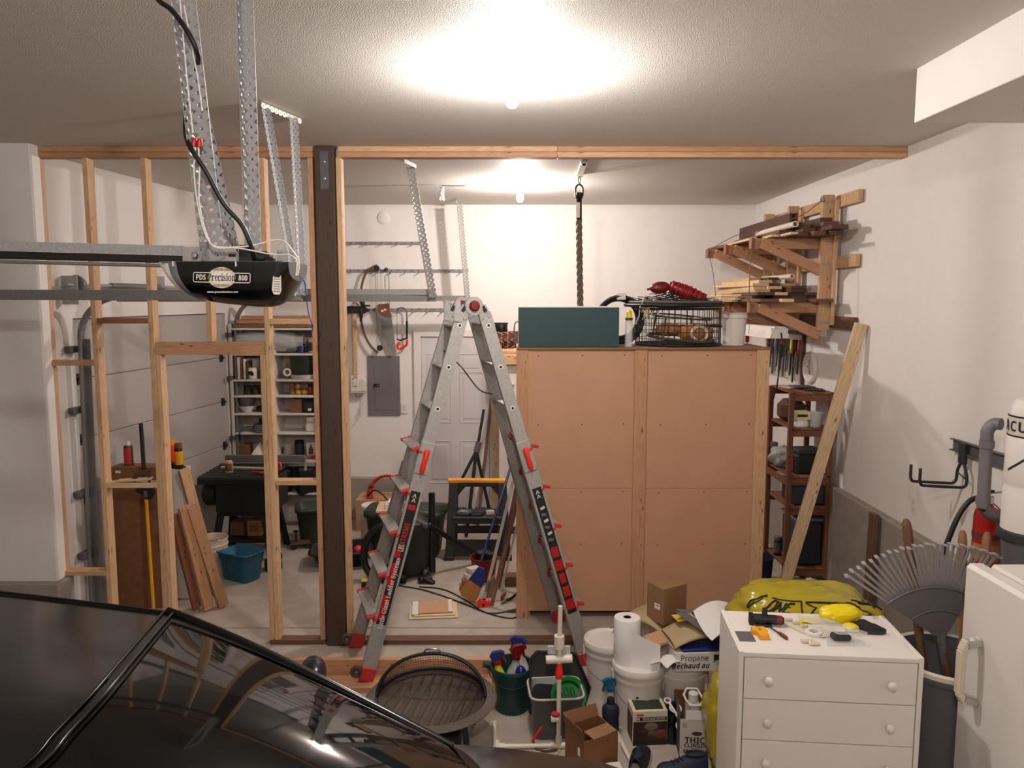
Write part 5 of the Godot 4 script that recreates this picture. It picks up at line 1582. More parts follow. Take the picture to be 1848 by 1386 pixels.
	for k in 3:
		g = G.new()
		g.box(Vector3(0.01 * k, 0.008 + k * 0.014, -0.01 * k), Vector3(0.40 - 0.06 * k, 0.012, 0.30 - 0.02 * k), 0.003)
		part("layer", g, [M.cream, M.ship, M.skin][k])
	pbox("tape", Vector3(0.14, 0.044, -0.02), Vector3(0.03, 0.004, 0.26), M.white, 0.001)
	pbox("tape", Vector3(-0.15, 0.032, -0.02), Vector3(0.05, 0.008, 0.27), M.white, 0.002)


func ladder() -> void:
	var apex = Vector3(-0.31, 2.55, -5.46)
	var o = thing("ladder", "aluminium folding ladder with red step caps, standing as an open A frame", "ladder", Vector3(-0.31, 0, -5.46))
	var ft = Vector3(0.052, 2.50, 0.193)
	var bt = Vector3(-0.052, 2.50, -0.193)
	var e = Vector3(0.965, 0, -0.26)
	for side in [-1, 1]:
		var fb: Vector3
		var bb: Vector3
		if side < 0:
			fb = Vector3(-0.985, 0.04, -4.965) - o.position
			bb = Vector3(-1.175, 0.0, -5.56) - o.position
		else:
			fb = Vector3(0.537, 0.0, -5.29) - o.position
			bb = Vector3(0.386, 0.0, -6.02) - o.position
		var tops = [ft + e * 0.075 * side, bt + e * 0.075 * side]
		var feet = [fb, bb]
		var out = e * side
		for k in 2:
			var a: Vector3 = tops[k]
			var b: Vector3 = feet[k]
			var ax = (a - b).normalized()
			var fwd = (tops[0] - tops[1]).normalized()
			var wide = (out - ax * out.dot(ax)).normalized()
			var z = wide.cross(ax).normalized()
			if z.dot(fwd) < 0:
				z = -z
			# channel rails: a web with two flanges, upper half inside the lower one
			for sec in [[0.36, 1.0, 0.082, 0.0], [0.03, 0.56, 0.094, 0.012]]:
				var p0 = b.lerp(a, sec[0])
				var p1 = b.lerp(a, sec[1])
				var g = G.new()
				var off = z * sec[3] * (1 if k == 0 else -1)
				g.beam(p0 + off, p1 + off, 0.004, sec[2], wide, 0.0005)
				for s in [-0.5, 0.5]:
					g.beam(p0 + off + wide * sec[2] * s - z * 0.013 * (1 if k == 0 else -1), p1 + off + wide * sec[2] * s - z * 0.013 * (1 if k == 0 else -1), 0.028, 0.004, wide, 0.0005)
				part("rail", g, M.alu)
			# shoe
			pbeam("shoe", b + ax * 0.002, b + ax * 0.10, 0.05, 0.10, M.cap, wide, 0.006)
			# rivets where the steps meet the rail
			if k == 0:
				for i in 4:
					var rp: Vector3 = b.lerp(a, 0.965 - i * 0.1135) + z * 0.003
					plathe("rivet", [Vector2(0, 0), Vector2(0.017, 0), Vector2(0.017, 0.004), Vector2(0.010, 0.005), Vector2(0.010, 0.001), Vector2(0, 0.001)], M.white, rp, z, 14)
					plathe("rivet_hole", [Vector2(0.010, 0.0035), Vector2(0, 0.0035)], M.black, rp, z, 12)
				for i in 3:
					plathe("stud", [Vector2(0, 0), Vector2(0.011, 0), Vector2(0.008, 0.005), Vector2(0, 0.006)], M.alu, a - ax * (0.035 + 0.035 * (i % 2)) + wide * (i - 1) * 0.022 + z * 0.003, z, 10)
		# steps: upper ones between the inner rails, lower ones on the outer section with red caps
		for i in 8:
			var t = 0.965 - i * 0.1135
			var p = fb.lerp(tops[0], t)
			var q = bb.lerp(tops[1], t)
			var ax2: Vector3 = (tops[0] - fb).normalized()
			var wd = (out - ax2 * out.dot(ax2)).normalized()
			var dir = (q - p).normalized()
			var shift = wd * (0.0 if i < 3 else 0.062)
			var g2 = G.new()
			g2.beam(p + shift + dir * 0.015, q + shift - dir * 0.015, 0.075, 0.012, (Vector3.UP * 0.97 + out * 0.2).normalized(), 0.003)
			g2.beam(p + shift - wd * 0.025 + dir * 0.015 - Vector3(0, 0.018, 0), q + shift - wd * 0.025 - dir * 0.015 - Vector3(0, 0.018, 0), 0.005, 0.035, Vector3.UP, 0.001)
			var stp = part("step", g2, M.alu)
			if i >= 3:
				for en in [p + shift, q + shift]:
					g2 = G.new()
					g2.beam(en - dir * 0.012, en + dir * 0.03, 0.085, 0.02, (Vector3.UP * 0.97 + out * 0.2).normalized(), 0.004)
					g2.beam(en - dir * 0.010 - wd * 0.03 - Vector3(0, 0.03, 0), en + dir * 0.028 - wd * 0.02 - Vector3(0, 0.005, 0), 0.05, 0.05, Vector3.UP, 0.012)
					part("step_cap", g2, M.cap, stp)
		# orange lock on the front rail
		var la = fb.lerp(tops[0], 0.60)
		var lx: Vector3 = (tops[0] - fb).normalized()
		var lz = (tops[0] - tops[1]).normalized()
		ptube("lock_lever", [la + lz * 0.03 - lx * 0.085, la + lz * 0.036 - lx * 0.06, la + lz * 0.033, la + lz * 0.036 + lx * 0.05, la + lz * 0.03 + lx * 0.075], [0.012, 0.019, 0.015, 0.021, 0.014], M.lever, 12)
		pbeam("lock_collar", la - lx * 0.10, la + lx * 0.12, 0.03, 0.10, M.alu, out, 0.004)
		# sticker along the lower front rail
		var s0 = fb.lerp(tops[0], 0.155)
		var s1 = fb.lerp(tops[0], 0.515)
		var sx = (s1 - s0).normalized()
		var sw: Vector3 = (out - sx * out.dot(sx)).normalized()
		var sz = sw.cross(sx)
		if sz.dot(lz) < 0:
			sz = -sz
		var face = sz * 0.0165
		var gs = G.new()
		gs.beam(s0 + face, s1 + face, 0.066, 0.001, sz, 0.0)
		var sticker = part("sticker", gs, M.ink)
		var right = -sw if side < 0 else sw
		var tb = Basis(sx, sz.cross(sx), sz)
		var sgap = 0.0012
		if side < 0:
			var words = [["Little Giant Ladder Systems", 0.030, 0.235, M.white, 0.84], ["EXTREME", 0.036, 0.67, M.cap, 0.8], ["LBS", 0.04, 0.575, M.white, 0.5]]
			for k in 3:
				var gr = G.new()
				gr.beam(s0.lerp(s1, [0.03, 0.27, 0.50][k]) + face + sz * 0.0009 + sw * 0.012, s0.lerp(s1, [0.22, 0.46, 0.56][k]) + face + sz * 0.0009 + sw * 0.012, 0.04, 0.0006, sz, 0.0)
				part("red_patch", gr, M.red, sticker)
			for w in words:
				lettering(w[0], w[1], w[3], Transform3D(tb, s0.lerp(s1, w[2]) + face + sz * 0.002), sticker, "Droid Serif" if w[2] < 0.3 else "Droid Sans", true, w[4])
			lettering(">>", 0.04, M.white, Transform3D(tb, s0.lerp(s1, 0.95) + face + sz * 0.0015), sticker)
			var gp = G.new()
			gp.beam(s0.lerp(s1, 0.86) + face + sz * 0.0008, s0.lerp(s1, 0.90) + face + sz * 0.0008, 0.05, 0.0006, sz, 0.0)
			part("red_badge", gp, M.red, sticker)
		else:
			for k in 5:
				var gr = G.new()
				gr.beam(s0.lerp(s1, 0.03 + k * 0.105) + face + sz * 0.0009, s0.lerp(s1, 0.11 + k * 0.105) + face + sz * 0.0009, 0.058 - 0.008 * (k % 3), 0.0006, sz, 0.0)
				part("red_patch", gr, M.red, sticker)
			for k in 6:
				var gr = G.new()
				gr.beam(s0.lerp(s1, 0.58 + k * 0.05) + face + sz * 0.0009 + sw * (0.004 if k % 2 else -0.006), s0.lerp(s1, 0.60 + k * 0.05) + face + sz * 0.0009, 0.034, 0.0006, sz, 0.0)
				part("print", gr, M.offwhite if k % 2 else M.grey, sticker)
			lettering(">>", 0.04, M.white, Transform3D(tb, s0.lerp(s1, 0.95) + face + sz * 0.0015), sticker)
		# wheels on the first section
		if side < 0:
			for b in feet:
				plathe("wheel", [Vector2(0, -0.016), Vector2(0.036, -0.016), Vector2(0.042, -0.008), Vector2(0.042, 0.008), Vector2(0.036, 0.016), Vector2(0.026, 0.016), Vector2(0.022, 0.008), Vector2(0, 0.008)], M.rust, b + Vector3(-0.055, 0.075, 0.02), Vector3(0.1, 0, 1), 20)
				plathe("axle", [Vector2(0, -0.02), Vector2(0.012, -0.02), Vector2(0.012, 0.012), Vector2(0, 0.014)], M.steel, b + Vector3(-0.055, 0.075, 0.02), Vector3(0.1, 0, 1), 10)
	# hinges
	var hz = (ft - bt).normalized()
	for c in [ft, bt]:
		var h: Vector3 = c + Vector3(0, 0.045, 0)
		plathe("hinge_disc", [Vector2(0, -0.02), Vector2(0.062, -0.02), Vector2(0.062, 0.016), Vector2(0, 0.016)], M.alu, h, hz, 28)
		plathe("hinge_knob", [Vector2(0, 0.016), Vector2(0.036, 0.016), Vector2(0.036, 0.03), Vector2(0.026, 0.045), Vector2(0, 0.047)], M.darkred, h, hz, 20)
		for s in [-1, 1]:
			var rp = G.new()
			rp.beam(h + e * 0.045 * s + Vector3(0, -0.005, 0), h + e * 0.085 * s + Vector3(0, -0.075, 0), 0.012, 0.075, e * s + Vector3(0, 0.6, 0), 0.003)
			part("hinge_plate", rp, M.alu)
			pbeam("pad", h + e * 0.058 * s + Vector3(0, 0.0, 0) + hz * 0.010, h + e * 0.082 * s + Vector3(0, -0.04, 0) + hz * 0.010, 0.012, 0.022, M.black, e * s, 0.002)
		var gp2 = G.new()
		gp2.turn(h + Vector3(0, 0, 0) - e * 0.11 + hz * 0.012, Basis(e, Vector3.UP, hz))
		gp2.prism([Vector2(-0.03, -0.10), Vector2(0.02, -0.11), Vector2(0.045, -0.05), Vector2(0.02, -0.03), Vector2(0.015, 0.035), Vector2(-0.015, 0.04)], 0.006)
		part("latch_plate", gp2, M.alu)
	# cord tied between the sides
	ptube("cord", curve([bt + Vector3(-0.13, -0.28, 0.06), bt + Vector3(0.0, -0.38, 0.2), ft + Vector3(0.03, -0.52, 0.0), ft + Vector3(0.12, -0.56, -0.05)], 6), 0.005, M.darkgrey, 6)


func cabinet() -> void:
	var base = Vector3(1.03, 0, -6.36)
	var o = thing("cabinet", "big brown fibreboard cabinet back with three pine uprights, a teal box on its top", "cabinet", base)
	pbox("carcass", Vector3(0, 1.12, -0.03), Vector3(1.95, 2.16, 0.48), M.mdf, 0.002)
	for p in [[-0.475, 0.83], [0.51, 0.86]]:
		pbox("panel", Vector3(p[0], 0.57, 0.255), Vector3(p[1] + 0.10, 1.02, 0.02), M.mdf, 0.001)
		pbox("panel", Vector3(p[0], 1.645, 0.255), Vector3(p[1] + 0.10, 1.125, 0.02), M.mdf, 0.001)
		for y in [0.62, 1.05, 1.60, 2.15]:
			for k in [-0.42, 0.0, 0.40]:
				plathe("screw", [Vector2(0, 0), Vector2(0.0055, 0), Vector2(0.004, 0.002), Vector2(0, 0.002)], M.black, Vector3(p[0] + k * p[1], y + 0.01 * k, 0.2655), Vector3.BACK, 8)
	for s in [[-0.95, 0.09, 0.0, M.fir], [-0.015, 0.10, 0.04, M.fir], [0.945, 0.10, 0.0, M.pine]]:
		pbox("upright", Vector3(s[0], (2.205 + s[2]) / 2, 0.272), Vector3(s[1], 2.205 - s[2], 0.022), s[3], 0.002)
	for s in [-0.93, 0.93]:
		pbox("side_stud", Vector3(s, 1.1, -0.01), Vector3(0.1, 2.2, 0.5), M.fir, 0.002)
	pbox("top_board", Vector3(0, 2.205, -0.005), Vector3(1.99, 0.014, 0.60), M.card2, 0.002)
	var t = 2.212
	# on top
	o = thing("board_box", "flat teal box with white edges standing on the brown cabinet", "box", Vector3(0.447, t, -6.22))
	pbox("front", Vector3(0, 0.157, 0.095), Vector3(0.79, 0.312, 0.012), M.board, 0.002)
	pbox("back", Vector3(0, 0.157, -0.095), Vector3(0.79, 0.312, 0.012), M.board, 0.002)
	for s in [-1, 1]:
		pbox("edge", Vector3(s * 0.392, 0.158, 0), Vector3(0.012, 0.314, 0.178), M.white, 0.001)
	for y in [0.006, 0.316]:
		pbox("edge", Vector3(0, y, 0), Vector3(0.796, 0.012, 0.178), M.white, 0.001)
	ptube("cord", curve([Vector3(-0.40, 0.20, -0.05), Vector3(-0.425, 0.18, -0.03), Vector3(-0.43, 0.10, -0.02), Vector3(-0.43, 0.006, -0.02)], 4), 0.005, M.midgrey, 6)
	# hose coil
	o = thing("hose", "coil of black hose with a white tag standing behind the crab pot", "hose", Vector3(0.90, t, -6.52))
	for k in 5:
		ptube("loop", circle(Vector3(0.0, 0.20 + 0.004 * k, -0.015 * k), 0.205 - 0.012 * k, 30, Vector3(0.1, 0.06 * (k - 2), 1)), 0.012, M.black if k % 2 else M.darkgrey, 8, null, true)
	pbox("tag", Vector3(0.01, 0.40, 0.02), Vector3(0.075, 0.055, 0.03), M.white, 0.006)
	# clear tube
	o = thing("clear_tube", "clear plastic tube with a yellow neck standing between teal box and crab pot", "tube", Vector3(0.925, t, -6.15))
	plathe("tube", [Vector2(0, 0), Vector2(0.032, 0), Vector2(0.03, 0.21), Vector2(0.024, 0.215), Vector2(0.024, 0.21), Vector2(0.027, 0.01), Vector2(0, 0.01)], M.clear, Vector3.ZERO, Vector3.UP, 16)
	plathe("neck", [Vector2(0, 0.20), Vector2(0.022, 0.20), Vector2(0.022, 0.28), Vector2(0.012, 0.29), Vector2(0, 0.29)], M.lemon, Vector3.ZERO, Vector3.UP, 14)
	plathe("collar", [Vector2(0.024, 0.215), Vector2(0.03, 0.215), Vector2(0.03, 0.232), Vector2(0.024, 0.232)], M.rust, Vector3.ZERO, Vector3.UP, 14)
	# crab pot
	o = thing("crab_pot", "round black wire crab pot with netting heaped on its lid", "crab pot", Vector3(1.375, t, -6.45))
	var r = 0.345
	var h = 0.30
	for y in [0.012, h]:
		ptube("hoop", circle(Vector3(0, y, 0), r, 40), 0.009, M.black, 8, null, true)
	var g = G.new()
	for y in [0.06, 0.115, 0.17, 0.225]:
		g.tube(circle(Vector3(0, y, 0), r, 40), 0.003, 5, true)
	for k in 44:
		var a = TAU * k / 44
		g.tube([Vector3(cos(a) * r, 0.01, sin(a) * r), Vector3(cos(a) * r, h, sin(a) * r)], 0.003, 5)
	var wires = part("wire_mesh", g, M.black)
	wires.set_meta("kind", "stuff")
	g = G.new()
	for k in range(-6, 7):
		var x = k * 0.053
		var w = sqrt(r * r - x * x)
		g.tube([Vector3(x, 0.012, -w), Vector3(x, 0.012, w)], 0.003, 5)
		g.tube([Vector3(-w, 0.012, x), Vector3(w, 0.012, x)], 0.003, 5)
	wires = part("base_mesh", g, M.black)
	wires.set_meta("kind", "stuff")
	for k in [[0.06, 0.27, 0.012], [0.235, 0.25, 0.007]]:
		ptube("inner_ring", circle(Vector3(0.02, k[0], 0.02), k[1], 30, Vector3(0.08, 1, 0.05)), k[2], M.iron, 8, null, true)
	for a in [0.5, 2.2, 4.0, 5.4]:
		ptube("stay", [Vector3(cos(a) * 0.27, 0.06, sin(a) * 0.25), Vector3(cos(a) * 0.23, 0.235, sin(a) * 0.23)], 0.008, M.iron, 6)
	rng.seed = 31
	for b in [[Vector3(-0.07, 0.13, 0.03), Vector3(0.12, 0.05, 0.07)], [Vector3(0.13, 0.10, 0.08), Vector3(0.14, 0.07, 0.09)]]:
		g = G.new()
		var c0: Vector3 = b[0]
		var rr: Vector3 = b[1]
		g.sheet(func(u, v):
			var th = TAU * u
			var ph = PI * v
			var w = 1.0 + 0.16 * sin(th * 5.0 + ph * 6.0)
			return c0 + Vector3(cos(th) * sin(ph) * rr.x, cos(ph) * rr.y, sin(th) * sin(ph) * rr.z) * w, 20, 12, true)
		part("bait_bag", g, M.straw)
	ptube("coil", circle(Vector3(0.14, 0.10, 0.18), 0.06, 20, Vector3(0, 0.2, 1)), 0.014, M.cream, 7, null, true)
	# lid ring with netting
	ptube("lid_ring", circle(Vector3(-0.035, h + 0.03, 0.0), r + 0.055, 44), 0.014, M.black, 8, null, true)
	ptube("lid_ring", circle(Vector3(-0.03, h + 0.055, 0.0), r + 0.03, 44), 0.011, M.midgrey, 8, null, true)
	g = G.new()
	for k in 150:
		var a = rng.randf() * TAU
		var d = sqrt(rng.randf()) * 0.34
		var p = Vector3(cos(a) * d - 0.03, h + 0.035 + 0.085 * maxf(0.0, 1.0 - d / 0.33) + rng.randf() * 0.03, sin(a) * d)
		var dv = Vector3(rng.randf_range(-0.09, 0.09), rng.randf_range(-0.02, 0.02), rng.randf_range(-0.09, 0.09))
		g.tube([p - dv, p + Vector3(0, rng.randf_range(-0.015, 0.02), 0), p + dv], 0.0032, 4)
	wires = part("netting", g, M.black)
	wires.set_meta("kind", "stuff")
	g = G.new()
	for k in 46:
		var a = rng.randf_range(2.4, 4.4)
		var p = Vector3(-0.30 + rng.randf_range(-0.05, 0.09), h + rng.randf_range(-0.02, 0.10), 0.12 + rng.randf_range(-0.08, 0.12))
		var dv = Vector3(rng.randf_range(-0.04, 0.06), rng.randf_range(-0.13, 0.0), rng.randf_range(-0.03, 0.05))
		g.tube([p, p + dv * 0.5 + Vector3(0.012, 0.01, 0), p + dv], 0.004, 4)
	wires = part("rope_tangle", g, M.cream)
	wires.set_meta("kind", "stuff")
	# float and line
	o = thing("float_line", "dark red line wound on a spindle with a maroon float, lying on the crab pot", "float", Vector3(1.37, 2.60, -6.42))
	g = G.new()
	g.turn(Vector3(-0.155, 0.085, 0), Basis(Vector3.BACK, 0.1))
	g.ball(Vector3.ZERO, Vector3(0.085, 0.05, 0.05), 18)
	part("float", g, M.darkred)
	ptube("stem", [Vector3(-0.26, 0.07, 0), Vector3(-0.05, 0.10, 0)], 0.009, M.darkred, 8)
	var a0 = Vector3(-0.08, 0.105, 0)
	var a1 = Vector3(0.21, -0.015, 0.03)
	ptube("spool", [a0, a0.lerp(a1, 0.1), a0.lerp(a1, 0.5), a0.lerp(a1, 0.9), a1], [0.03, 0.046, 0.056, 0.046, 0.022], M.darkred, 14)
	g = G.new()
	var hx = []
	for i in 220:
		var q = i / 219.0
		var th = i * 0.62
		var rr2 = 0.05 * (0.75 + 0.32 * sin(PI * q)) + 0.004
		var ax = (a1 - a0).normalized()
		var uu = ax.cross(Vector3.BACK).normalized()
		hx.append(a0.lerp(a1, q + 0.035 * sin(th * 0.31)) + (uu * cos(th) + ax.cross(uu) * sin(th)) * rr2)
	g.tube(hx, 0.0055, 5)
	part("line", g, M.red)
	# white bucket
	o = thing("bucket", "small white bucket standing on the brown cabinet beside the crab pot", "bucket", Vector3(1.842, t, -6.45))
	plathe("body", tub_profile(0.088, 0.10, 0.265), M.plastic, Vector3.ZERO, Vector3.UP, 28)
	plathe("rim", [Vector2(0.098, 0.225), Vector2(0.106, 0.225), Vector2(0.106, 0.262), Vector2(0.1, 0.262)], M.plastic, Vector3.ZERO, Vector3.UP, 28)
	ptube("bail", curve([Vector3(0.105, 0.24, 0), Vector3(0.112, 0.15, 0.05), Vector3(0.09, 0.10, 0.10)], 5), 0.002, M.steel, 5)
	# hanging rope
	o = thing("rope_anchor", "pale steel bar bolted to the ceiling that carries the climbing rope", "bracket", Vector3(0.58, 3.66, -6.5))
	pbeam("bar", Vector3(-0.02, -0.012, 0.36), Vector3(0.0, -0.012, -0.36), 0.055, 0.02, M.white, Vector3.UP, 0.003)
	for z in [0.30]:
		plathe("bolt", [Vector2(0, 0), Vector2(0.018, 0), Vector2(0.014, -0.012), Vector2(0, -0.014)], M.black, Vector3(-0.02, -0.022, z), Vector3.UP, 10)
	ptube("eye", circle(Vector3(0.0, -0.05, -0.34), 0.03, 16, Vector3(1, 0, 0.4)), 0.008, M.white, 8, null, true)
	o = thing("climbing_rope", "thick twisted climbing rope hanging from the ceiling behind the teal box", "rope", Vector3(0.58, 3.575, -6.84))
	ptube("shackle", curve([Vector3(-0.03, -0.10, 0), Vector3(-0.03, -0.03, 0), Vector3(0, 0.0, 0), Vector3(0.03, -0.03, 0), Vector3(0.03, -0.10, 0)], 5), 0.008, M.black, 8)
	ptube("clamp_sleeve", [Vector3(0, -0.07, 0), Vector3(0, -0.12, 0), Vector3(0, -0.121, 0), Vector3(0, -0.30, 0)], [0.032, 0.032, 0.024, 0.026], M.black, 12)
	pbox("clamp_plate", Vector3(-0.008, -0.22, 0.027), Vector3(0.03, 0.13, 0.006), M.cream, 0.002)
	for k in 3:
		var pts = []
		for i in 90:
			var q = i / 89.0
			var th = q * 46.0 + TAU * k / 3
			pts.append(Vector3(cos(th) * 0.014 + 0.035 * q, -0.30 - q * 1.35, sin(th) * 0.014))
		ptube("strand", pts, 0.0155, M.rope, 7)


func bay_right() -> void:
	# brown slatted shelf by the right wall
	var o = thing("shelf_rack", "reddish brown slatted wooden shelf rack against the side wall, a plank leaning past it", "shelf", Vector3(2.545, 0, -6.78))
	for x in [-0.175, 0.165]:
		for z in [-0.26, 0.26]:
			pbox("post", Vector3(x, 0.905, z), Vector3(0.04, 1.80, 0.04), M.redwood, 0.003)
	for y in [0.27, 0.81, 1.08, 1.495, 1.80]:
		for z in [-0.262, 0.262]:
			pbox("rail", Vector3(0, y - 0.04, z), Vector3(0.36, 0.055, 0.022), M.redwood, 0.002)
		for k in 4:
			pbox("slat", Vector3(-0.132 + k * 0.088, y, 0), Vector3(0.08, 0.018, 0.56), M.cedar if k % 2 else M.redwood, 0.002)
	for x in [-0.19, 0.18]:
		pbox("rail", Vector3(x, 1.03, 0), Vector3(0.022, 0.055, 0.5), M.redwood, 0.002)
	# on it
	var g = G.new()
	for k in 3:
		g = G.new()
		g.box(Vector3(0, 0.006, 0), Vector3(0.20 - 0.02 * k, 0.012, 0.15), 0.002)
		solo("clipboard", g, [M.offwhite, M.midgrey, M.black][k], ["pale flat panel on top of the brown shelf rack", "grey flat panel lying on the pale one on the brown rack", "small black flat plate on top of the brown shelf rack"][k], "panel", [Vector3(2.50, 1.810, -6.85), Vector3(2.55, 1.822, -6.78), Vector3(2.60, 1.810, -6.63)][k], 20 - 15 * k)
	o = jar("tub", "white margarine tub stacked with a yellow labelled one on the brown rack", "tub", Vector3(2.475, 1.504, -6.60), 0.075, 0.06, M.white, M.white)
	o = carton("carton", "yellow and white parts box with dark lettering on the brown rack", "box", Vector3(2.475, 1.565, -6.60), Vector3(0.15, 0.07, 0.12), M.offwhite, M.lemon)
	pbox("print", Vector3(0, 0.038, 0.062), Vector3(0.09, 0.022, 0.001), M.ink, 0.0)
	o = thing("plastic_cup", "clear plastic cup with red bits on the brown rack", "cup", Vector3(2.60, 1.504, -6.58))
	plathe("cup", tub_profile(0.05, 0.06, 0.125), M.frost, Vector3.ZERO, Vector3.UP, 20)
	plathe("contents", [Vector2(0, 0.005), Vector2(0.045, 0.005), Vector2(0.048, 0.06), Vector2(0, 0.065)], M.darkred, Vector3.ZERO, Vector3.UP, 16)
	g = G.new()
	g.box(Vector3(0, 0.1, 0), Vector3(0.22, 0.2, 0.2), 0.05)
	solo("cloth_bundle", g, M.walnut, "dark brown bundle at the back of the brown rack's second shelf", "bundle", Vector3(2.50, 1.504, -6.88))
	o = thing("tool_case", "black tool case with a red side strap on the middle shelf of the brown rack", "tool case", Vector3(2.56, 1.09, -6.66), 8)
	pbox("body", Vector3(0, 0.085, 0), Vector3(0.25, 0.17, 0.20), M.black, 0.015)
	pbox("lid", Vector3(0, 0.19, 0), Vector3(0.23, 0.05, 0.18), M.darkgrey, 0.015)
	pbox("strap", Vector3(-0.1275, 0.07, 0.02), Vector3(0.006, 0.10, 0.04), M.darkred, 0.002)
	rng.seed = 5
	o = thing("plastic_bag", "crumpled clear bag of parts on the middle shelf behind the tool case", "bag", Vector3(2.45, 1.09, -6.88))
	g = G.new()
	g.sheet(func(u, v):
		var th = TAU * u
		var ph = PI * v
		var w = 1.0 + 0.14 * sin(th * 4.0 + ph * 5.0) + 0.08 * sin(th * 9.0)
		return Vector3(cos(th) * sin(ph) * 0.13, 0.09 - cos(ph) * 0.09 * w, sin(th) * sin(ph) * 0.1) * Vector3(w, 1, w), 24, 14)
	part("film", g, M.frost)
	pbox("contents", Vector3(0.02, 0.07, 0), Vector3(0.12, 0.10, 0.1), M.darkgrey, 0.03)
	jar("bottle", "grey bottle standing at the far end of the brown rack's middle shelf", "bottle", Vector3(2.40, 1.09, -7.0), 0.035, 0.2, M.tote, M.midgrey)
	o = thing("parts_bin", "dark clear bin of hardware on the lower shelf of the brown rack", "bin", Vector3(2.56, 0.82, -6.68))
	pbox("body", Vector3(0, 0.09, 0), Vector3(0.28, 0.18, 0.3), M.darkgrey, 0.02)
	pbox("lid", Vector3(0, 0.185, 0), Vector3(0.30, 0.02, 0.32), M.midgrey, 0.006)
	o = thing("storage_bin", "cloudy storage bin of dark things on the lowest shelf of the brown rack", "bin", Vector3(2.58, 0.28, -6.72))
	pbox("body", Vector3(0, 0.20, 0), Vector3(0.24, 0.40, 0.36), M.darkgrey, 0.025)
	pbox("lid", Vector3(0, 0.41, 0), Vector3(0.26, 0.02, 0.38), M.grey, 0.006)
	jar("can", "dark can on the lowest shelf of the brown rack near its inner post", "can", Vector3(2.415, 0.28, -6.85), 0.035, 0.17, M.black, M.steel, M.midgrey)
	jar("bottle", "white and red bottle on the lowest shelf of the brown rack", "bottle", Vector3(2.44, 0.28, -6.66), 0.03, 0.16, M.white, M.red, M.darkred)
	o = thing("waste_bin", "dark blue bin on the floor between the brown cabinet and the rack", "bin", Vector3(2.22, 0, -6.75))
	plathe("body", tub_profile(0.10, 0.12, 0.3), M.navy, Vector3.ZERO, Vector3.UP, 20)
	o = thing("jug", "white plastic jug with a moulded handle on the floor under the brown rack", "jug", Vector3(2.42, 0.0, -6.05))
	g = G.new()
	g.box(Vector3(0.01, 0.13, 0), Vector3(0.24, 0.26, 0.16), 0.035)
	g.beam(Vector3(-0.09, 0.24, 0), Vector3(-0.02, 0.35, 0), 0.04, 0.035, Vector3.BACK, 0.01)
	g.beam(Vector3(-0.03, 0.345, 0), Vector3(0.07, 0.30, 0), 0.04, 0.035, Vector3.BACK, 0.01)
	g.beam(Vector3(0.06, 0.25, 0), Vector3(0.06, 0.32, 0), 0.07, 0.07, Vector3.BACK, 0.012)
	part("body", g, M.plastic)
	plathe("cap", [Vector2(0, 0.32), Vector2(0.032, 0.32), Vector2(0.032, 0.345), Vector2(0, 0.345)], M.black, Vector3(0.075, 0, 0), Vector3.UP, 16)
	# leaning 2x4
	leaning_box("board", "long pale two by four leaning across the brown rack against the side wall", "board", Vector3(2.31, 0.02, -6.44), Vector3(2.735, 2.40, -6.09), 0.045, 0.095, M.pale, "", Vector3(1, 0, 0.2))
	leaning_box("board", "short dark board standing against the concrete base of the side wall behind the rake", "board", Vector3(2.66, 0.0, -5.60), Vector3(2.68, 1.015, -5.60), 0.09, 0.04, M.sill, "", Vector3(1, 0, 0))
	# tool board on the wall
	o = thing("tool_board", "dark framed board of hanging pliers and screwdrivers on the side wall", "tool board", Vector3(2.775, 2.03, -7.86))
	pbox("backing", Vector3(0.0, 0, 0), Vector3(0.012, 0.46, 1.0), M.offwhite, 0.001)
	for z in [-0.5, 0.5]:
		pbox("frame_strip", Vector3(-0.01, 0, z), Vector3(0.03, 0.5, 0.035), M.walnut, 0.003)
	pbox("frame_strip", Vector3(-0.01, 0.235, 0), Vector3(0.03, 0.035, 1.0), M.walnut, 0.003)
	for k in 14:
		var z = -0.44 + k * 0.066
		var tm: Material = [M.black, M.rust, M.darkgrey, M.steel, M.darkgrey, M.black, M.cap][k % 7] if k != 10 else M.lemon
		var hd = 0.11 + 0.03 * (k % 3)
		var tool = thing("hand_tool", "black hanging tool on the framed board", "tool", Vector3(2.755, 2.20, -7.86 + z), 0, "hand tools on the framed board")
		tool.set_meta("label", ["black handled pliers at the far end of the framed tool board", "rusty screwdriver second from the far end of the tool board", "dark file third from the far end of the tool board", "plain steel chisel hanging in the far half of the tool board", "dark grey scraper after the plain steel chisel on the board", "black handled shears in the far half of the tool board", "red handled driver in the middle of the tool board", "black handled wrench just past the red driver on the board", "rusty spanner near the middle of the tool board", "dark grey cutter next to the yellow handled tool on its far side", "yellow handled tool hanging on the framed board", "dark grey snips beside the yellow handled tool on its near side", "black pliers second from the near end of the tool board", "red gripped tool at the near end of the tool board"][k])
		pbeam("grip", Vector3(0, 0.0, 0), Vector3(-0.006, -hd, 0.008 * (k % 2)), 0.032, 0.022, tm, Vector3.RIGHT, 0.006)
		pbeam("blade", Vector3(0.0, -hd, 0), Vector3(-0.01, -hd - 0.16 - 0.03 * (k % 4), 0.015 * (k % 3 - 1)), 0.026, 0.012, [M.steel, M.darkgrey, M.black][k % 3], Vector3.RIGHT, 0.003)
	o = thing("wall_clock", "round white clock on the side wall beside the framed tool board", "clock", Vector3(2.782, 1.96, -7.18))
	plathe("case", [Vector2(0, 0), Vector2(0.145, 0), Vector2(0.15, 0.02), Vector2(0.135, 0.035), Vector2(0.12, 0.025), Vector2(0, 0.02)], M.white, Vector3.ZERO, Vector3.LEFT, 36)
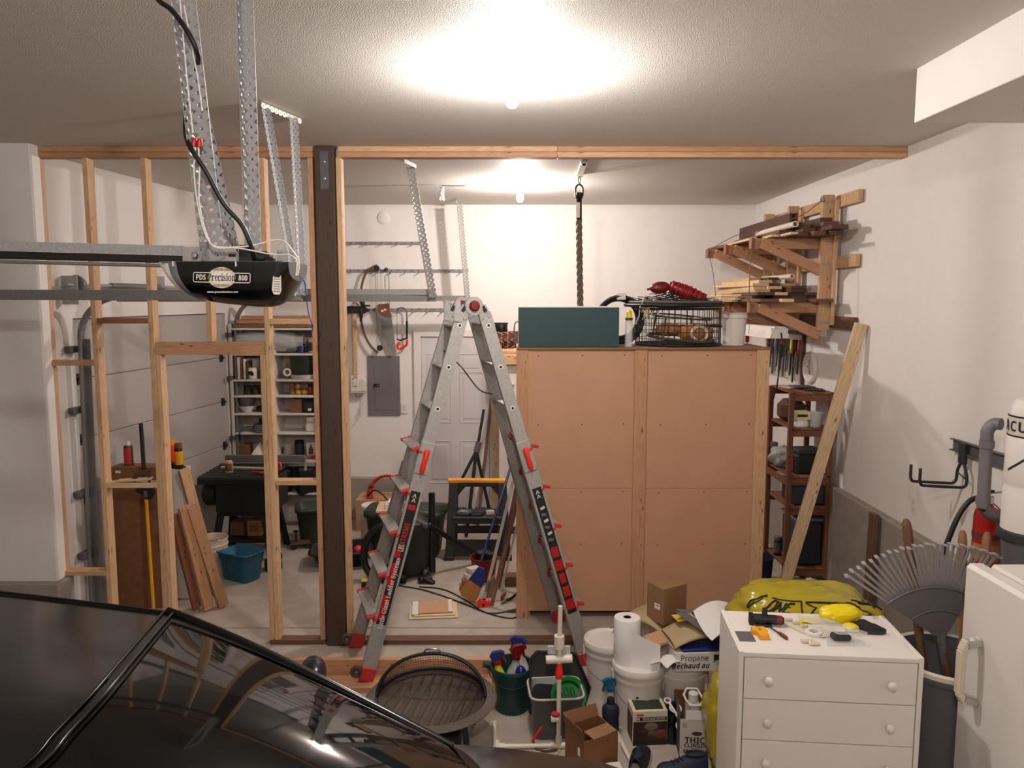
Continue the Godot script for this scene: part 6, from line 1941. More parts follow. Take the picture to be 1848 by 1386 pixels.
	plathe("dial", [Vector2(0.118, 0.0215), Vector2(0, 0.0215)], M.paper, Vector3.ZERO, Vector3.LEFT, 36)
	for b in [[0.0, 0.07, 0.01], [-0.03, 0.01, -0.045], [0.0, -0.06, 0.03]]:
		pbeam("hand", Vector3(-0.026, 0, 0), Vector3(-0.026, b[1], b[2]), 0.006, 0.002, M.black, Vector3.RIGHT, 0.0)
	ptube("cord", [Vector3(-0.006, 0.14, 0), Vector3(-0.006, 0.36, -0.02)], 0.004, M.white, 5)
	# shop light hung under the lumber
	o = thing("shop_light", "white folded metal shop light with a black cord hanging under the lumber rack", "light fixture", Vector3(2.26, 2.305, -7.15), 4)
	g = G.new()
	g.turn(Vector3.ZERO, Basis(Vector3.UP, 0.0))
	g.prism([Vector2(-0.09, -0.05), Vector2(-0.05, 0.05), Vector2(0.05, 0.05), Vector2(0.09, -0.05), Vector2(0.085, -0.05), Vector2(0.045, 0.04), Vector2(-0.045, 0.04), Vector2(-0.085, -0.05)], 1.0)
	part("shade", g, M.white)
	pbox("end_plate", Vector3(0, -0.005, 0.49), Vector3(0.15, 0.09, 0.004), M.white, 0.001)
	ptube("tube", [Vector3(0, -0.02, -0.47), Vector3(0, -0.02, 0.47)], 0.013, M.paper, 8)
	ptube("cord", curve([Vector3(0.01, 0.0, 0.5), Vector3(0.02, -0.1, 0.51), Vector3(0.015, -0.2, 0.5), Vector3(0.0, -0.45, 0.48), Vector3(-0.03, -0.62, 0.45)], 5), 0.006, M.black, 6)
	pbox("switch", Vector3(0.015, -0.155, 0.505), Vector3(0.035, 0.11, 0.03), M.black, 0.008)
	for k in 2:
		o = thing("hand_tool", ["black putty knife hanging below the shop light", "red handled screwdriver hanging below the shop light"][k], "tool", Vector3(2.15 + 0.10 * k, 2.31, -7.42))
		pbeam("grip", Vector3(0, 0, 0), Vector3(0, -0.13, 0), 0.035, 0.02, [M.grey, M.red][k], Vector3.BACK, 0.006)
		pbeam("blade", Vector3(0, -0.13, 0), Vector3(0, -0.22, 0), 0.012 + 0.03 * (1 - k), 0.005, M.steel, Vector3.BACK, 0.001)
	g = G.new()
	g.box(Vector3(0, 0, 0), Vector3(1.1, 0.03, 0.02), 0.003)
	solo("tool_rail", g, M.walnut, "dark strip on which the tools below the shop light hang", "rail", Vector3(2.10, 2.335, -7.45))


func lumber() -> void:
	var zs = [-6.65, -7.45, -8.14]
	var o = thing("lumber_rack", "wooden lumber rack of braced brackets high on the side wall", "rack", Vector3(2.72, 2.35, -7.3))
	var b: Vector3 = o.position
	for y in [3.405, 2.90, 2.395]:
		pbox("ledger", Vector3(2.755, y, -7.34) - b, Vector3(0.042, 0.10, 2.18), M.pine if y > 2.5 else M.sill, 0.003)
	for z in zs:
		pbox("upright", Vector3(2.655, 2.895, z) - b, Vector3(0.10, 1.13, 0.045), M.pine, 0.003)
		pbox("upright", Vector3(2.715, 2.895, z) - b, Vector3(0.034, 1.05, 0.12), M.pine2, 0.003)
		for y in [3.06, 2.52]:
			pbox("arm", Vector3(2.34, y, z - 0.045) - b, Vector3(0.62, 0.09, 0.038), M.fir, 0.003)
			pbeam("brace", Vector3(2.10, y + 0.005, z) - b, Vector3(2.63, y - 0.235 , z) - b, 0.038, 0.088, M.fir, Vector3.UP, 0.003)
			pbox("end_cap", Vector3(2.03, y + 0.0, z - 0.02) - b, Vector3(0.018, 0.09, 0.08), M.cedar, 0.002)
		for y in [3.40, 2.885, 2.39]:
			pbox("mending_plate", Vector3(2.66, y, z + 0.0235) - b, Vector3(0.085, 0.022, 0.002), M.galv, 0.0005)
	var n = 0
	# dark boards on the upper arms
	var up = [[2.60, 3.106, 0.10, 0.034, -6.30, 8.4, "walnut"], [2.49, 3.106, 0.10, 0.034, -6.36, 8.5, "walnut2"], [2.38, 3.106, 0.10, 0.034, -6.45, 8.4, "walnut"], [2.27, 3.106, 0.10, 0.034, -6.62, 8.3, "walnut2"], [2.16, 3.106, 0.09, 0.03, -6.8, 8.5, "walnut2"], [2.59, 3.142, 0.13, 0.036, -6.22, 8.3, "walnut"], [2.46, 3.142, 0.11, 0.034, -6.52, 8.6, "walnut2"], [2.585, 3.180, 0.13, 0.036, -6.38, 8.2, "walnut2"], [2.45, 3.180, 0.11, 0.034, -6.6, 8.5, "walnut2"], [2.33, 3.142, 0.12, 0.034, -6.7, 8.4, "walnut2"], [2.57, 3.218, 0.10, 0.036, -6.45, 8.3, "walnut"]]
	for k in up:
		var g = G.new()
		var l: float = k[5] + k[4]
		g.box(Vector3(0, k[3] / 2, 0), Vector3(k[2], k[3], l), 0.002)
		solo("board", g, M[k[6]], ["dark board beside the uprights in the bottom layer of the upper rack", "dark board second from the uprights in the bottom layer of the upper rack", "dark board third from the uprights in the bottom layer of the upper rack", "dark board fourth from the uprights in the bottom layer of the upper rack", "dark board nearest the arm tips on the upper rack", "dark board beside the uprights in the second layer of the upper rack", "narrower dark board in the second layer of the upper rack", "wide dark board in the third layer of the upper rack", "narrow dark board in the third layer of the upper rack", "dark board toward the arm tips in the second layer of the upper rack", "dark board lying topmost by the uprights of the upper rack"][n], "board", Vector3(k[0], k[1], k[4] - l / 2), 0, "dark boards on the upper rack")
		n += 1
	for k in 2:
		var g = G.new()
		g.box(Vector3(0, 0.06, 0), Vector3(0.026, 0.12, 1.5), 0.002)
		solo("board", g, M.walnut, ["dark board on edge, the outer of two upright ones on the upper rack", "dark board on edge, the inner of two upright ones on the upper rack"][k], "board", Vector3(2.43 + 0.045 * k, 3.216, -7.62), 0, "boards on edge on the upper rack")
	var g = G.new()
	g.at(Vector3(0, 0.03, 0), Vector3.BACK)
	g.lathe([Vector2(0, -0.1), Vector2(0.026, -0.1), Vector2(0.026, 0.9), Vector2(0.018, 0.9), Vector2(0.018, 0.0), Vector2(0, 0.0)], 16)
	solo("pipe", g, M.pvc, "white plastic pipe lying on the dark boards of the upper rack", "pipe", Vector3(2.345, 3.178, -7.42))
	for k in 3:
		g = G.new()
		g.box(Vector3(0, 0.009, 0), Vector3(0.06, 0.018, 0.9 - 0.2 * k), 0.002)
		solo("board", g, M.pale, ["pale strip peeking out at the arm tips of the upper rack", "pale strip resting over the middle brace of the upper rack", "short pale strip under the dark boards by the near brace"][k], "board", Vector3(2.12 + 0.07 * k, 3.108, -7.25 + 0.35 * k))
	# thin stock on the lower arms
	rng.seed = 12
	var names = ["walnut2", "ply", "pale", "sill", "pale", "ply", "walnut", "pale"]
	n = 0
	for layer in 8:
		for k in 4 - layer / 3:
			var w = rng.randf_range(0.09, 0.17)
			var l = rng.randf_range(1.1, 1.9) - layer * 0.10
			var x = 2.16 + k * 0.145 + rng.randf_range(-0.02, 0.02) + layer * 0.015
			var z0 = -6.42 - rng.randf() * 0.35 - layer * 0.10
			g = G.new()
			g.box(Vector3(0, 0.0135, 0), Vector3(w, 0.027, l), 0.002)
			solo("board", g, M[names[(layer * 3 + k * 2 + layer * k) % 8]] if k < 2 or layer > 4 else M[["walnut2", "sill", "walnut"][k % 3]], ["thin", "slim", "narrow", "rough", "short", "warped", "scant", "upper"][layer] + " board " + ["at the arm tips", "one in from the arm tips", "one out from the uprights", "beside the uprights"][k] + " in the " + ["bottom", "second", "third", "fourth", "fifth", "sixth", "seventh", "top"][layer] + " layer of the lower rack", "board", Vector3(x, 2.567 + layer * 0.028, z0 - l / 2), rng.randf_range(-2.5, 2.5), "thin stock on the lower rack")
			n += 1
	for k in 5:
		g = G.new()
		g.box(Vector3(0, 0.006, 0), Vector3(0.05, 0.012, 1.0), 0.002)
		solo("board", g, M.pale if k % 2 else M.ply, ["lowest pale slat fanning out past the arm tips of the lower rack", "second pale slat fanning out past the arm tips of the lower rack", "third pale slat fanning out past the arm tips of the lower rack", "fourth pale slat fanning out past the arm tips of the lower rack", "topmost pale slat fanning out past the arm tips of the lower rack"][k], "board", Vector3(2.04 + 0.02 * k, 2.568 + 0.018 * k, -7.45 - 0.06 * k), -6 + 2.5 * k, "pale slats on the lower rack")
	g = G.new()
	g.at(Vector3(0, 0.026, 0), Vector3.BACK)
	g.lathe([Vector2(0, -0.3), Vector2(0.022, -0.3), Vector2(0.022, 0.5), Vector2(0.012, 0.5), Vector2(0.012, 0.2), Vector2(0, 0.2)], 16)
	solo("pipe", g, M.pvc, "white plastic pipe end poking out of the lower rack's pile", "pipe", Vector3(2.47, 2.765, -7.4))
	o = thing("bungee_cord", "thin tan cord hooked from the near upright down over the stacked lumber", "cord", Vector3(2.60, 3.42, -6.62))
	b = o.position
	ptube("cord", curve([Vector3(0, 0, 0), Vector3(2.45, 3.30, -6.64) - b, Vector3(2.25, 3.22, -6.66) - b, Vector3(2.05, 3.14, -6.62) - b, Vector3(2.01, 3.0, -6.60) - b, Vector3(2.0, 2.60, -6.58) - b, Vector3(2.03, 2.52, -6.58) - b], 6), 0.004, M.card2, 6)
	ptube("hook", circle(Vector3(0, 0.0, 0.0), 0.018, 12, Vector3(0, 0, 1)), 0.004, M.steel, 6, null, true)
	o = thing("bungee_cord", "thin dark cord looping from the far upright out past the rack to the cabinet", "cord", Vector3(2.60, 3.36, -8.10))
	b = o.position
	ptube("cord", curve([Vector3(0, 0, 0), Vector3(2.3, 3.24, -8.1) - b, Vector3(2.08, 3.12, -8.08) - b, Vector3(2.03, 3.04, -8.06) - b, Vector3(1.95, 2.85, -7.6) - b, Vector3(1.80, 2.62, -6.9) - b], 6), 0.003, M.rust, 5)


func wall_right_things() -> void:
	var o = thing("outlet", "white outlet plate on the side wall above the concrete base behind the rake", "outlet", Vector3(2.783, 1.17, -5.25))
	pbox("plate", Vector3.ZERO, Vector3(0.008, 0.12, 0.075), M.white, 0.003)
	for y in [-0.025, 0.025]:
		pbox("socket", Vector3(-0.005, y, 0), Vector3(0.004, 0.03, 0.028), M.offwhite, 0.002)
	o = thing("hook_rail", "grey steel wall rail with a double hook hanging on it", "rail", Vector3(2.765, 1.69, -4.385))
	var g = G.new()
	g.box(Vector3(0, 0, 0), Vector3(0.006, 0.07, 0.81), 0.001)
	g.box(Vector3(-0.012, 0.034, 0), Vector3(0.03, 0.006, 0.81), 0.001)
	g.box(Vector3(-0.012, -0.034, 0), Vector3(0.03, 0.006, 0.81), 0.001)
	part("rail", g, M.midgrey)
	pbox("clip", Vector3(-0.03, -0.03, -0.245), Vector3(0.03, 0.13, 0.06), M.darkgrey, 0.006)
	for s in [-1, 1]:
		var z = -0.245 + s * 0.055
		ptube("hook", curve([Vector3(-0.03, -0.09, -0.245 + s * 0.015), Vector3(-0.03, -0.14, -0.245 + s * 0.045), Vector3(-0.03, -0.20, z), Vector3(-0.05, -0.225, z), Vector3(-0.10, -0.225, z), Vector3(-0.28, -0.215, z), Vector3(-0.305, -0.205, z), Vector3(-0.312, -0.18, z), Vector3(-0.312, -0.11, z)], 5), 0.009, M.darkgrey, 10)
	ptube("cross_wire", [Vector3(-0.03, -0.15, -0.305), Vector3(-0.03, -0.185, -0.185)], 0.004, M.darkgrey, 6)
	# central vacuum
	o = thing("vacuum_canister", "white central vacuum canister on the side wall with a black lettered band", "vacuum", Vector3(2.62, 1.02, -3.80))
	plathe("lower_bin", [Vector2(0, 0), Vector2(0.13, 0), Vector2(0.135, 0.38), Vector2(0, 0.38)], M.midgrey, Vector3.ZERO, Vector3.UP, 36)
	plathe("seal", [Vector2(0.13, 0.37), Vector2(0.158, 0.375), Vector2(0.158, 0.41), Vector2(0.14, 0.42)], M.darkgrey, Vector3.ZERO, Vector3.UP, 36)
	plathe("canister", [Vector2(0.142, 0.40), Vector2(0.142, 0.62), Vector2(0.136, 0.635), Vector2(0.136, 0.65), Vector2(0.142, 0.665), Vector2(0.142, 0.885), Vector2(0.136, 0.895), Vector2(0.136, 1.0), Vector2(0.13, 1.04), Vector2(0.11, 1.075), Vector2(0.07, 1.09), Vector2(0.0, 1.09)], M.white, Vector3.ZERO, Vector3.UP, 40)
	plathe("band", [Vector2(0.137, 0.90), Vector2(0.138, 0.90), Vector2(0.138, 0.985), Vector2(0.137, 0.985)], M.offwhite, Vector3.ZERO, Vector3.UP, 40)
	for y in [0.893, 0.99]:
		plathe("seam", [Vector2(0.136, y), Vector2(0.1395, y), Vector2(0.1395, y + 0.008), Vector2(0.136, y + 0.008)], M.ink, Vector3.ZERO, Vector3.UP, 40)
	var word = "VACUU"
	for i in 5:
		var a = deg_to_rad(138.0 + i * 22.0)
		var nrm = Vector3(cos(a), 0, -sin(a))
		lettering(word[i], 0.052, M.ink, Transform3D(Basis(Vector3.UP.cross(nrm), Vector3.UP, nrm), Vector3(0, 0.945, 0) + nrm * 0.139))
	g = G.new()
	for k in 14:
		var a0 = 2.35 + k * 0.06
		var a1 = a0 + 0.06
		var y0 = 0.84 - 0.11 * pow((k) / 14.0, 0.7)
		var y1 = 0.84 - 0.11 * pow((k + 1) / 14.0, 0.7)
		g.face([Vector3(cos(a0) * 0.1425, y0, sin(a0) * 0.1425), Vector3(cos(a1) * 0.1425, y1, sin(a1) * 0.1425), Vector3(cos(a1) * 0.1425, y1 - 0.014, sin(a1) * 0.1425), Vector3(cos(a0) * 0.1425, y0 - 0.014, sin(a0) * 0.1425)], Vector3(cos(a0), 0, sin(a0)))
	part("swoosh", g, M.ink)
	o = thing("vacuum_pipe", "grey plastic pipe bending down beside the white vacuum canister", "pipe", Vector3(2.50, 1.43, -3.98))
	var pp = curve([Vector3(0.02, 0.52, 0.03), Vector3(0.0, 0.515, 0.0), Vector3(-0.022, 0.48, -0.01), Vector3(-0.024, 0.42, -0.01), Vector3(-0.026, 0.1, 0.0), Vector3(-0.022, 0.07, 0.0), Vector3(0.03, 0.03, 0.0), Vector3(0.16, 0.0, 0.0)], 5)
	ptube("pipe", pp, 0.031, M.panelgrey, 16)
	for y in [0.41, 0.11]:
		plathe("coupling", [Vector2(0.03, -0.02), Vector2(0.036, -0.02), Vector2(0.036, 0.02), Vector2(0.03, 0.02)], M.panelgrey, Vector3(-0.026, y, -0.004), Vector3.UP, 18)
	# fire extinguisher
	o = thing("fire_extinguisher", "red fire extinguisher with a black hose hanging on the side wall", "fire extinguisher", Vector3(2.69, 1.07, -4.28))
	plathe("cylinder", [Vector2(0, 0), Vector2(0.066, 0), Vector2(0.07, 0.01), Vector2(0.07, 0.30), Vector2(0.062, 0.335), Vector2(0.03, 0.355), Vector2(0.022, 0.37), Vector2(0, 0.37)], M.red, Vector3.ZERO, Vector3.UP, 28)
	plathe("paper_label", [Vector2(0.0705, 0.06), Vector2(0.0712, 0.06), Vector2(0.0712, 0.15), Vector2(0.0705, 0.15)], M.manila, Vector3.ZERO, Vector3.UP, 28)
	plathe("strap", [Vector2(0.0705, 0.18), Vector2(0.073, 0.18), Vector2(0.073, 0.21), Vector2(0.0705, 0.21)], M.rust, Vector3.ZERO, Vector3.UP, 28)
	plathe("gauge", [Vector2(0, 0), Vector2(0.02, 0), Vector2(0.02, 0.012), Vector2(0, 0.012)], M.darkred, Vector3(-0.02, 0.37, 0.015), Vector3(-0.3, 0, 1), 16)
	g = G.new()
	g.box(Vector3(0, 0.395, 0), Vector3(0.045, 0.05, 0.04), 0.006)
	g.beam(Vector3(-0.03, 0.43, 0.0), Vector3(0.08, 0.455, 0.04), 0.022, 0.008, Vector3.UP, 0.002)
	g.beam(Vector3(0.0, 0.40, 0.0), Vector3(0.10, 0.30, 0.03), 0.022, 0.008, Vector3.UP, 0.002)
	part("valve", g, M.chrome)
	plathe("pin", [Vector2(0, 0), Vector2(0.012, 0), Vector2(0.014, 0.01), Vector2(0, 0.012)], M.black, Vector3(0.01, 0.442, 0.01), Vector3.UP, 10)
	ptube("hose", curve([Vector3(-0.02, 0.40, 0), Vector3(-0.07, 0.405, 0.0), Vector3(-0.12, 0.375, 0.0), Vector3(-0.17, 0.29, 0.0), Vector3(-0.215, 0.16, 0.0), Vector3(-0.24, 0.08, 0)], 5), 0.015, M.black, 10)
	# trash can with garden tools
	o = thing("trash_can", "big grey trash can holding garden tools between the dresser and the refrigerator", "trash can", Vector3(2.21, 0, -3.74))
	plathe("body", [Vector2(0, 0), Vector2(0.21, 0), Vector2(0.262, 0.74), Vector2(0.275, 0.745), Vector2(0.283, 0.775), Vector2(0.275, 0.80), Vector2(0.262, 0.79), Vector2(0.255, 0.74), Vector2(0.205, 0.02), Vector2(0, 0.02)], M.midgrey, Vector3.ZERO, Vector3.UP, 44)
	plathe("rim", [Vector2(0.262, 0.776), Vector2(0.284, 0.778), Vector2(0.286, 0.80), Vector2(0.275, 0.81), Vector2(0.262, 0.80)], M.offwhite, Vector3.ZERO, Vector3.UP, 44)
	o = thing("rake", "wide leaf rake with its fan of tines upright in the trash can", "rake", Vector3(2.198, 0.86, -3.80))
	b_rake(o)
	for k in [[Vector3(2.083, 1.434, -4.0), Vector3(2.24, 0.05, -3.84), 0.022, "thick wooden handle rising behind the rake tines from the trash can"], [Vector3(2.338, 1.398, -3.92), Vector3(2.30, 0.05, -3.70), 0.019, "wooden tool handle in front of the fire extinguisher's hose"], [Vector3(2.43, 1.407, -3.86), Vector3(2.33, 0.05, -3.68), 0.019, "wooden tool handle in front of the red fire extinguisher"]]:
		var foot: Vector3 = k[1]
		var d: Vector3 = k[0] - foot
		o = thing("garden_tool", k[3], "tool handle", foot)
		ptube("shaft", [Vector3.ZERO, d * 0.5, d * 0.96, d * 0.985, d], [k[2], k[2], k[2] * 1.15, k[2] * 1.0, k[2] * 0.55], M.walnut2 if k[2] > 0.02 else M.cedar, 12)
		ptube("ferrule", [d * 0.30, d * 0.36], k[2] * 1.1, M.steel, 12)
	# refrigerator
	o = thing("refrigerator", "white refrigerator with a chrome and cream door handle by the side wall", "refrigerator", Vector3(2.42, 0, -2.98))
	pbox("cabinet", Vector3(0.06, 0.70, 0), Vector3(0.56, 1.36, 0.96), M.whitegloss, 0.012)
	pbox("door", Vector3(-0.29, 0.71, 0), Vector3(0.085, 1.352, 0.97), M.whitegloss, 0.016)
	g = G.new()
	g.box(Vector3(-0.225, 0.70, 0), Vector3(0.05, 1.30, 0.92), 0.002)
	part("gasket", g, M.midgrey)
	g = G.new()
	pbeam("handle_post", Vector3(-0.333, 1.075, -0.33), Vector3(-0.40, 1.06, -0.33), 0.045, 0.035, M.chrome, Vector3.UP, 0.006)
	pbeam("handle_post", Vector3(-0.333, 0.79, -0.33), Vector3(-0.40, 0.815, -0.33), 0.045, 0.035, M.chrome, Vector3.UP, 0.006)
	g.beam(Vector3(-0.395, 1.08, -0.33), Vector3(-0.415, 1.03, -0.33), 0.04, 0.03, Vector3.LEFT, 0.006)
	g.beam(Vector3(-0.415, 1.035, -0.33), Vector3(-0.415, 0.83, -0.33), 0.04, 0.03, Vector3.LEFT, 0.006)
	g.beam(Vector3(-0.415, 0.835, -0.33), Vector3(-0.39, 0.79, -0.33), 0.04, 0.03, Vector3.LEFT, 0.006)
	part("handle", g, M.cream)
	pbox("hinge_cover", Vector3(-0.24, 1.387, 0.4), Vector3(0.10, 0.02, 0.06), M.white, 0.004)


func b_rake(o: Node3D) -> void:
	var n = 27
	var a0 = deg_to_rad(145.5)
	var a1 = deg_to_rad(66.0)
	var plate = func(u: float) -> float: return 0.27 + 0.10 * pow(1.0 - u, 1.6)
	for i in n:
		var a = lerpf(a0, a1, i / (n - 1.0))
		var d = Vector3(cos(a), sin(a), 0)
		var q = 1.0 - i / (n - 1.0)
		var l = 0.505 + 0.145 * pow(q, 2.0) + (0.008 if i % 2 else 0.0)
		var pr: float = plate.call(1.0 - q)
		var g = G.new()
		g.beam(d * 0.05 + Vector3(0, 0, 0.005), d * pr + Vector3(0, 0, 0.012), 0.012, 0.003, Vector3.BACK, 0.0)
		g.beam(d * pr + Vector3(0, 0, 0.012), d * l + Vector3(0, 0, 0.06), 0.013, 0.004, Vector3.BACK, 0.0)
		g.beam(d * l + Vector3(0, 0, 0.06), d * (l + 0.012) + Vector3(0, -0.01, 0.10), 0.018, 0.004, Vector3.UP, 0.0)
		part("tine", g, M.galv)
	var g = G.new()
	g.sheet(func(u, v):
		var a = lerpf(a0, a1, u)
		var r = lerpf(0.03, plate.call(u), v)
		return Vector3(cos(a) * r, sin(a) * r, 0.015 + 0.02 * v), 30, 4, true)
	part("fan_plate", g, M.panelgrey)
	for r in [1.0, 0.58]:
		var pts = []
		for i in 31:
			var a = lerpf(a0 + 0.02, a1 - 0.02, i / 30.0)
			var e: float = plate.call(i / 30.0) * r
			pts.append(Vector3(cos(a) * e, sin(a) * e, 0.038 if r > 0.9 else 0.03))
		ptube("brace", pts, 0.006, M.galvdark, 6)
	ptube("socket", [Vector3(0, 0.09, 0.0), Vector3(0.0, 0.0, 0.0), Vector3(0.015, -0.12, 0.02)], [0.012, 0.022, 0.020], M.galvdark, 12)
	ptube("shaft", [Vector3(0.006, -0.04, 0.01), Vector3(0.085, -0.72, 0.12)], 0.018, M.redwood, 12)


# a soft plastic sack; returns its surface so that print can follow it
func sack(called: String, label: String, at: Vector3, r: Vector3, yaw: float, sd: int, m: Material, flatness := 0.75) -> Callable:
	thing(called, label, "bag", at, yaw)
	var f = FastNoiseLite.new()
	f.seed = sd
	f.frequency = 1.0
	f.fractal_octaves = 3
	var surf = func(u: float, v: float) -> Vector3:
		var th = TAU * u
		var ph = PI * v
		var d = Vector3(cos(th) * sin(ph), cos(ph), sin(th) * sin(ph))
		var q = Vector3(signf(d.x) * pow(absf(d.x), flatness), signf(d.y) * pow(absf(d.y), flatness), signf(d.z) * pow(absf(d.z), flatness))
		var w = 1.0 + 0.13 * f.get_noise_3d(d.x * 1.6, d.y * 1.6, d.z * 1.6) + 0.05 * absf(f.get_noise_3d(d.x * 6.0 + 9.0, d.y * 2.5, d.z * 6.0))
		q = q * r * w
		q.y = maxf(q.y, -r.y) + r.y
		return q
	var g = G.new()
	g.sheet(surf, 56, 36, true)
	part("film", g, m)
	return surf


func scribble(surf: Callable, strokes: Array, w: float) -> void:
	for s in strokes:
		var pts = []
		for i in s.size() - 1:
			for k in 5:
				var q: Vector2 = s[i].lerp(s[i + 1], k / 5.0)
				pts.append(surf.call(q.x, q.y) * 1.004)
		var q2: Vector2 = s[s.size() - 1]
		pts.append(surf.call(q2.x, q2.y) * 1.004)
		ptube("print", pts, w, M.ink, 4)


# strokes of capital letters, laid in the sack's own surface coordinates
func _word(word: String, at: Vector2, w: float, h: float) -> Array:
	var shapes = {"O": [[0.1, 0, 0.9, 0, 0.9, 1, 0.1, 1, 0.1, 0]], "N": [[0.1, 1, 0.1, 0, 0.9, 1, 0.9, 0]], "E": [[0.9, 0, 0.1, 0, 0.1, 1, 0.9, 1], [0.1, 0.5, 0.7, 0.5]]}
	var out = []
	for i in word.length():
		for s in shapes[word[i]]:
			var pts = []
			for k in range(0, s.size(), 2):
				pts.append(at + Vector2(-(i + s[k] * 0.85) * w / word.length(), s[k + 1] * h))
			out.append(pts)
	return out


func pail(label: String, at: Vector3, lid := true) -> void:
	var o = thing("bucket", label, "bucket", at)
	plathe("body", [Vector2(0, 0), Vector2(0.13, 0), Vector2(0.145, 0.30), Vector2(0.152, 0.302), Vector2(0.152, 0.318), Vector2(0.147, 0.32), Vector2(0.148, 0.335), Vector2(0.154, 0.337), Vector2(0.154, 0.352), Vector2(0.148, 0.354), Vector2(0.149, 0.37), Vector2(0.0, 0.37)], M.plastic, Vector3.ZERO, Vector3.UP, 40)
	plathe("lid", [Vector2(0.15, 0.352), Vector2(0.162, 0.354), Vector2(0.163, 0.375), Vector2(0.158, 0.39), Vector2(0.15, 0.392), Vector2(0.144, 0.384), Vector2(0.138, 0.378), Vector2(0.0, 0.378)], M.whitegloss, Vector3.ZERO, Vector3.UP, 44)
	for s in [-1, 1]:
		pbox("ear", Vector3(s * 0.156, 0.315, 0.0), Vector3(0.018, 0.06, 0.04), M.plastic, 0.006)
	var pts = []
	for i in 13:
		var a = PI * i / 12
		pts.append(Vector3(-cos(a) * 0.164, 0.30 - 0.14 * sin(a), sin(a) * 0.158))
	ptube("bail", pts, 0.0022, M.steel, 5)
	ptube("grip", pts.slice(5, 8), 0.008, M.plastic, 8)


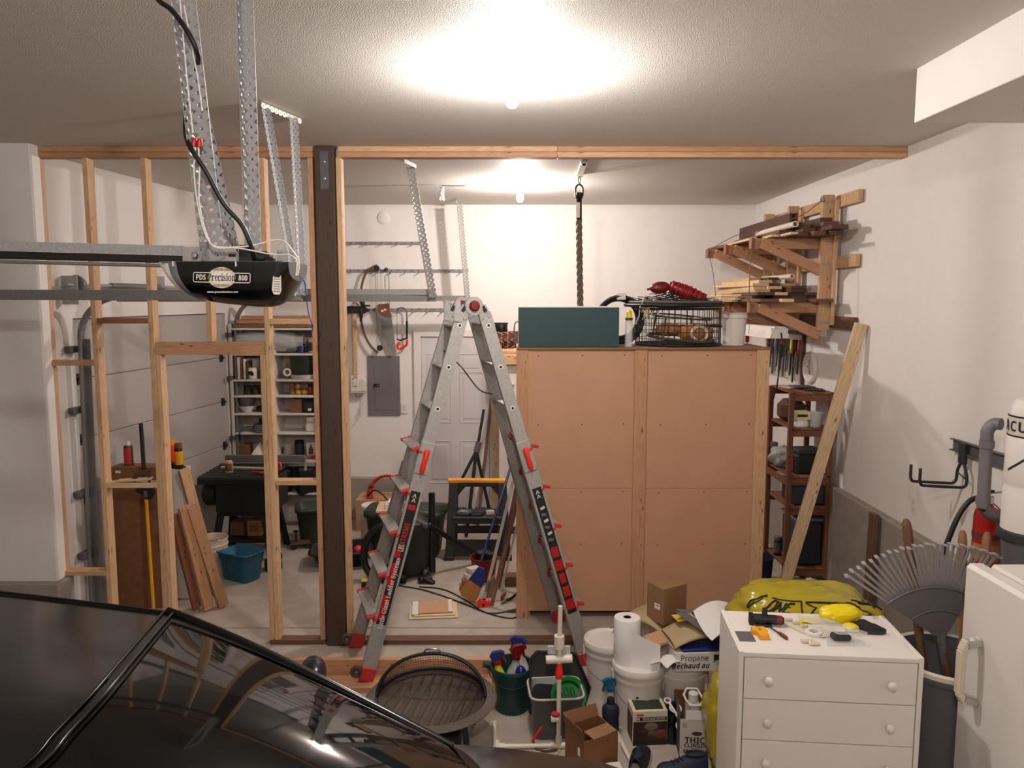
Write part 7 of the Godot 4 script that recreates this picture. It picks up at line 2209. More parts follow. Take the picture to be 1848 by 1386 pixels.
func front_floor() -> void:
	fire_pit()
	# green bucket and its bottles
	var o = thing("bucket", "dark teal green bucket of spray bottles beside the fire pit", "bucket", Vector3(0.0, 0, -4.70))
	var g = G.new()
	var pf = tub_profile(0.105, 0.135, 0.29)
	plathe("body", pf, M.bucketgreen, Vector3.ZERO, Vector3.UP, 36)
	plathe("rim", [Vector2(0.134, 0.262), Vector2(0.146, 0.265), Vector2(0.147, 0.285), Vector2(0.143, 0.292), Vector2(0.133, 0.29)], M.bucketgreen, Vector3.ZERO, Vector3.UP, 36)
	g.prism([Vector2(-0.135, 0.292), Vector2(-0.185, 0.300), Vector2(-0.18, 0.288), Vector2(-0.14, 0.255)], 0.05)
	part("spout", g, M.bucketgreen)
	var hp = []
	for i in 11:
		var a = PI * i / 10
		hp.append(Vector3(cos(a) * 0.146, 0.27 - 0.07 * sin(a), 0.02 + sin(a) * 0.135))
	ptube("bail", hp, 0.003, M.black, 6)
	spray_bottle("spray_bottle", "yellow spray bottle with a blue and red trigger in the teal green bucket", Vector3(-0.065, 0.085, -4.68), 0.31, M.lemon, M.blue, M.red, 0, Vector3(-0.12, 1, 0.05))
	spray_bottle("spray_bottle", "milky spray bottle with a dark red trigger in the teal green bucket", Vector3(0.0, 0.085, -4.69), 0.345, M.frost, M.darkred, M.darkred, 25, Vector3(0.10, 1, 0.03))
	spray_bottle("spray_bottle", "white and blue spray bottle on the bin's side of the teal green bucket", Vector3(0.065, 0.085, -4.74), 0.36, M.white, M.blue, M.blue, 160, Vector3(-0.05, 1, -0.05))
	g = G.new()
	g.ball(Vector3(0, 0.09, 0), Vector3(0.035, 0.045, 0.035), 16)
	g.at(Vector3(0, 0.0, 0))
	g.lathe([Vector2(0, 0), Vector2(0.033, 0), Vector2(0.035, 0.09), Vector2(0, 0.1)], 16)
	solo("bottle", g, flat(Color(0.07, 0.09, 0.42), 0.25), "round dark blue bottle in front of the white one in the teal green bucket", "bottle", Vector3(0.055, 0.17, -4.645))
	# clear bin, black lid, green disc
	o = thing("clear_bin", "cloudy plastic bin with a pale rim on the floor beside the teal green bucket", "bin", Vector3(0.26, 0, -4.44), 4)
	var rr = func(a: float, w: float, d: float, y: float) -> Vector3:
		var c = cos(a)
		var s = sin(a)
		return Vector3(signf(c) * pow(absf(c), 0.3) * w, y, signf(s) * pow(absf(s), 0.3) * d)
	var lv = [[0.0, 0.125, 0.10], [0.012, 0.135, 0.11], [0.255, 0.155, 0.13], [0.257, 0.165, 0.14], [0.268, 0.165, 0.14], [0.268, 0.15, 0.125], [0.02, 0.13, 0.105], [0.018, 0.0, 0.0]]
	g = G.new()
	g.sheet(func(u, v):
		var k = v * 7.0
		var i = mini(int(k), 6)
		return rr.call(TAU * u, lerpf(lv[i][1], lv[i + 1][1], k - i), lerpf(lv[i][2], lv[i + 1][2], k - i), lerpf(lv[i][0], lv[i + 1][0], k - i)), 44, 7, true)
	part("body", g, flat(Color(0.36, 0.37, 0.36), 0.35))
	ptube("rim", _loop(rr, 0.16, 0.135, 0.264), 0.007, M.offwhite, 6, null, true)
	o = thing("tray", "black plastic tray standing on end in the cloudy bin", "tray", Vector3(0.275, 0.20, -4.56))
	o.rotation_degrees = Vector3(-18, 6, 0)
	g = G.new()
	var outline = [Vector2(-0.175, -0.13), Vector2(0.15, -0.14), Vector2(0.205, 0.0), Vector2(0.12, 0.205), Vector2(-0.115, 0.225), Vector2(-0.16, 0.18)]
	g.prism(outline, 0.008)
	part("base", g, M.black)
	for i in 6:
		var a: Vector2 = outline[i]
		var b: Vector2 = outline[(i + 1) % 6]
		pbeam("wall", Vector3(a.x, a.y, 0.022), Vector3(b.x, b.y, 0.022), 0.012, 0.045, M.black, Vector3.BACK, 0.003)
	o = thing("disc", "glossy bright green disc with a ribbed middle leaning in the cloudy bin", "disc", Vector3(0.335, 0.205, -4.455))
	o.rotation_degrees = Vector3(62, 0, -14)
	plathe("dish", [Vector2(0, 0), Vector2(0.07, 0), Vector2(0.10, 0.018), Vector2(0.115, 0.03), Vector2(0.108, 0.034), Vector2(0.09, 0.03), Vector2(0.075, 0.012), Vector2(0, 0.01)], flat(Color(0.02, 0.40, 0.13), 0.25), Vector3.ZERO, Vector3.UP, 36)
	for k in 5:
		ptube("rib", curve([Vector3(-0.05 + 0.02 * k, 0.014, -0.05), Vector3(-0.035 + 0.02 * k, 0.016, 0.0), Vector3(-0.055 + 0.024 * k, 0.014, 0.05)], 4), 0.003, M.tote, 5)
	g = G.new()
	g.tube([Vector3(0.116, 0.033, -4.26), Vector3(0.174, 0.116, -4.27)], 0.008, 8)
	solo("marker", g, flat(Color(0.80, 0.10, 0.22), 0.4), "bright pink stick leaning on the cloudy bin", "stick")
	g = G.new()
	g.tube(curve([Vector3(0.124, 0.0, -4.315), Vector3(0.135, 0.0, -4.236), Vector3(0.194, 0.0, -4.203), Vector3(0.259, 0.0, -4.219)], 4), 0.007, 6)
	solo("wire", g, M.rust, "dark bent wire on the floor in front of the cloudy bin", "wire", Vector3(0, 0.007, 0))
	g = G.new()
	g.tube(curve([Vector3(0.114, 0.0, -4.181), Vector3(0.195, 0.0, -4.225), Vector3(0.276, 0.0, -4.236), Vector3(0.24, 0.0, -4.159), Vector3(0.16, 0.0, -4.148)], 5), 0.003, 5)
	solo("cord", g, M.offwhite, "thin pale cord looped on the floor under the plastic pipe", "cord", Vector3(0, 0.004, 0))
	pvc_frame()
	# open cardboard box
	o = thing("carton", "open brown cardboard box with its flaps up in front of the cloudy bin", "box", Vector3(0.44, 0.0, -4.06), 27)
	var wd = 0.22
	var dp = 0.19
	for s in [-1, 1]:
		pbox("wall", Vector3(0, 0.115, s * dp / 2), Vector3(wd, 0.23, 0.004), M.card, 0.001)
		pbox("wall", Vector3(s * wd / 2, 0.115, 0), Vector3(0.004, 0.23, dp), M.card, 0.001)
	pbox("bottom", Vector3(0, 0.003, 0), Vector3(wd, 0.005, dp), M.cardin, 0.001)
	pbeam("flap", Vector3(0.03, 0.232, dp / 2), Vector3(0.02, 0.237, dp / 2 - 0.085), wd * 0.75, 0.004, M.card2, Vector3.UP, 0.001)
	pbeam("flap", Vector3(-wd / 2, 0.23, 0), Vector3(-wd / 2 - 0.01, 0.295, 0), dp, 0.004, M.card, Vector3.RIGHT, 0.001)
	pbeam("flap", Vector3(0, 0.23, -dp / 2), Vector3(0, 0.29, -dp / 2 - 0.03), wd, 0.004, M.card, Vector3.BACK, 0.001)
	pbox("paper_label", Vector3(-wd / 2 - 0.0026, 0.15, 0.05), Vector3(0.001, 0.045, 0.022), M.paper, 0.0)
	pbox("stain", Vector3(-wd / 2 - 0.0026, 0.075, 0.08), Vector3(0.001, 0.06, 0.035), M.darkred, 0.0)
	carton("carton", "low white box almost hidden under the open brown box", "box", Vector3(0.505, 0.0, -3.90), Vector3(0.18, 0.09, 0.12), M.white, null, 10)
	# pails
	pail("white lidded pail farthest back, beside the ladder's foot", Vector3(0.63, 0, -4.86))
	pail("white lidded pail carrying the roll of paper towels", Vector3(0.775, 0, -4.53))
	for q in [[0.235, 1.72, 1.83, 0.012, M.ink], [0.215, 1.45, 1.85, 0.003, M.ink], [0.18, 1.35, 1.85, 0.05, M.darkgrey]]:
		g = G.new()
		g.lathe([Vector2(0.1315 + (q[0] - q[3]) * 0.05, q[0] - q[3]), Vector2(0.1315 + q[0] * 0.05, q[0])], 8, q[1], q[2])
		part("print", g, q[4])
	pail("white lidded pail under the propane stove box", Vector3(1.05, 0, -4.58))
	pail("white lidded pail under the heap of rolled mats, nearly hidden", Vector3(0.98, 0, -4.96))
	# paper towels
	o = thing("paper_towels", "thick roll of white paper towels with a torn sheet hanging", "paper roll", Vector3(0.705, 0.379, -4.56))
	plathe("roll", [Vector2(0.025, 0.0), Vector2(0.078, 0.0), Vector2(0.08, 0.005), Vector2(0.08, 0.275), Vector2(0.077, 0.28), Vector2(0.025, 0.28), Vector2(0.022, 0.27), Vector2(0.022, 0.0)], M.paper, Vector3.ZERO, Vector3.UP, 36)
	plathe("core", [Vector2(0.0235, 0.278), Vector2(0.0235, 0.281), Vector2(0.018, 0.281), Vector2(0.018, 0.2), Vector2(0, 0.2)], M.ink, Vector3.ZERO, Vector3.UP, 20)
	g = G.new()
	g.sheet(func(u, v):
		var a = PI * 0.5 - 0.7 + u * 0.9
		var rr2 = 0.081 + 0.10 * u * u
		return Vector3(0.01 + cos(PI * 0.5 - u * 1.2) * rr2, 0.235 - v * (0.26 - 0.10 * u) - 0.07 * u, sin(PI * 0.5 - u * 0.7) * rr2), 10, 8)
	part("loose_sheet", g, M.paper)
	# heap on the pails
	g = G.new()
	g.sheet(func(u, v):
		var x = -0.10 + 0.55 * u
		return Vector3(x, 0.12 - 0.28 * u + 0.05 * sin(u * 5.0) - 0.03 * v, -0.02 - 0.40 * v * (1.0 - 0.2 * u) + 0.05 * u), 20, 8)
	var mh = func(x: float, z: float, w: float, d: float, yaw: float, label: String, h0: float, sag: float):
		var g2 = G.new()
		var sec = func(u: float, v: float) -> Vector3:
			var th = TAU * v
			var e = 0.02 + 0.018 * sin(u * PI)
			return Vector3((u - 0.5) * w, e + sin(th) * e + sag * (u - 0.5) * (u - 0.5) * -4.0 + sag, cos(th) * d / 2)
		g2.sheet(sec, 22, 24)
		solo("rolled_mat", g2, M.mat, label, "mat", Vector3(x, h0, z), yaw)
	mh.call(0.93, -4.94, 0.46, 0.32, -38.0, "thick tan foam mat slumped behind the brown box on the pails", 0.395, 0.09)
	mh.call(1.165, -4.55, 0.44, 0.26, 8.0, "ribbed tan mat folded over the propane stove box", 0.515, 0.045)
	o = thing("carton", "closed brown cardboard cube on the mats before the big brown cabinet", "box", Vector3(1.0, 0.535, -4.83), 32)
	pbox("body", Vector3(0, 0.12, 0), Vector3(0.20, 0.24, 0.155), M.card2, 0.002)
	pbox("paper_label", Vector3(-0.1005, 0.11, 0.02), Vector3(0.001, 0.035, 0.05), M.paper, 0.0)
	pbox("print", Vector3(-0.1012, 0.115, 0.02), Vector3(0.0006, 0.008, 0.03), M.grey, 0.0)
	g = G.new()
	g.box(Vector3(0, 0.01, 0), Vector3(0.27, 0.018, 0.15), 0.002)
	var bd = solo("board", g, M.skin, "pale square offcut lying across the towels' pail and the mats", "board", Vector3(0.90, 0.50, -4.58), 20)
	bd.rotation_degrees.z = 9
	g = G.new()
	g.sheet(func(u, v): return Vector3((u - 0.5) * 0.16, 0.03 * sin(u * 4.0) + 0.015 * sin(v * 5.0) + 0.04 * v, (v - 0.5) * 0.14), 8, 8)
	solo("crumpled_paper", g, M.paper, "crumpled white paper beside the pale offcut on the pail", "paper", Vector3(0.96, 0.42, -4.42), 20)
	g = G.new()
	g.sheet(func(u, v): return Vector3((u - 0.5) * 0.20, 0.05 * v + 0.02 * sin(u * 5.0), (v - 0.5) * 0.12), 8, 8)
	solo("crumpled_paper", g, M.paper, "clear white wrapping bulging over the lid of the stove's pail", "paper", Vector3(0.93, 0.385, -4.44), -10)
	o = thing("notepad", "yellow ruled sheet under the speed square on the tan mats", "paper", Vector3(1.06, 0.648, -4.58), 12)
	pbox("sheet", Vector3.ZERO, Vector3(0.13, 0.003, 0.10), flat(Color(0.82, 0.72, 0.28), 0.8), 0.0)
	for k in 4:
		pbox("mark", Vector3(-0.05 + 0.025 * k, 0.002, 0.02 - 0.012 * (k % 3)), Vector3(0.018, 0.001, 0.004), M.ink, 0.0)
	o = thing("speed_square", "grey triangular speed square lying on the tan mats", "square", Vector3(1.115, 0.688, -4.50), -12)
	g = G.new()
	for s in [[Vector3(-0.12, 0, -0.03), Vector3(0.075, 0, -0.045)], [Vector3(0.075, 0, -0.045), Vector3(0.055, 0, 0.12)], [Vector3(0.055, 0, 0.12), Vector3(-0.12, 0, -0.03)]]:
		g.beam(s[0], s[1], 0.026, 0.005, Vector3.UP, 0.001)
	g.beam(Vector3(0.078, 0.0, -0.045), Vector3(0.058, 0.0, 0.12), 0.010, 0.022, Vector3.UP, 0.001)
	g.beam(Vector3(-0.07, 0, -0.012), Vector3(0.04, 0, 0.07), 0.03, 0.003, Vector3.UP, 0.0)
	part("plate", g, M.midgrey)
	o.rotation_degrees.x = 24
	g = G.new()
	g.sheet(func(u, v):
		return Vector3((u - 0.5) * 0.27, 0.05 * sin(u * 3.0) + 0.10 * v * v + 0.02, (0.5 - v) * 0.20 * (1.0 - 0.25 * u)), 12, 10)
	solo("paper_sheet", g, M.paper, "large curled sheet of white paper between the mats and the dresser", "paper", Vector3(1.245, 0.615, -4.42), 20)
	o = thing("carton", "white box printed with propane lettering under the folded tan mat", "box", Vector3(1.13, 0.395, -4.50), 3)
	pbox("body", Vector3(0, 0.058, 0), Vector3(0.34, 0.115, 0.22), M.white, 0.002)
	lettering("Propane", 0.034, M.ink, Transform3D(Basis(), Vector3(-0.055, 0.082, 0.1105)), null, "Droid Sans", false, 0.95)
	lettering("Réchaud au", 0.033, M.ink, Transform3D(Basis(Vector3(1, 0, 0), Vector3(0.16, 1, 0), Vector3.BACK), Vector3(-0.075, 0.036, 0.1105)), null, "Droid Sans", true, 0.88)
	g = G.new()
	g.box(Vector3(0.095, 0.085, 0.1112), Vector3(0.07, 0.035, 0.001), 0.0)
	g.beam(Vector3(0.07, 0.07, 0.1112), Vector3(0.06, 0.055, 0.1112), 0.006, 0.001, Vector3.BACK)
	part("picture", g, M.darkgrey)
	g = G.new()
	g.box(Vector3(0, 0.008, 0), Vector3(0.30, 0.016, 0.20), 0.004)
	solo("book", g, M.blue, "dark blue folder lying on top of the propane lettered box", "folder", Vector3(1.15, 0.511, -4.50), 4)
	# smaller things round the pails
	o = spray_bottle("spray_bottle", "clear spray bottle with a turquoise trigger between two white pails", Vector3(0.60, 0, -4.50), 0.30, M.frost, M.teal, M.teal, 200)
	o = thing("bottle", "squat dark blue bottle with a black cap before the pails", "bottle", Vector3(0.59, 0, -4.40))
	g = G.new()
	g.lathe([Vector2(0, 0), Vector2(0.05, 0), Vector2(0.052, 0.01), Vector2(0.048, 0.10), Vector2(0.052, 0.13), Vector2(0.05, 0.165), Vector2(0.03, 0.19), Vector2(0.022, 0.195), Vector2(0, 0.195)], 20, 0, TAU, 1.0, 0.75)
	part("body", g, M.navy)
	plathe("cap", [Vector2(0, 0.19), Vector2(0.024, 0.19), Vector2(0.024, 0.22), Vector2(0.021, 0.225), Vector2(0, 0.225)], M.black, Vector3.ZERO, Vector3.UP, 16)
	o = thing("stove_box", "box of a propane stove with a dark food picture on its front", "box", Vector3(0.80, 0, -4.35), 4)
	pbox("body", Vector3(0, 0.105, 0), Vector3(0.205, 0.21, 0.15), M.cream, 0.002)
	pbox("front_picture", Vector3(0, 0.088, 0.0755), Vector3(0.20, 0.115, 0.001), flat(Color(0.17, 0.09, 0.07), 0.5), 0.0)
	pbox("front_stripe", Vector3(0, 0.016, 0.0757), Vector3(0.203, 0.03, 0.001), M.ink, 0.0)
	pbox("title_strip", Vector3(0.008, 0.163, 0.0757), Vector3(0.178, 0.022, 0.001), M.ink, 0.0)
	pbox("badge", Vector3(-0.07, 0.163, 0.0764), Vector3(0.016, 0.014, 0.0006), M.cream, 0.0)
	lettering("PROPANE STOVE", 0.015, M.offwhite, Transform3D(Basis(), Vector3(0.02, 0.163, 0.0765)), null, "Droid Serif", true, 0.75)
	pbox("red_mark", Vector3(-0.06, 0.187, 0.0757), Vector3(0.04, 0.010, 0.001), M.cap, 0.0)
	pbox("top_picture", Vector3(0.0, 0.2105, 0.0), Vector3(0.165, 0.001, 0.11), M.tote, 0.0)
	pbox("side_picture", Vector3(-0.1031, 0.09, 0), Vector3(0.001, 0.15, 0.13), M.walnut, 0.0)
	for k in [[-0.045, 0.075, 0.03, Color(0.20, 0.06, 0.035)], [0.06, 0.07, 0.036, Color(0.40, 0.19, 0.15)], [0.005, 0.115, 0.034, Color(0.42, 0.36, 0.32)], [0.01, 0.07, 0.024, Color(0.33, 0.27, 0.24)]]:
		g = G.new()
		g.at(Vector3(k[0], k[1], 0.0758), Vector3.BACK)
		g.lathe([Vector2(k[2], 0), Vector2(k[2] * 0.96, 0.0006), Vector2(0, 0.0008)], 20, 0, TAU, 1.2, 0.75)
		part("print", g, flat(k[3], 0.6))
	o = thing("gas_canister", "black gas canister with white plastic clips beside the stove box", "canister", Vector3(0.945, 0, -4.33))
	plathe("body", [Vector2(0, 0), Vector2(0.052, 0), Vector2(0.056, 0.01), Vector2(0.056, 0.18), Vector2(0.045, 0.205), Vector2(0.02, 0.215), Vector2(0.016, 0.235), Vector2(0, 0.235)], M.blackgloss, Vector3.ZERO, Vector3.UP, 28)
	ptube("clip_ring", circle(Vector3(0.01, 0.215, 0.03), 0.033, 18, Vector3(0.1, 1, 0.4)), 0.005, M.white, 6, null, true)
	ptube("clip_ring", circle(Vector3(0.03, 0.125, 0.062), 0.020, 18, Vector3(0.2, 0.5, 1)), 0.006, M.white, 6, null, true)
	ptube("clip_ring", circle(Vector3(-0.03, 0.245, 0.0), 0.018, 18, Vector3(0.1, 1, 0.4)), 0.005, M.white, 6, null, true)
	ptube("strap", curve([Vector3(-0.025, 0.24, 0.01), Vector3(0.0, 0.21, 0.06), Vector3(0.018, 0.175, 0.066), Vector3(0.027, 0.14, 0.065)], 4), 0.008, M.white, 6)
	o = thing("carton", "open carton with a dark bottle pack and a white bottle inside it", "box", Vector3(1.055, 0, -4.27), -4)
	for s in [-1, 1]:
		pbox("wall", Vector3(s * 0.095, 0.14, 0), Vector3(0.004, 0.28, 0.24), M.midgrey if s < 0 else M.card, 0.001)
		pbox("wall", Vector3(0, 0.14 if s < 0 else 0.115, s * 0.12), Vector3(0.19, 0.28 if s < 0 else 0.23, 0.004), M.card if s < 0 else M.offwhite, 0.001)
	pbox("flap", Vector3(0.015, 0.255, 0.122), Vector3(0.16, 0.055, 0.003), M.paper, 0.001)
	pbox("bottom", Vector3(0, 0.003, 0), Vector3(0.19, 0.005, 0.24), M.cardin, 0.001)
	for k in [["THICK", 0.036, 0.105, 1.0], ["CLINGING", 0.022, 0.074, 1.0], ["MAXIMUM", 0.024, 0.038, 0.95], ["BOWL COVERAGE", 0.012, 0.018, 1.0]]:
		lettering(k[0], k[1], M.ink, Transform3D(Basis(), Vector3(0.005, k[2], 0.1225)), null, "Droid Sans", true, k[3])
	pbox("print_line", Vector3(0, 0.055, 0.1224), Vector3(0.06, 0.003, 0.0006), M.grey, 0.0)
	g = G.new()
	g.at(Vector3(0.0, 0.145, 0.1222), Vector3.BACK)
	g.lathe([Vector2(0.03, 0), Vector2(0.0, 0.0008)], 18, 0, TAU, 1.0, 0.42)
	part("hand_hole", g, M.rust)
	for k in 2:
		pbox("print", Vector3(-0.074 + 0.008 * k, 0.193, 0.1224), Vector3(0.003, 0.014, 0.0006), M.ink, 0.0)
	for k in [[0.0, 0.012, 0.022, 0.002], [0.0, -0.012, 0.022, 0.002], [-0.011, 0.0, 0.002, 0.026], [0.011, 0.0, 0.002, 0.026]]:
		pbox("print", Vector3(-0.07 + k[0], 0.193 + k[1], 0.1224), Vector3(k[2], k[3], 0.0006), M.midgrey, 0.0)
	o = thing("bottle", "white bottle with a square grip and round cap standing in the open carton", "bottle", Vector3(1.065, 0.006, -4.33))
	pbox("body", Vector3(0, 0.12, 0), Vector3(0.09, 0.24, 0.07), M.plastic, 0.02)
	plathe("cap", [Vector2(0, 0.24), Vector2(0.028, 0.24), Vector2(0.028, 0.285), Vector2(0.024, 0.29), Vector2(0, 0.29)], M.white, Vector3.ZERO, Vector3.UP, 20)
	ptube("grip", [Vector3(-0.05, 0.26, 0.03), Vector3(-0.05, 0.26, -0.03), Vector3(-0.03, 0.29, -0.045), Vector3(0.03, 0.29, -0.045), Vector3(0.05, 0.26, -0.03), Vector3(0.05, 0.26, 0.03), Vector3(0.03, 0.235, 0.05), Vector3(-0.03, 0.235, 0.05)], 0.007, M.white, 6, null, true)
	# shoes
	shoe("navy shoe with a white sole edge, toe toward the stove box", Vector3(0.715, 0.0, -4.08), 70)
	shoe("navy shoe lying sideways in front of the open lettered carton", Vector3(0.93, 0.0, -4.00), 182)
	# yellow sacks behind and beside the dresser
	var s1 = sack("plastic_sack", "upper yellow plastic sack with black print lying behind the white dresser", Vector3(1.62, 0.50, -4.14), Vector3(0.40, 0.25, 0.27), -4, 3, M.bag, 0.62)
	scribble(s1, _word("ONE", Vector2(0.235, 0.17), 0.085, 0.10), 0.006)
	scribble(s1, _word("ONE", Vector2(0.37, 0.16), 0.09, 0.11), 0.006)
	scribble(s1, [[Vector2(0.26, 0.15), Vector2(0.20, 0.14), Vector2(0.135, 0.15), Vector2(0.125, 0.21), Vector2(0.14, 0.29), Vector2(0.20, 0.30), Vector2(0.255, 0.29), Vector2(0.25, 0.21), Vector2(0.26, 0.15)], [Vector2(0.40, 0.14), Vector2(0.33, 0.13), Vector2(0.27, 0.14), Vector2(0.265, 0.28)], [Vector2(0.42, 0.15), Vector2(0.44, 0.3)], [Vector2(0.43, 0.14), Vector2(0.45, 0.3)], [Vector2(0.09, 0.14), Vector2(0.06, 0.3)], [Vector2(0.10, 0.18), Vector2(0.05, 0.24)], [Vector2(0.08, 0.26), Vector2(0.03, 0.2)]], 0.005)
	sack("plastic_sack", "lower yellow plastic sack supporting the printed one behind the dresser", Vector3(1.62, 0.0, -4.20), Vector3(0.37, 0.245, 0.25), 3, 8, M.bag, 0.62)
	var s3 = sack("plastic_sack", "yellow plastic sack bulging out along the dresser's side by the lettered carton", Vector3(1.255, 0.0, -4.0), Vector3(0.20, 0.31, 0.15), 0, 12, M.bag, 0.7)
	scribble(s3, [[Vector2(0.42, 0.62), Vector2(0.46, 0.66), Vector2(0.42, 0.70)], [Vector2(0.44, 0.75), Vector2(0.40, 0.78)]], 0.004)
	var s2 = sack("plastic_sack", "black printed yellow sack end bunched under the rake by the concrete base", Vector3(2.06, 0.45, -4.38), Vector3(0.13, 0.17, 0.13), 0, 21, M.bag, 0.8)
	scribble(s2, [[Vector2(0.2, 0.2), Vector2(0.3, 0.5)], [Vector2(0.25, 0.2), Vector2(0.35, 0.5)], [Vector2(0.15, 0.25), Vector2(0.22, 0.55)], [Vector2(0.4, 0.3), Vector2(0.3, 0.35)], [Vector2(0.35, 0.2), Vector2(0.2, 0.45)]], 0.007)
	g = G.new()
	g.box(Vector3(0, 0.225, 0), Vector3(0.30, 0.45, 0.26), 0.03)
	solo("carton", g, M.card, "plain brown box under the bunched sack end behind the dresser", "box", Vector3(2.05, 0, -4.40))
	sack("burlap_sack", "dull tan sack slumped between the dresser and the trash can", Vector3(2.02, 0.0, -4.12), Vector3(0.08, 0.44, 0.07), 10, 5, M.mat, 0.7)


func _loop(f: Callable, w: float, d: float, y: float) -> Array:
	var out = []
	for i in 44:
		out.append(f.call(TAU * i / 44, w, d, y))
	return out


func shoe(label: String, at: Vector3, yaw: float) -> void:
	var o = thing("shoe", label, "shoe", at, yaw, "navy shoes")
	var wd = func(t: float) -> float: return 0.036 + 0.014 * sin(t * 2.6 + 0.3) - 0.03 * pow(maxf(0.0, t - 0.85) / 0.15, 2.0) - 0.012 * pow(maxf(0.0, 0.12 - t) / 0.12, 2.0)
	var ht = func(t: float) -> float: return 0.045 + 0.055 * (1.0 - smoothstep(0.25, 0.75, t)) - 0.025 * pow(maxf(0.0, t - 0.8) / 0.2, 2.0)
	var g = G.new()
	g.sheet(func(u, v):
		var a = PI * v
		return Vector3(-0.14 + 0.28 * u, 0.018 + ht.call(u) * pow(sin(a), 0.6), -cos(a) * wd.call(u)), 22, 14)
	part("upper", g, M.navy)
	g = G.new()
	g.sheet(func(u, v):
		var a = TAU * v
		return Vector3(-0.147 + 0.294 * u, 0.012 + 0.012 * sin(a), cos(a) * (wd.call(u) + 0.006)), 22, 12)
	part("sole", g, M.white)
	g = G.new()
	g.at(Vector3(-0.075, 0.108, 0))
	g.lathe([Vector2(0.03, 0.0), Vector2(0.04, 0.012), Vector2(0.036, 0.014), Vector2(0.027, 0.0), Vector2(0, -0.005)], 18, 0, TAU, 1.5, 0.8)
	part("collar", g, M.ink)
	for k in 4:
		ptube("lace", [Vector3(0.0 + k * 0.022, 0.092 - k * 0.011, -0.02), Vector3(0.012 + k * 0.022, 0.092 - k * 0.011, 0.02)], 0.003, M.ink, 5)


func fire_pit() -> void:
	var o = thing("fire_pit", "round rusty steel fire pit with grill rods and a black mesh hood", "fire pit", Vector3(-0.47, 0, -4.28))
	plathe("bowl", [Vector2(0, 0.17), Vector2(0.18, 0.185), Vector2(0.29, 0.235), Vector2(0.325, 0.285), Vector2(0.33, 0.29), Vector2(0.36, 0.292), Vector2(0.378, 0.283), Vector2(0.382, 0.29), Vector2(0.36, 0.302), Vector2(0.325, 0.302), Vector2(0.285, 0.245), Vector2(0.18, 0.197), Vector2(0, 0.182)], M.iron, Vector3.ZERO, Vector3.UP, 56)
	for k in 9:
		var x = -0.24 + k * 0.06
		var w = sqrt(0.30 * 0.30 - x * x)
		ptube("grill_rod", [Vector3(x - 0.05, 0.285, w), Vector3(x + 0.05, 0.285, -w)], 0.0045, M.rust, 6)
	ptube("grill_ring", circle(Vector3(0, 0.285, 0), 0.305, 48), 0.0055, M.rust, 6, null, true)
	for a in [0.8, 2.4, 3.9, 5.5]:
		var d = Vector3(cos(a), 0, sin(a))
		pbeam("leg", d * 0.30 + Vector3(0, 0.24, 0), d * 0.33, 0.035, 0.012, M.black, d, 0.002)
	pbox("ash_guard", Vector3(0, 0.11, 0), Vector3(0.36, 0.12, 0.36), M.black, 0.01)
	# mesh hood over the rear half of the bowl, open to the front
	var hood = func(a: float, t: float) -> Vector3:
		return Vector3(cos(a) * 0.315, 0.30 + 0.225 * sin(a) * cos(t), -sin(a) * 0.315 * sin(t))
	var g = G.new()
	for i in 13:
		var t = lerpf(0.3, 1.5, i / 12.0)
		var pts = []
		for k in 33:
			pts.append(hood.call(PI * k / 32, t))
		g.tube(pts, 0.0016, 3)
	for k in range(1, 64):
		var pts = []
		for i in 8:
			pts.append(hood.call(PI * k / 64, lerpf(0.3, 1.5, i / 7.0)))
		g.tube(pts, 0.0014, 3)
	var mesh = part("mesh_hood", g, M.black)
	mesh.set_meta("kind", "stuff")
	for r in [[0.3, 0.010], [0.75, 0.006], [1.5, 0.011]]:
		var pts = []
		for k in 33:
			pts.append(hood.call(PI * k / 32, r[0]))
		ptube("hoop", pts, r[1], M.black, 8)
	ptube("hood_handle", curve([hood.call(1.72, 0.3), hood.call(1.68, 0.3) + Vector3(0, 0.03, 0.01), hood.call(1.46, 0.3) + Vector3(0, 0.03, 0.01), hood.call(1.42, 0.3)], 4), 0.006, M.chrome, 8)


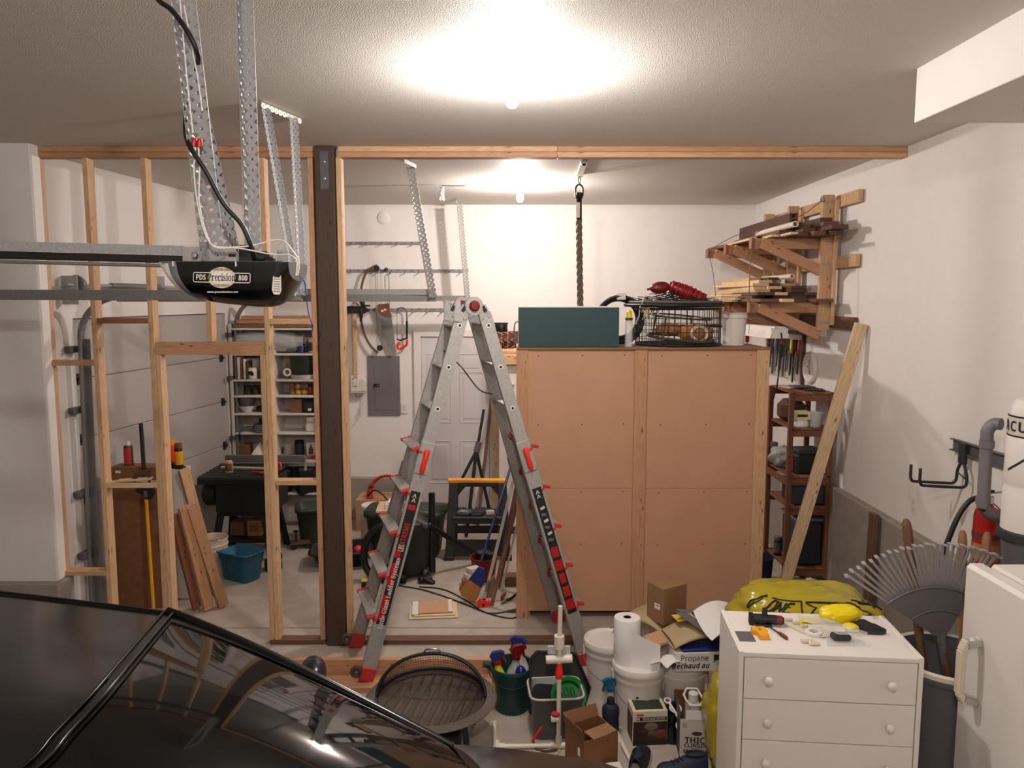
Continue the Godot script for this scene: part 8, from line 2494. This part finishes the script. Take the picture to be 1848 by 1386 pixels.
func pvc_frame() -> void:
	var o = thing("pipe_stand", "white plastic pipe stand with an upright, cross cap and orange coupling", "pipe stand", Vector3(0.22, 0, -4.2))
	var b: Vector3 = o.position
	var p = 0.0135
	var y = Vector3(0, 0.016, 0)
	var a0: Vector3 = Vector3(-0.087, 0.0, -4.236) - b + y
	var a1: Vector3 = Vector3(0.27, 0.0, -4.247) - b + y
	var a2: Vector3 = Vector3(0.624, 0.0, -4.292) - b + y
	ptube("pipe", [a0, a1], p, M.pvc, 12)
	ptube("pipe", [a1, a2], p, M.pvc, 12)
	for c in [[a0, 0], [a2, 1]]:
		var d = Vector3(-0.02, 0, -0.22)
		ptube("pipe", [c[0] + d, c[0] + Vector3(0.06 * c[1], 0, 0.30)], p, M.pvc, 12)
		ptube("tee", [c[0] + Vector3(0, 0, -0.04), c[0] + Vector3(0, 0, 0.04)], 0.019, M.pvc, 14)
		ptube("tee", [c[0], c[0] + Vector3(0.045 * (1 - 2 * c[1]), 0, 0)], 0.019, M.pvc, 14)
		ptube("end_cap", [c[0] + d, c[0] + d + Vector3(0, 0, -0.03)], 0.018, M.pvc, 14)
	ptube("tee", [a1 + Vector3(-0.045, 0, 0), a1 + Vector3(0.045, 0, 0)], 0.019, M.pvc, 14)
	ptube("tee", [a1, a1 + Vector3(0, 0.055, 0)], 0.019, M.pvc, 14)
	var top: Vector3 = a1 + Vector3(0, 0.52, 0)
	ptube("upright", [a1, top], p, M.pvc, 12)
	ptube("coupling", [a1 + Vector3(0, 0.50, 0), a1 + Vector3(0, 0.44, 0), a1 + Vector3(0, 0.43, 0), a1 + Vector3(0, 0.41, 0)], [0.014, 0.024, 0.024, 0.019], M.lever, 14)
	ptube("cross_cap", [top + Vector3(-0.075, 0.0, 0), top + Vector3(0.075, 0.008, 0)], 0.024, M.pvc, 18)
	ptube("reducer", [top + Vector3(0, 0.07, 0), top + Vector3(0, 0.145, 0)], 0.030, M.pvc, 18)
	pbox("clamp", top + Vector3(0, 0.05, -0.02), Vector3(0.13, 0.05, 0.02), M.frost, 0.004)
	ptube("upper_pipe", [top + Vector3(0, 0.02, 0), top + Vector3(0.005, 0.32, 0)], 0.0135, M.pvc, 12)
	ptube("valve", [a1 + Vector3(-0.045, 0.175, 0.02), a1 + Vector3(0.0, 0.175, 0.02)], 0.020, M.pvc, 14)
	plathe("valve_handle", [Vector2(0, 0), Vector2(0.024, 0), Vector2(0.024, 0.012), Vector2(0, 0.014)], M.cap, a1 + Vector3(-0.02, 0.197, 0.02), Vector3.UP, 14)


func dresser() -> void:
	var o = thing("dresser", "white chest of drawers with round knobs, small tools lying on its top", "dresser", Vector3(1.44, 0, -3.535), -5)
	var w = 0.80
	var h = 1.013
	for s in [-1, 1]:
		pbox("side_panel", Vector3(s * (w / 2 - 0.011), h / 2 + 0.002, 0), Vector3(0.022, h + 0.004, 0.47), M.white, 0.002)
	pbox("top", Vector3(0, h - 0.011, 0), Vector3(w - 0.044, 0.022, 0.47), M.white, 0.002)
	pbox("back_panel", Vector3(0, h / 2, -0.225), Vector3(w - 0.044, h - 0.03, 0.006), M.white, 0.0)
	pbox("inner_frame", Vector3(0, h / 2 - 0.02, 0.205), Vector3(w - 0.05, h - 0.04, 0.006), M.midgrey, 0.0)
	for i in 5:
		var d = pbox("drawer", Vector3(0, 0.892 - i * 0.196, 0.225), Vector3(w - 0.052, 0.192, 0.018), M.white, 0.0015)
		for s in [-0.27, 0.262]:
			plathe("knob", [Vector2(0, 0), Vector2(0.008, 0), Vector2(0.008, 0.01), Vector2(0.016, 0.014), Vector2(0.02, 0.022), Vector2(0.0195, 0.03), Vector2(0.013, 0.036), Vector2(0, 0.038)], M.whitegloss, Vector3(s, 0.892 - i * 0.196, 0.234), Vector3.BACK, 24, d)
	var g = G.new()
	# flashlight-like black gun
	o = thing("tool", "black power tool body with a dull red collar on the dresser top", "power tool", Vector3(1.244, 1.013, -3.627), -10)
	ptube("barrel", [Vector3(-0.07, 0.027, 0), Vector3(-0.03, 0.027, 0), Vector3(0.0, 0.03, 0), Vector3(0.04, 0.028, 0)], [0.026, 0.027, 0.022, 0.024], M.black, 14)
	ptube("collar", [Vector3(0.04, 0.028, 0), Vector3(0.066, 0.028, 0)], 0.0225, M.darkred, 14)
	ptube("tip", [Vector3(0.066, 0.028, 0), Vector3(0.075, 0.028, 0)], 0.016, M.black, 12)
	pbox("post", Vector3(-0.015, 0.065, 0), Vector3(0.024, 0.04, 0.022), M.black, 0.003)
	for k in 5:
		pbox("fin", Vector3(-0.078, 0.027, -0.02 + k * 0.01), Vector3(0.02, 0.05, 0.004), M.black, 0.001)
	pbox("base", Vector3(-0.02, 0.006, 0.008), Vector3(0.075, 0.012, 0.05), M.black, 0.004)
	g = G.new()
	g.box(Vector3(0, 0.002, 0), Vector3(0.075, 0.004, 0.105), 0.001)
	solo("sandpaper", g, M.midgrey, "grey sheet of sandpaper at the dresser's front corner", "sandpaper", Vector3(1.097, 1.013, -3.496), -4)
	o = thing("stud_sensor", "yellow plastic tool beside the grey sandpaper on the dresser", "tool", Vector3(1.173, 1.013, -3.514), 2)
	g = G.new()
	g.prism([Vector2(-0.032, -0.045), Vector2(0.032, -0.045), Vector2(0.034, 0.0), Vector2(0.024, 0.008), Vector2(0.024, 0.055), Vector2(-0.022, 0.055), Vector2(-0.022, 0.008), Vector2(-0.034, 0.0)], 0.022)
	var bd = part("body", g, M.yellow)
	bd.transform = Transform3D(Basis(Vector3.RIGHT, PI / 2), Vector3(0, 0.012, 0))
	for k in 2:
		pbox("groove", Vector3(-0.004 + 0.008 * k, 0.0245, -0.015), Vector3(0.003, 0.002, 0.03), M.card2, 0.0)
	o = thing("screwdriver", "small screwdriver with a dark red grip on the dresser", "screwdriver", Vector3(1.265, 1.013, -3.502), 0)
	ptube("shank", [Vector3(-0.025, 0.008, -0.09), Vector3(-0.002, 0.008, -0.015)], 0.003, M.darkgrey, 6)
	ptube("grip", [Vector3(-0.003, 0.009, -0.02), Vector3(0.002, 0.009, -0.005), Vector3(0.012, 0.009, 0.035), Vector3(0.014, 0.009, 0.045)], [0.006, 0.009, 0.0095, 0.006], M.darkred, 10)
	o = thing("mount_plate", "white plastic mounting strip with clips on the dresser", "bracket", Vector3(1.344, 1.013, -3.583), 0)
	g = G.new()
	g.prism([Vector2(-0.06, 0.10), Vector2(-0.01, 0.10), Vector2(0.09, -0.08), Vector2(0.055, -0.085)], 0.008)
	bd = part("strip", g, M.cream)
	bd.transform = Transform3D(Basis(Vector3.RIGHT, -PI / 2), Vector3(0, 0.005, 0))
	for k in 3:
		pbox("clip", Vector3(0.012 + k * 0.024, 0.016, -0.07 + k * 0.036), Vector3(0.036, 0.018, 0.016), M.cream, 0.003)
	o = thing("mount_plate", "white plastic end piece with a rounded tongue on the dresser", "bracket", Vector3(1.377, 1.013, -3.42), 0)
	pbox("block", Vector3(-0.012, 0.008, -0.012), Vector3(0.06, 0.016, 0.022), M.cream, 0.003)
	pbox("tongue", Vector3(0.01, 0.007, 0.012), Vector3(0.05, 0.013, 0.028), M.cream, 0.006)
	o = thing("tape_roll", "white roll of tape on the dresser beside the mounting strip", "tape", Vector3(1.426, 1.013, -3.52), 0)
	plathe("roll", [Vector2(0.022, 0), Vector2(0.037, 0), Vector2(0.038, 0.002), Vector2(0.038, 0.016), Vector2(0.037, 0.018), Vector2(0.022, 0.018), Vector2(0.022, 0.0)], M.white, Vector3.ZERO, Vector3.UP, 32)
	plathe("core", [Vector2(0.0215, 0.003), Vector2(0.0, 0.003)], M.midgrey, Vector3.ZERO, Vector3.UP, 24)
	pbeam("tail", Vector3(0.02, 0.006, 0.035), Vector3(0.09, 0.006, 0.022), 0.018, 0.002, M.offwhite)
	g = G.new()
	g.sheet(func(u, v): return Vector3((u - 0.5) * 0.10, 0.006 + 0.005 * sin(u * 9.0) * sin(v * 7.0) + 0.008 * sin(PI * u) * sin(PI * v), (v - 0.5) * 0.06), 12, 8)
	solo("packet", g, M.lemon, "flat bright yellow packet on the dresser behind the tape roll", "packet", Vector3(1.466, 1.013, -3.666), -6)
	# blister packs
	o = thing("blister_pack", "clear blister pack with a grey part inside on the dresser", "packaging", Vector3(1.529, 1.013, -3.49), 0)
	g = G.new()
	g.prism([Vector2(-0.14, 0.13), Vector2(-0.04, 0.12), Vector2(0.11, -0.06), Vector2(-0.02, -0.06)], 0.012)
	bd = part("shell", g, M.clear)
	bd.transform = Transform3D(Basis(Vector3.RIGHT, -PI / 2), Vector3(0, 0.045, 0))
	pbox("insert", Vector3(0.0, 0.018, 0.03), Vector3(0.085, 0.03, 0.05), M.darkgrey, 0.008)
	g = G.new()
	g.prism([Vector2(-0.06, -0.01), Vector2(0.08, -0.02), Vector2(0.11, -0.10), Vector2(-0.09, -0.10)], 0.004)
	bd = part("card", g, M.clear)
	bd.transform = Transform3D(Basis(Vector3.RIGHT, -PI / 2), Vector3(0, 0.004, 0))
	o = thing("pouch", "flat black cloth pouch on the dresser's rear corner", "pouch", Vector3(1.712, 1.013, -3.583), 0)
	g = G.new()
	g.prism([Vector2(-0.055, 0.065), Vector2(0.015, 0.07), Vector2(0.06, -0.06), Vector2(0.03, -0.072), Vector2(-0.045, -0.065), Vector2(-0.06, -0.03)], 0.018)
	bd = part("body", g, M.darkgrey)
	bd.transform = Transform3D(Basis(Vector3.RIGHT, -PI / 2), Vector3(0, 0.010, 0))
	g = G.new()
	g.prism([Vector2(-0.058, 0.0), Vector2(0.035, 0.01), Vector2(0.06, -0.06), Vector2(0.03, -0.07), Vector2(-0.045, -0.065)], 0.006)
	bd = part("flap", g, M.black)
	bd.transform = Transform3D(Basis(Vector3.RIGHT, -PI / 2), Vector3(0, 0.021, 0))
	sack("plastic_bag", "small bright yellow plastic bag heaped at the rear of the dresser top", Vector3(1.611, 1.013, -3.666), Vector3(0.105, 0.042, 0.055), 5, 33, M.bagyellow, 0.9)
	var f = sack("plastic_bag", "little yellow bag corner with a black print beside the black pouch", Vector3(1.621, 1.013, -3.564), Vector3(0.035, 0.016, 0.04), 5, 35, M.bagyellow, 0.9)
	scribble(f, [[Vector2(0.2, 0.3), Vector2(0.3, 0.4)], [Vector2(0.15, 0.35), Vector2(0.25, 0.45)]], 0.002)


func car() -> void:
	var paint = flat(Color(0.10, 0.098, 0.10), 0.16)
	var glass = flat(Color(0.035, 0.045, 0.045, 0.80), 0.04)
	glass.transparency = BaseMaterial3D.TRANSPARENCY_ALPHA
	var o = thing("car", "black car parked nose in below the door opener, its windshield facing the ladder", "car", Vector3(-1.6, 0, -2.3))
	var b: Vector3 = o.position
	# curves measured across the car from the far side to the near side
	var roof = [Vector3(-1.435, 1.29, -3.106), Vector3(-1.382, 1.32, -2.811), Vector3(-1.342, 1.338, -2.555), Vector3(-1.311, 1.345, -2.307), Vector3(-1.31, 1.335, -2.113), Vector3(-1.32, 1.315, -1.996), Vector3(-1.42, 1.28, -1.75), Vector3(-1.50, 1.22, -1.62)]
	var cowl = [Vector3(-0.228, 0.9, -2.764), Vector3(-0.16, 0.95, -2.64), Vector3(-0.06, 0.972, -2.42), Vector3(0.0, 0.972, -2.15), Vector3(0.0, 0.955, -1.88), Vector3(-0.08, 0.935, -1.62), Vector3(-0.2, 0.93, -1.38), Vector3(-0.36, 0.89, -1.25)]
	var across = func(c: Array, t: float) -> Vector3:
		var k = clampf(t, 0.0, 1.0) * (c.size() - 1)
		var i = mini(int(k), c.size() - 2)
		return c[i].cubic_interpolate(c[i + 1], c[maxi(i - 1, 0)], c[mini(i + 2, c.size() - 1)], k - i)
	var shield = func(u: float, v: float) -> Vector3:
		var p: Vector3 = across.call(roof, u).lerp(across.call(cowl, u), v)
		return p + Vector3(0.45, 0.89, -0.10 * (1.0 - 2.0 * u)) * (lerpf(0.02, 0.075, sin(PI * u)) * sin(PI * pow(v, 0.75))) - b
	var top = func(u: float, v: float) -> Vector3:
		var p: Vector3 = across.call(roof, u)
		var l = 2.1 * v
		var y = 0.035 * sin(minf(v * 1.6, 1.0) * PI * 0.5) - 0.30 * pow(maxf(0.0, v - 0.55) / 0.45, 2.0)
		return Vector3(p.x - l - 0.02, p.y + y, p.z - lerpf(0.19, -0.02, u) * l) - b
	var g = G.new()
	g.sheet(top, 28, 14)
	part("roof", g, paint)
	g = G.new()
	g.sheet(func(u, v): return shield.call(0.045 + 0.91 * u, 0.03 + 0.93 * v), 28, 14)
	part("windshield", g, glass)
	# dark surround of the glass
	for e in [[0.0, 0.055, 0.0, 1.0], [0.945, 1.0, 0.0, 1.0], [0.0, 1.0, 0.0, 0.035], [0.0, 1.0, 0.955, 1.0]]:
		g = G.new()
		g.sheet(func(u, v): return shield.call(lerpf(e[0], e[1], u), lerpf(e[2], e[3], v)) + Vector3(0, 0.006, 0), 24 if e[1] - e[0] > 0.5 else 4, 24 if e[3] - e[2] > 0.5 else 3)
		part("windshield_frame", g, M.blackgloss)
	var seam = []
	var molding = []
	for i in 29:
		seam.append(shield.call(i / 28.0, 0.0) + Vector3(-0.012, 0.008, 0))
		molding.append(shield.call(i / 28.0, 0.015) + Vector3(0.01, 0.012, 0))
	ptube("roof_molding", seam, 0.007, M.blackgloss, 8)
	ptube("roof_molding", molding, 0.006, paint, 8)
	for e in [0.0, 1.0]:
		var pts = []
		for i in 25:
			pts.append(shield.call(e, i / 24.0) + Vector3(0, 0.005, 0))
		ptube("pillar", pts, 0.022, M.blackgloss, 10)
		pts = []
		for i in 15:
			pts.append(top.call(e, i / 14.0) + Vector3(0, 0.0, 0.0))
		ptube("roof_rail", pts, 0.014, M.blackgloss, 8)
		# side glass and doors below the roof rail
		var sgn = -1.0 if e < 0.5 else 1.0
		var edge = func(u: float) -> Vector3:
			return top.call(e, 1.0 - u * 2.0) if u < 0.5 else shield.call(e, (u - 0.5) * 2.0)
		g = G.new()
		g.sheet(func(u, v):
			var p: Vector3 = edge.call(u)
			var belt = Vector3(p.x, 0.90 + 0.01 * u, p.z + sgn * 0.13 * clampf((p.y - 0.88) / 0.4, 0.0, 1.0))
			return p.lerp(belt, v), 30, 4)
		part("side_glass", g, glass)
		g = G.new()
		g.sheet(func(u, v):
			var p: Vector3 = edge.call(u)
			var belt = Vector3(p.x, 0.90 + 0.01 * u, p.z + sgn * 0.13 * clampf((p.y - 0.88) / 0.4, 0.0, 1.0))
			return belt + Vector3(0, -0.68 * v, sgn * 0.05 * sin(PI * v)), 30, 8)
		part("door", g, paint)
	# hood and nose
	var hood_far = [Vector3(-0.262, 0.905, -2.792), Vector3(-0.05, 0.9, -2.775), Vector3(0.16, 0.87, -2.776), Vector3(0.383, 0.82, -2.788), Vector3(0.58, 0.74, -2.72), Vector3(0.72, 0.62, -2.62)]
	var hood_near = [Vector3(-0.33, 0.90, -1.24), Vector3(-0.1, 0.89, -1.20), Vector3(0.14, 0.86, -1.20), Vector3(0.40, 0.80, -1.28), Vector3(0.62, 0.72, -1.38), Vector3(0.74, 0.60, -1.48)]
	var hood = func(u: float, v: float) -> Vector3:
		var p: Vector3 = across.call(hood_far, v).lerp(across.call(hood_near, v), u)
		var c = sin(PI * u)
		return p + Vector3(0.16 * c * (0.4 + 0.6 * v), 0.075 * pow(c, 0.7) * (1.0 - 0.4 * v), 0) - b
	g = G.new()
	g.sheet(hood, 24, 16)
	part("hood", g, paint)
	g = G.new()
	g.sheet(func(u, v):
		var p: Vector3 = hood.call(u, 1.0)
		return p + Vector3(0.04 * sin(PI * v), -0.42 * v, 0), 20, 6)
	part("bumper", g, paint)
	for e in [0.0, 1.0]:
		g = G.new()
		var sgn = -1.0 if e < 0.5 else 1.0
		g.sheet(func(u, v):
			var p: Vector3 = hood.call(e, u)
			return p + Vector3(0, -(p.y - 0.2) * v, sgn * 0.05 * sin(PI * v)), 14, 6)
		part("fender", g, paint)
	# mirror on the far side
	g = G.new()
	g.turn(Vector3(-0.851, 1.01, -3.173) - b, Basis(Vector3.UP, 0.3))
	g.ball(Vector3.ZERO, Vector3(0.055, 0.048, 0.095), 18)
	part("mirror", g, flat(Color(0.16, 0.14, 0.17), 0.25, 0.4))
	g = G.new()
	g.beam(Vector3(-0.807, 1.0, -3.129) - b, Vector3(-0.754, 0.97, -3.102) - b + Vector3(0, 0, 0.12), 0.04, 0.03, Vector3.UP, 0.006)
	part("mirror_arm", g, M.black)
	# inside: dashboard and seats
	g = G.new()
	g.sheet(func(u, v):
		var p: Vector3 = across.call(cowl, 0.08 + 0.84 * u)
		return p + Vector3(-0.03 - 0.55 * v, -0.035 - 0.10 * v * v + 0.04 * sin(PI * v), 0) - b, 16, 8)
	part("dashboard", g, flat(Color(0.20, 0.19, 0.17), 0.8))
	pbox("paper", Vector3(-0.42, 0.925, -2.35) - b, Vector3(0.10, 0.004, 0.16), M.paper, 0.0)
	for z in [-2.65, -1.85]:
		g = G.new()
		g.box(Vector3(-1.45, 0.55, z) - b, Vector3(0.5, 0.16, 0.48), 0.05)
		g.beam(Vector3(-1.62, 0.6, z) - b, Vector3(-1.85, 1.12, z) - b, 0.46, 0.14, Vector3.RIGHT, 0.04)
		part("seat", g, M.darkgrey)
	pbox("floor_pan", Vector3(-1.4, 0.24, -2.25) - b, Vector3(3.6, 0.08, 1.5), M.black, 0.02)
	g = G.new()
	g.at(Vector3(-0.78, 0.84, -2.65) - b, Vector3(-1, 0.5, 0))
	g.tube(circle(Vector3.ZERO, 0.18, 28), 0.014, 8, true)
	part("steering_wheel", g, M.black)
	for x in [0.1, -2.7]:
		for z in [-2.88, -1.45]:
			plathe("wheel", [Vector2(0, -0.1), Vector2(0.2, -0.1), Vector2(0.3, -0.1), Vector2(0.315, -0.08), Vector2(0.315, 0.08), Vector2(0.3, 0.1), Vector2(0.2, 0.09), Vector2(0, 0.07)], M.rubber, Vector3(x, 0.316, z) - b, Vector3.BACK, 32)
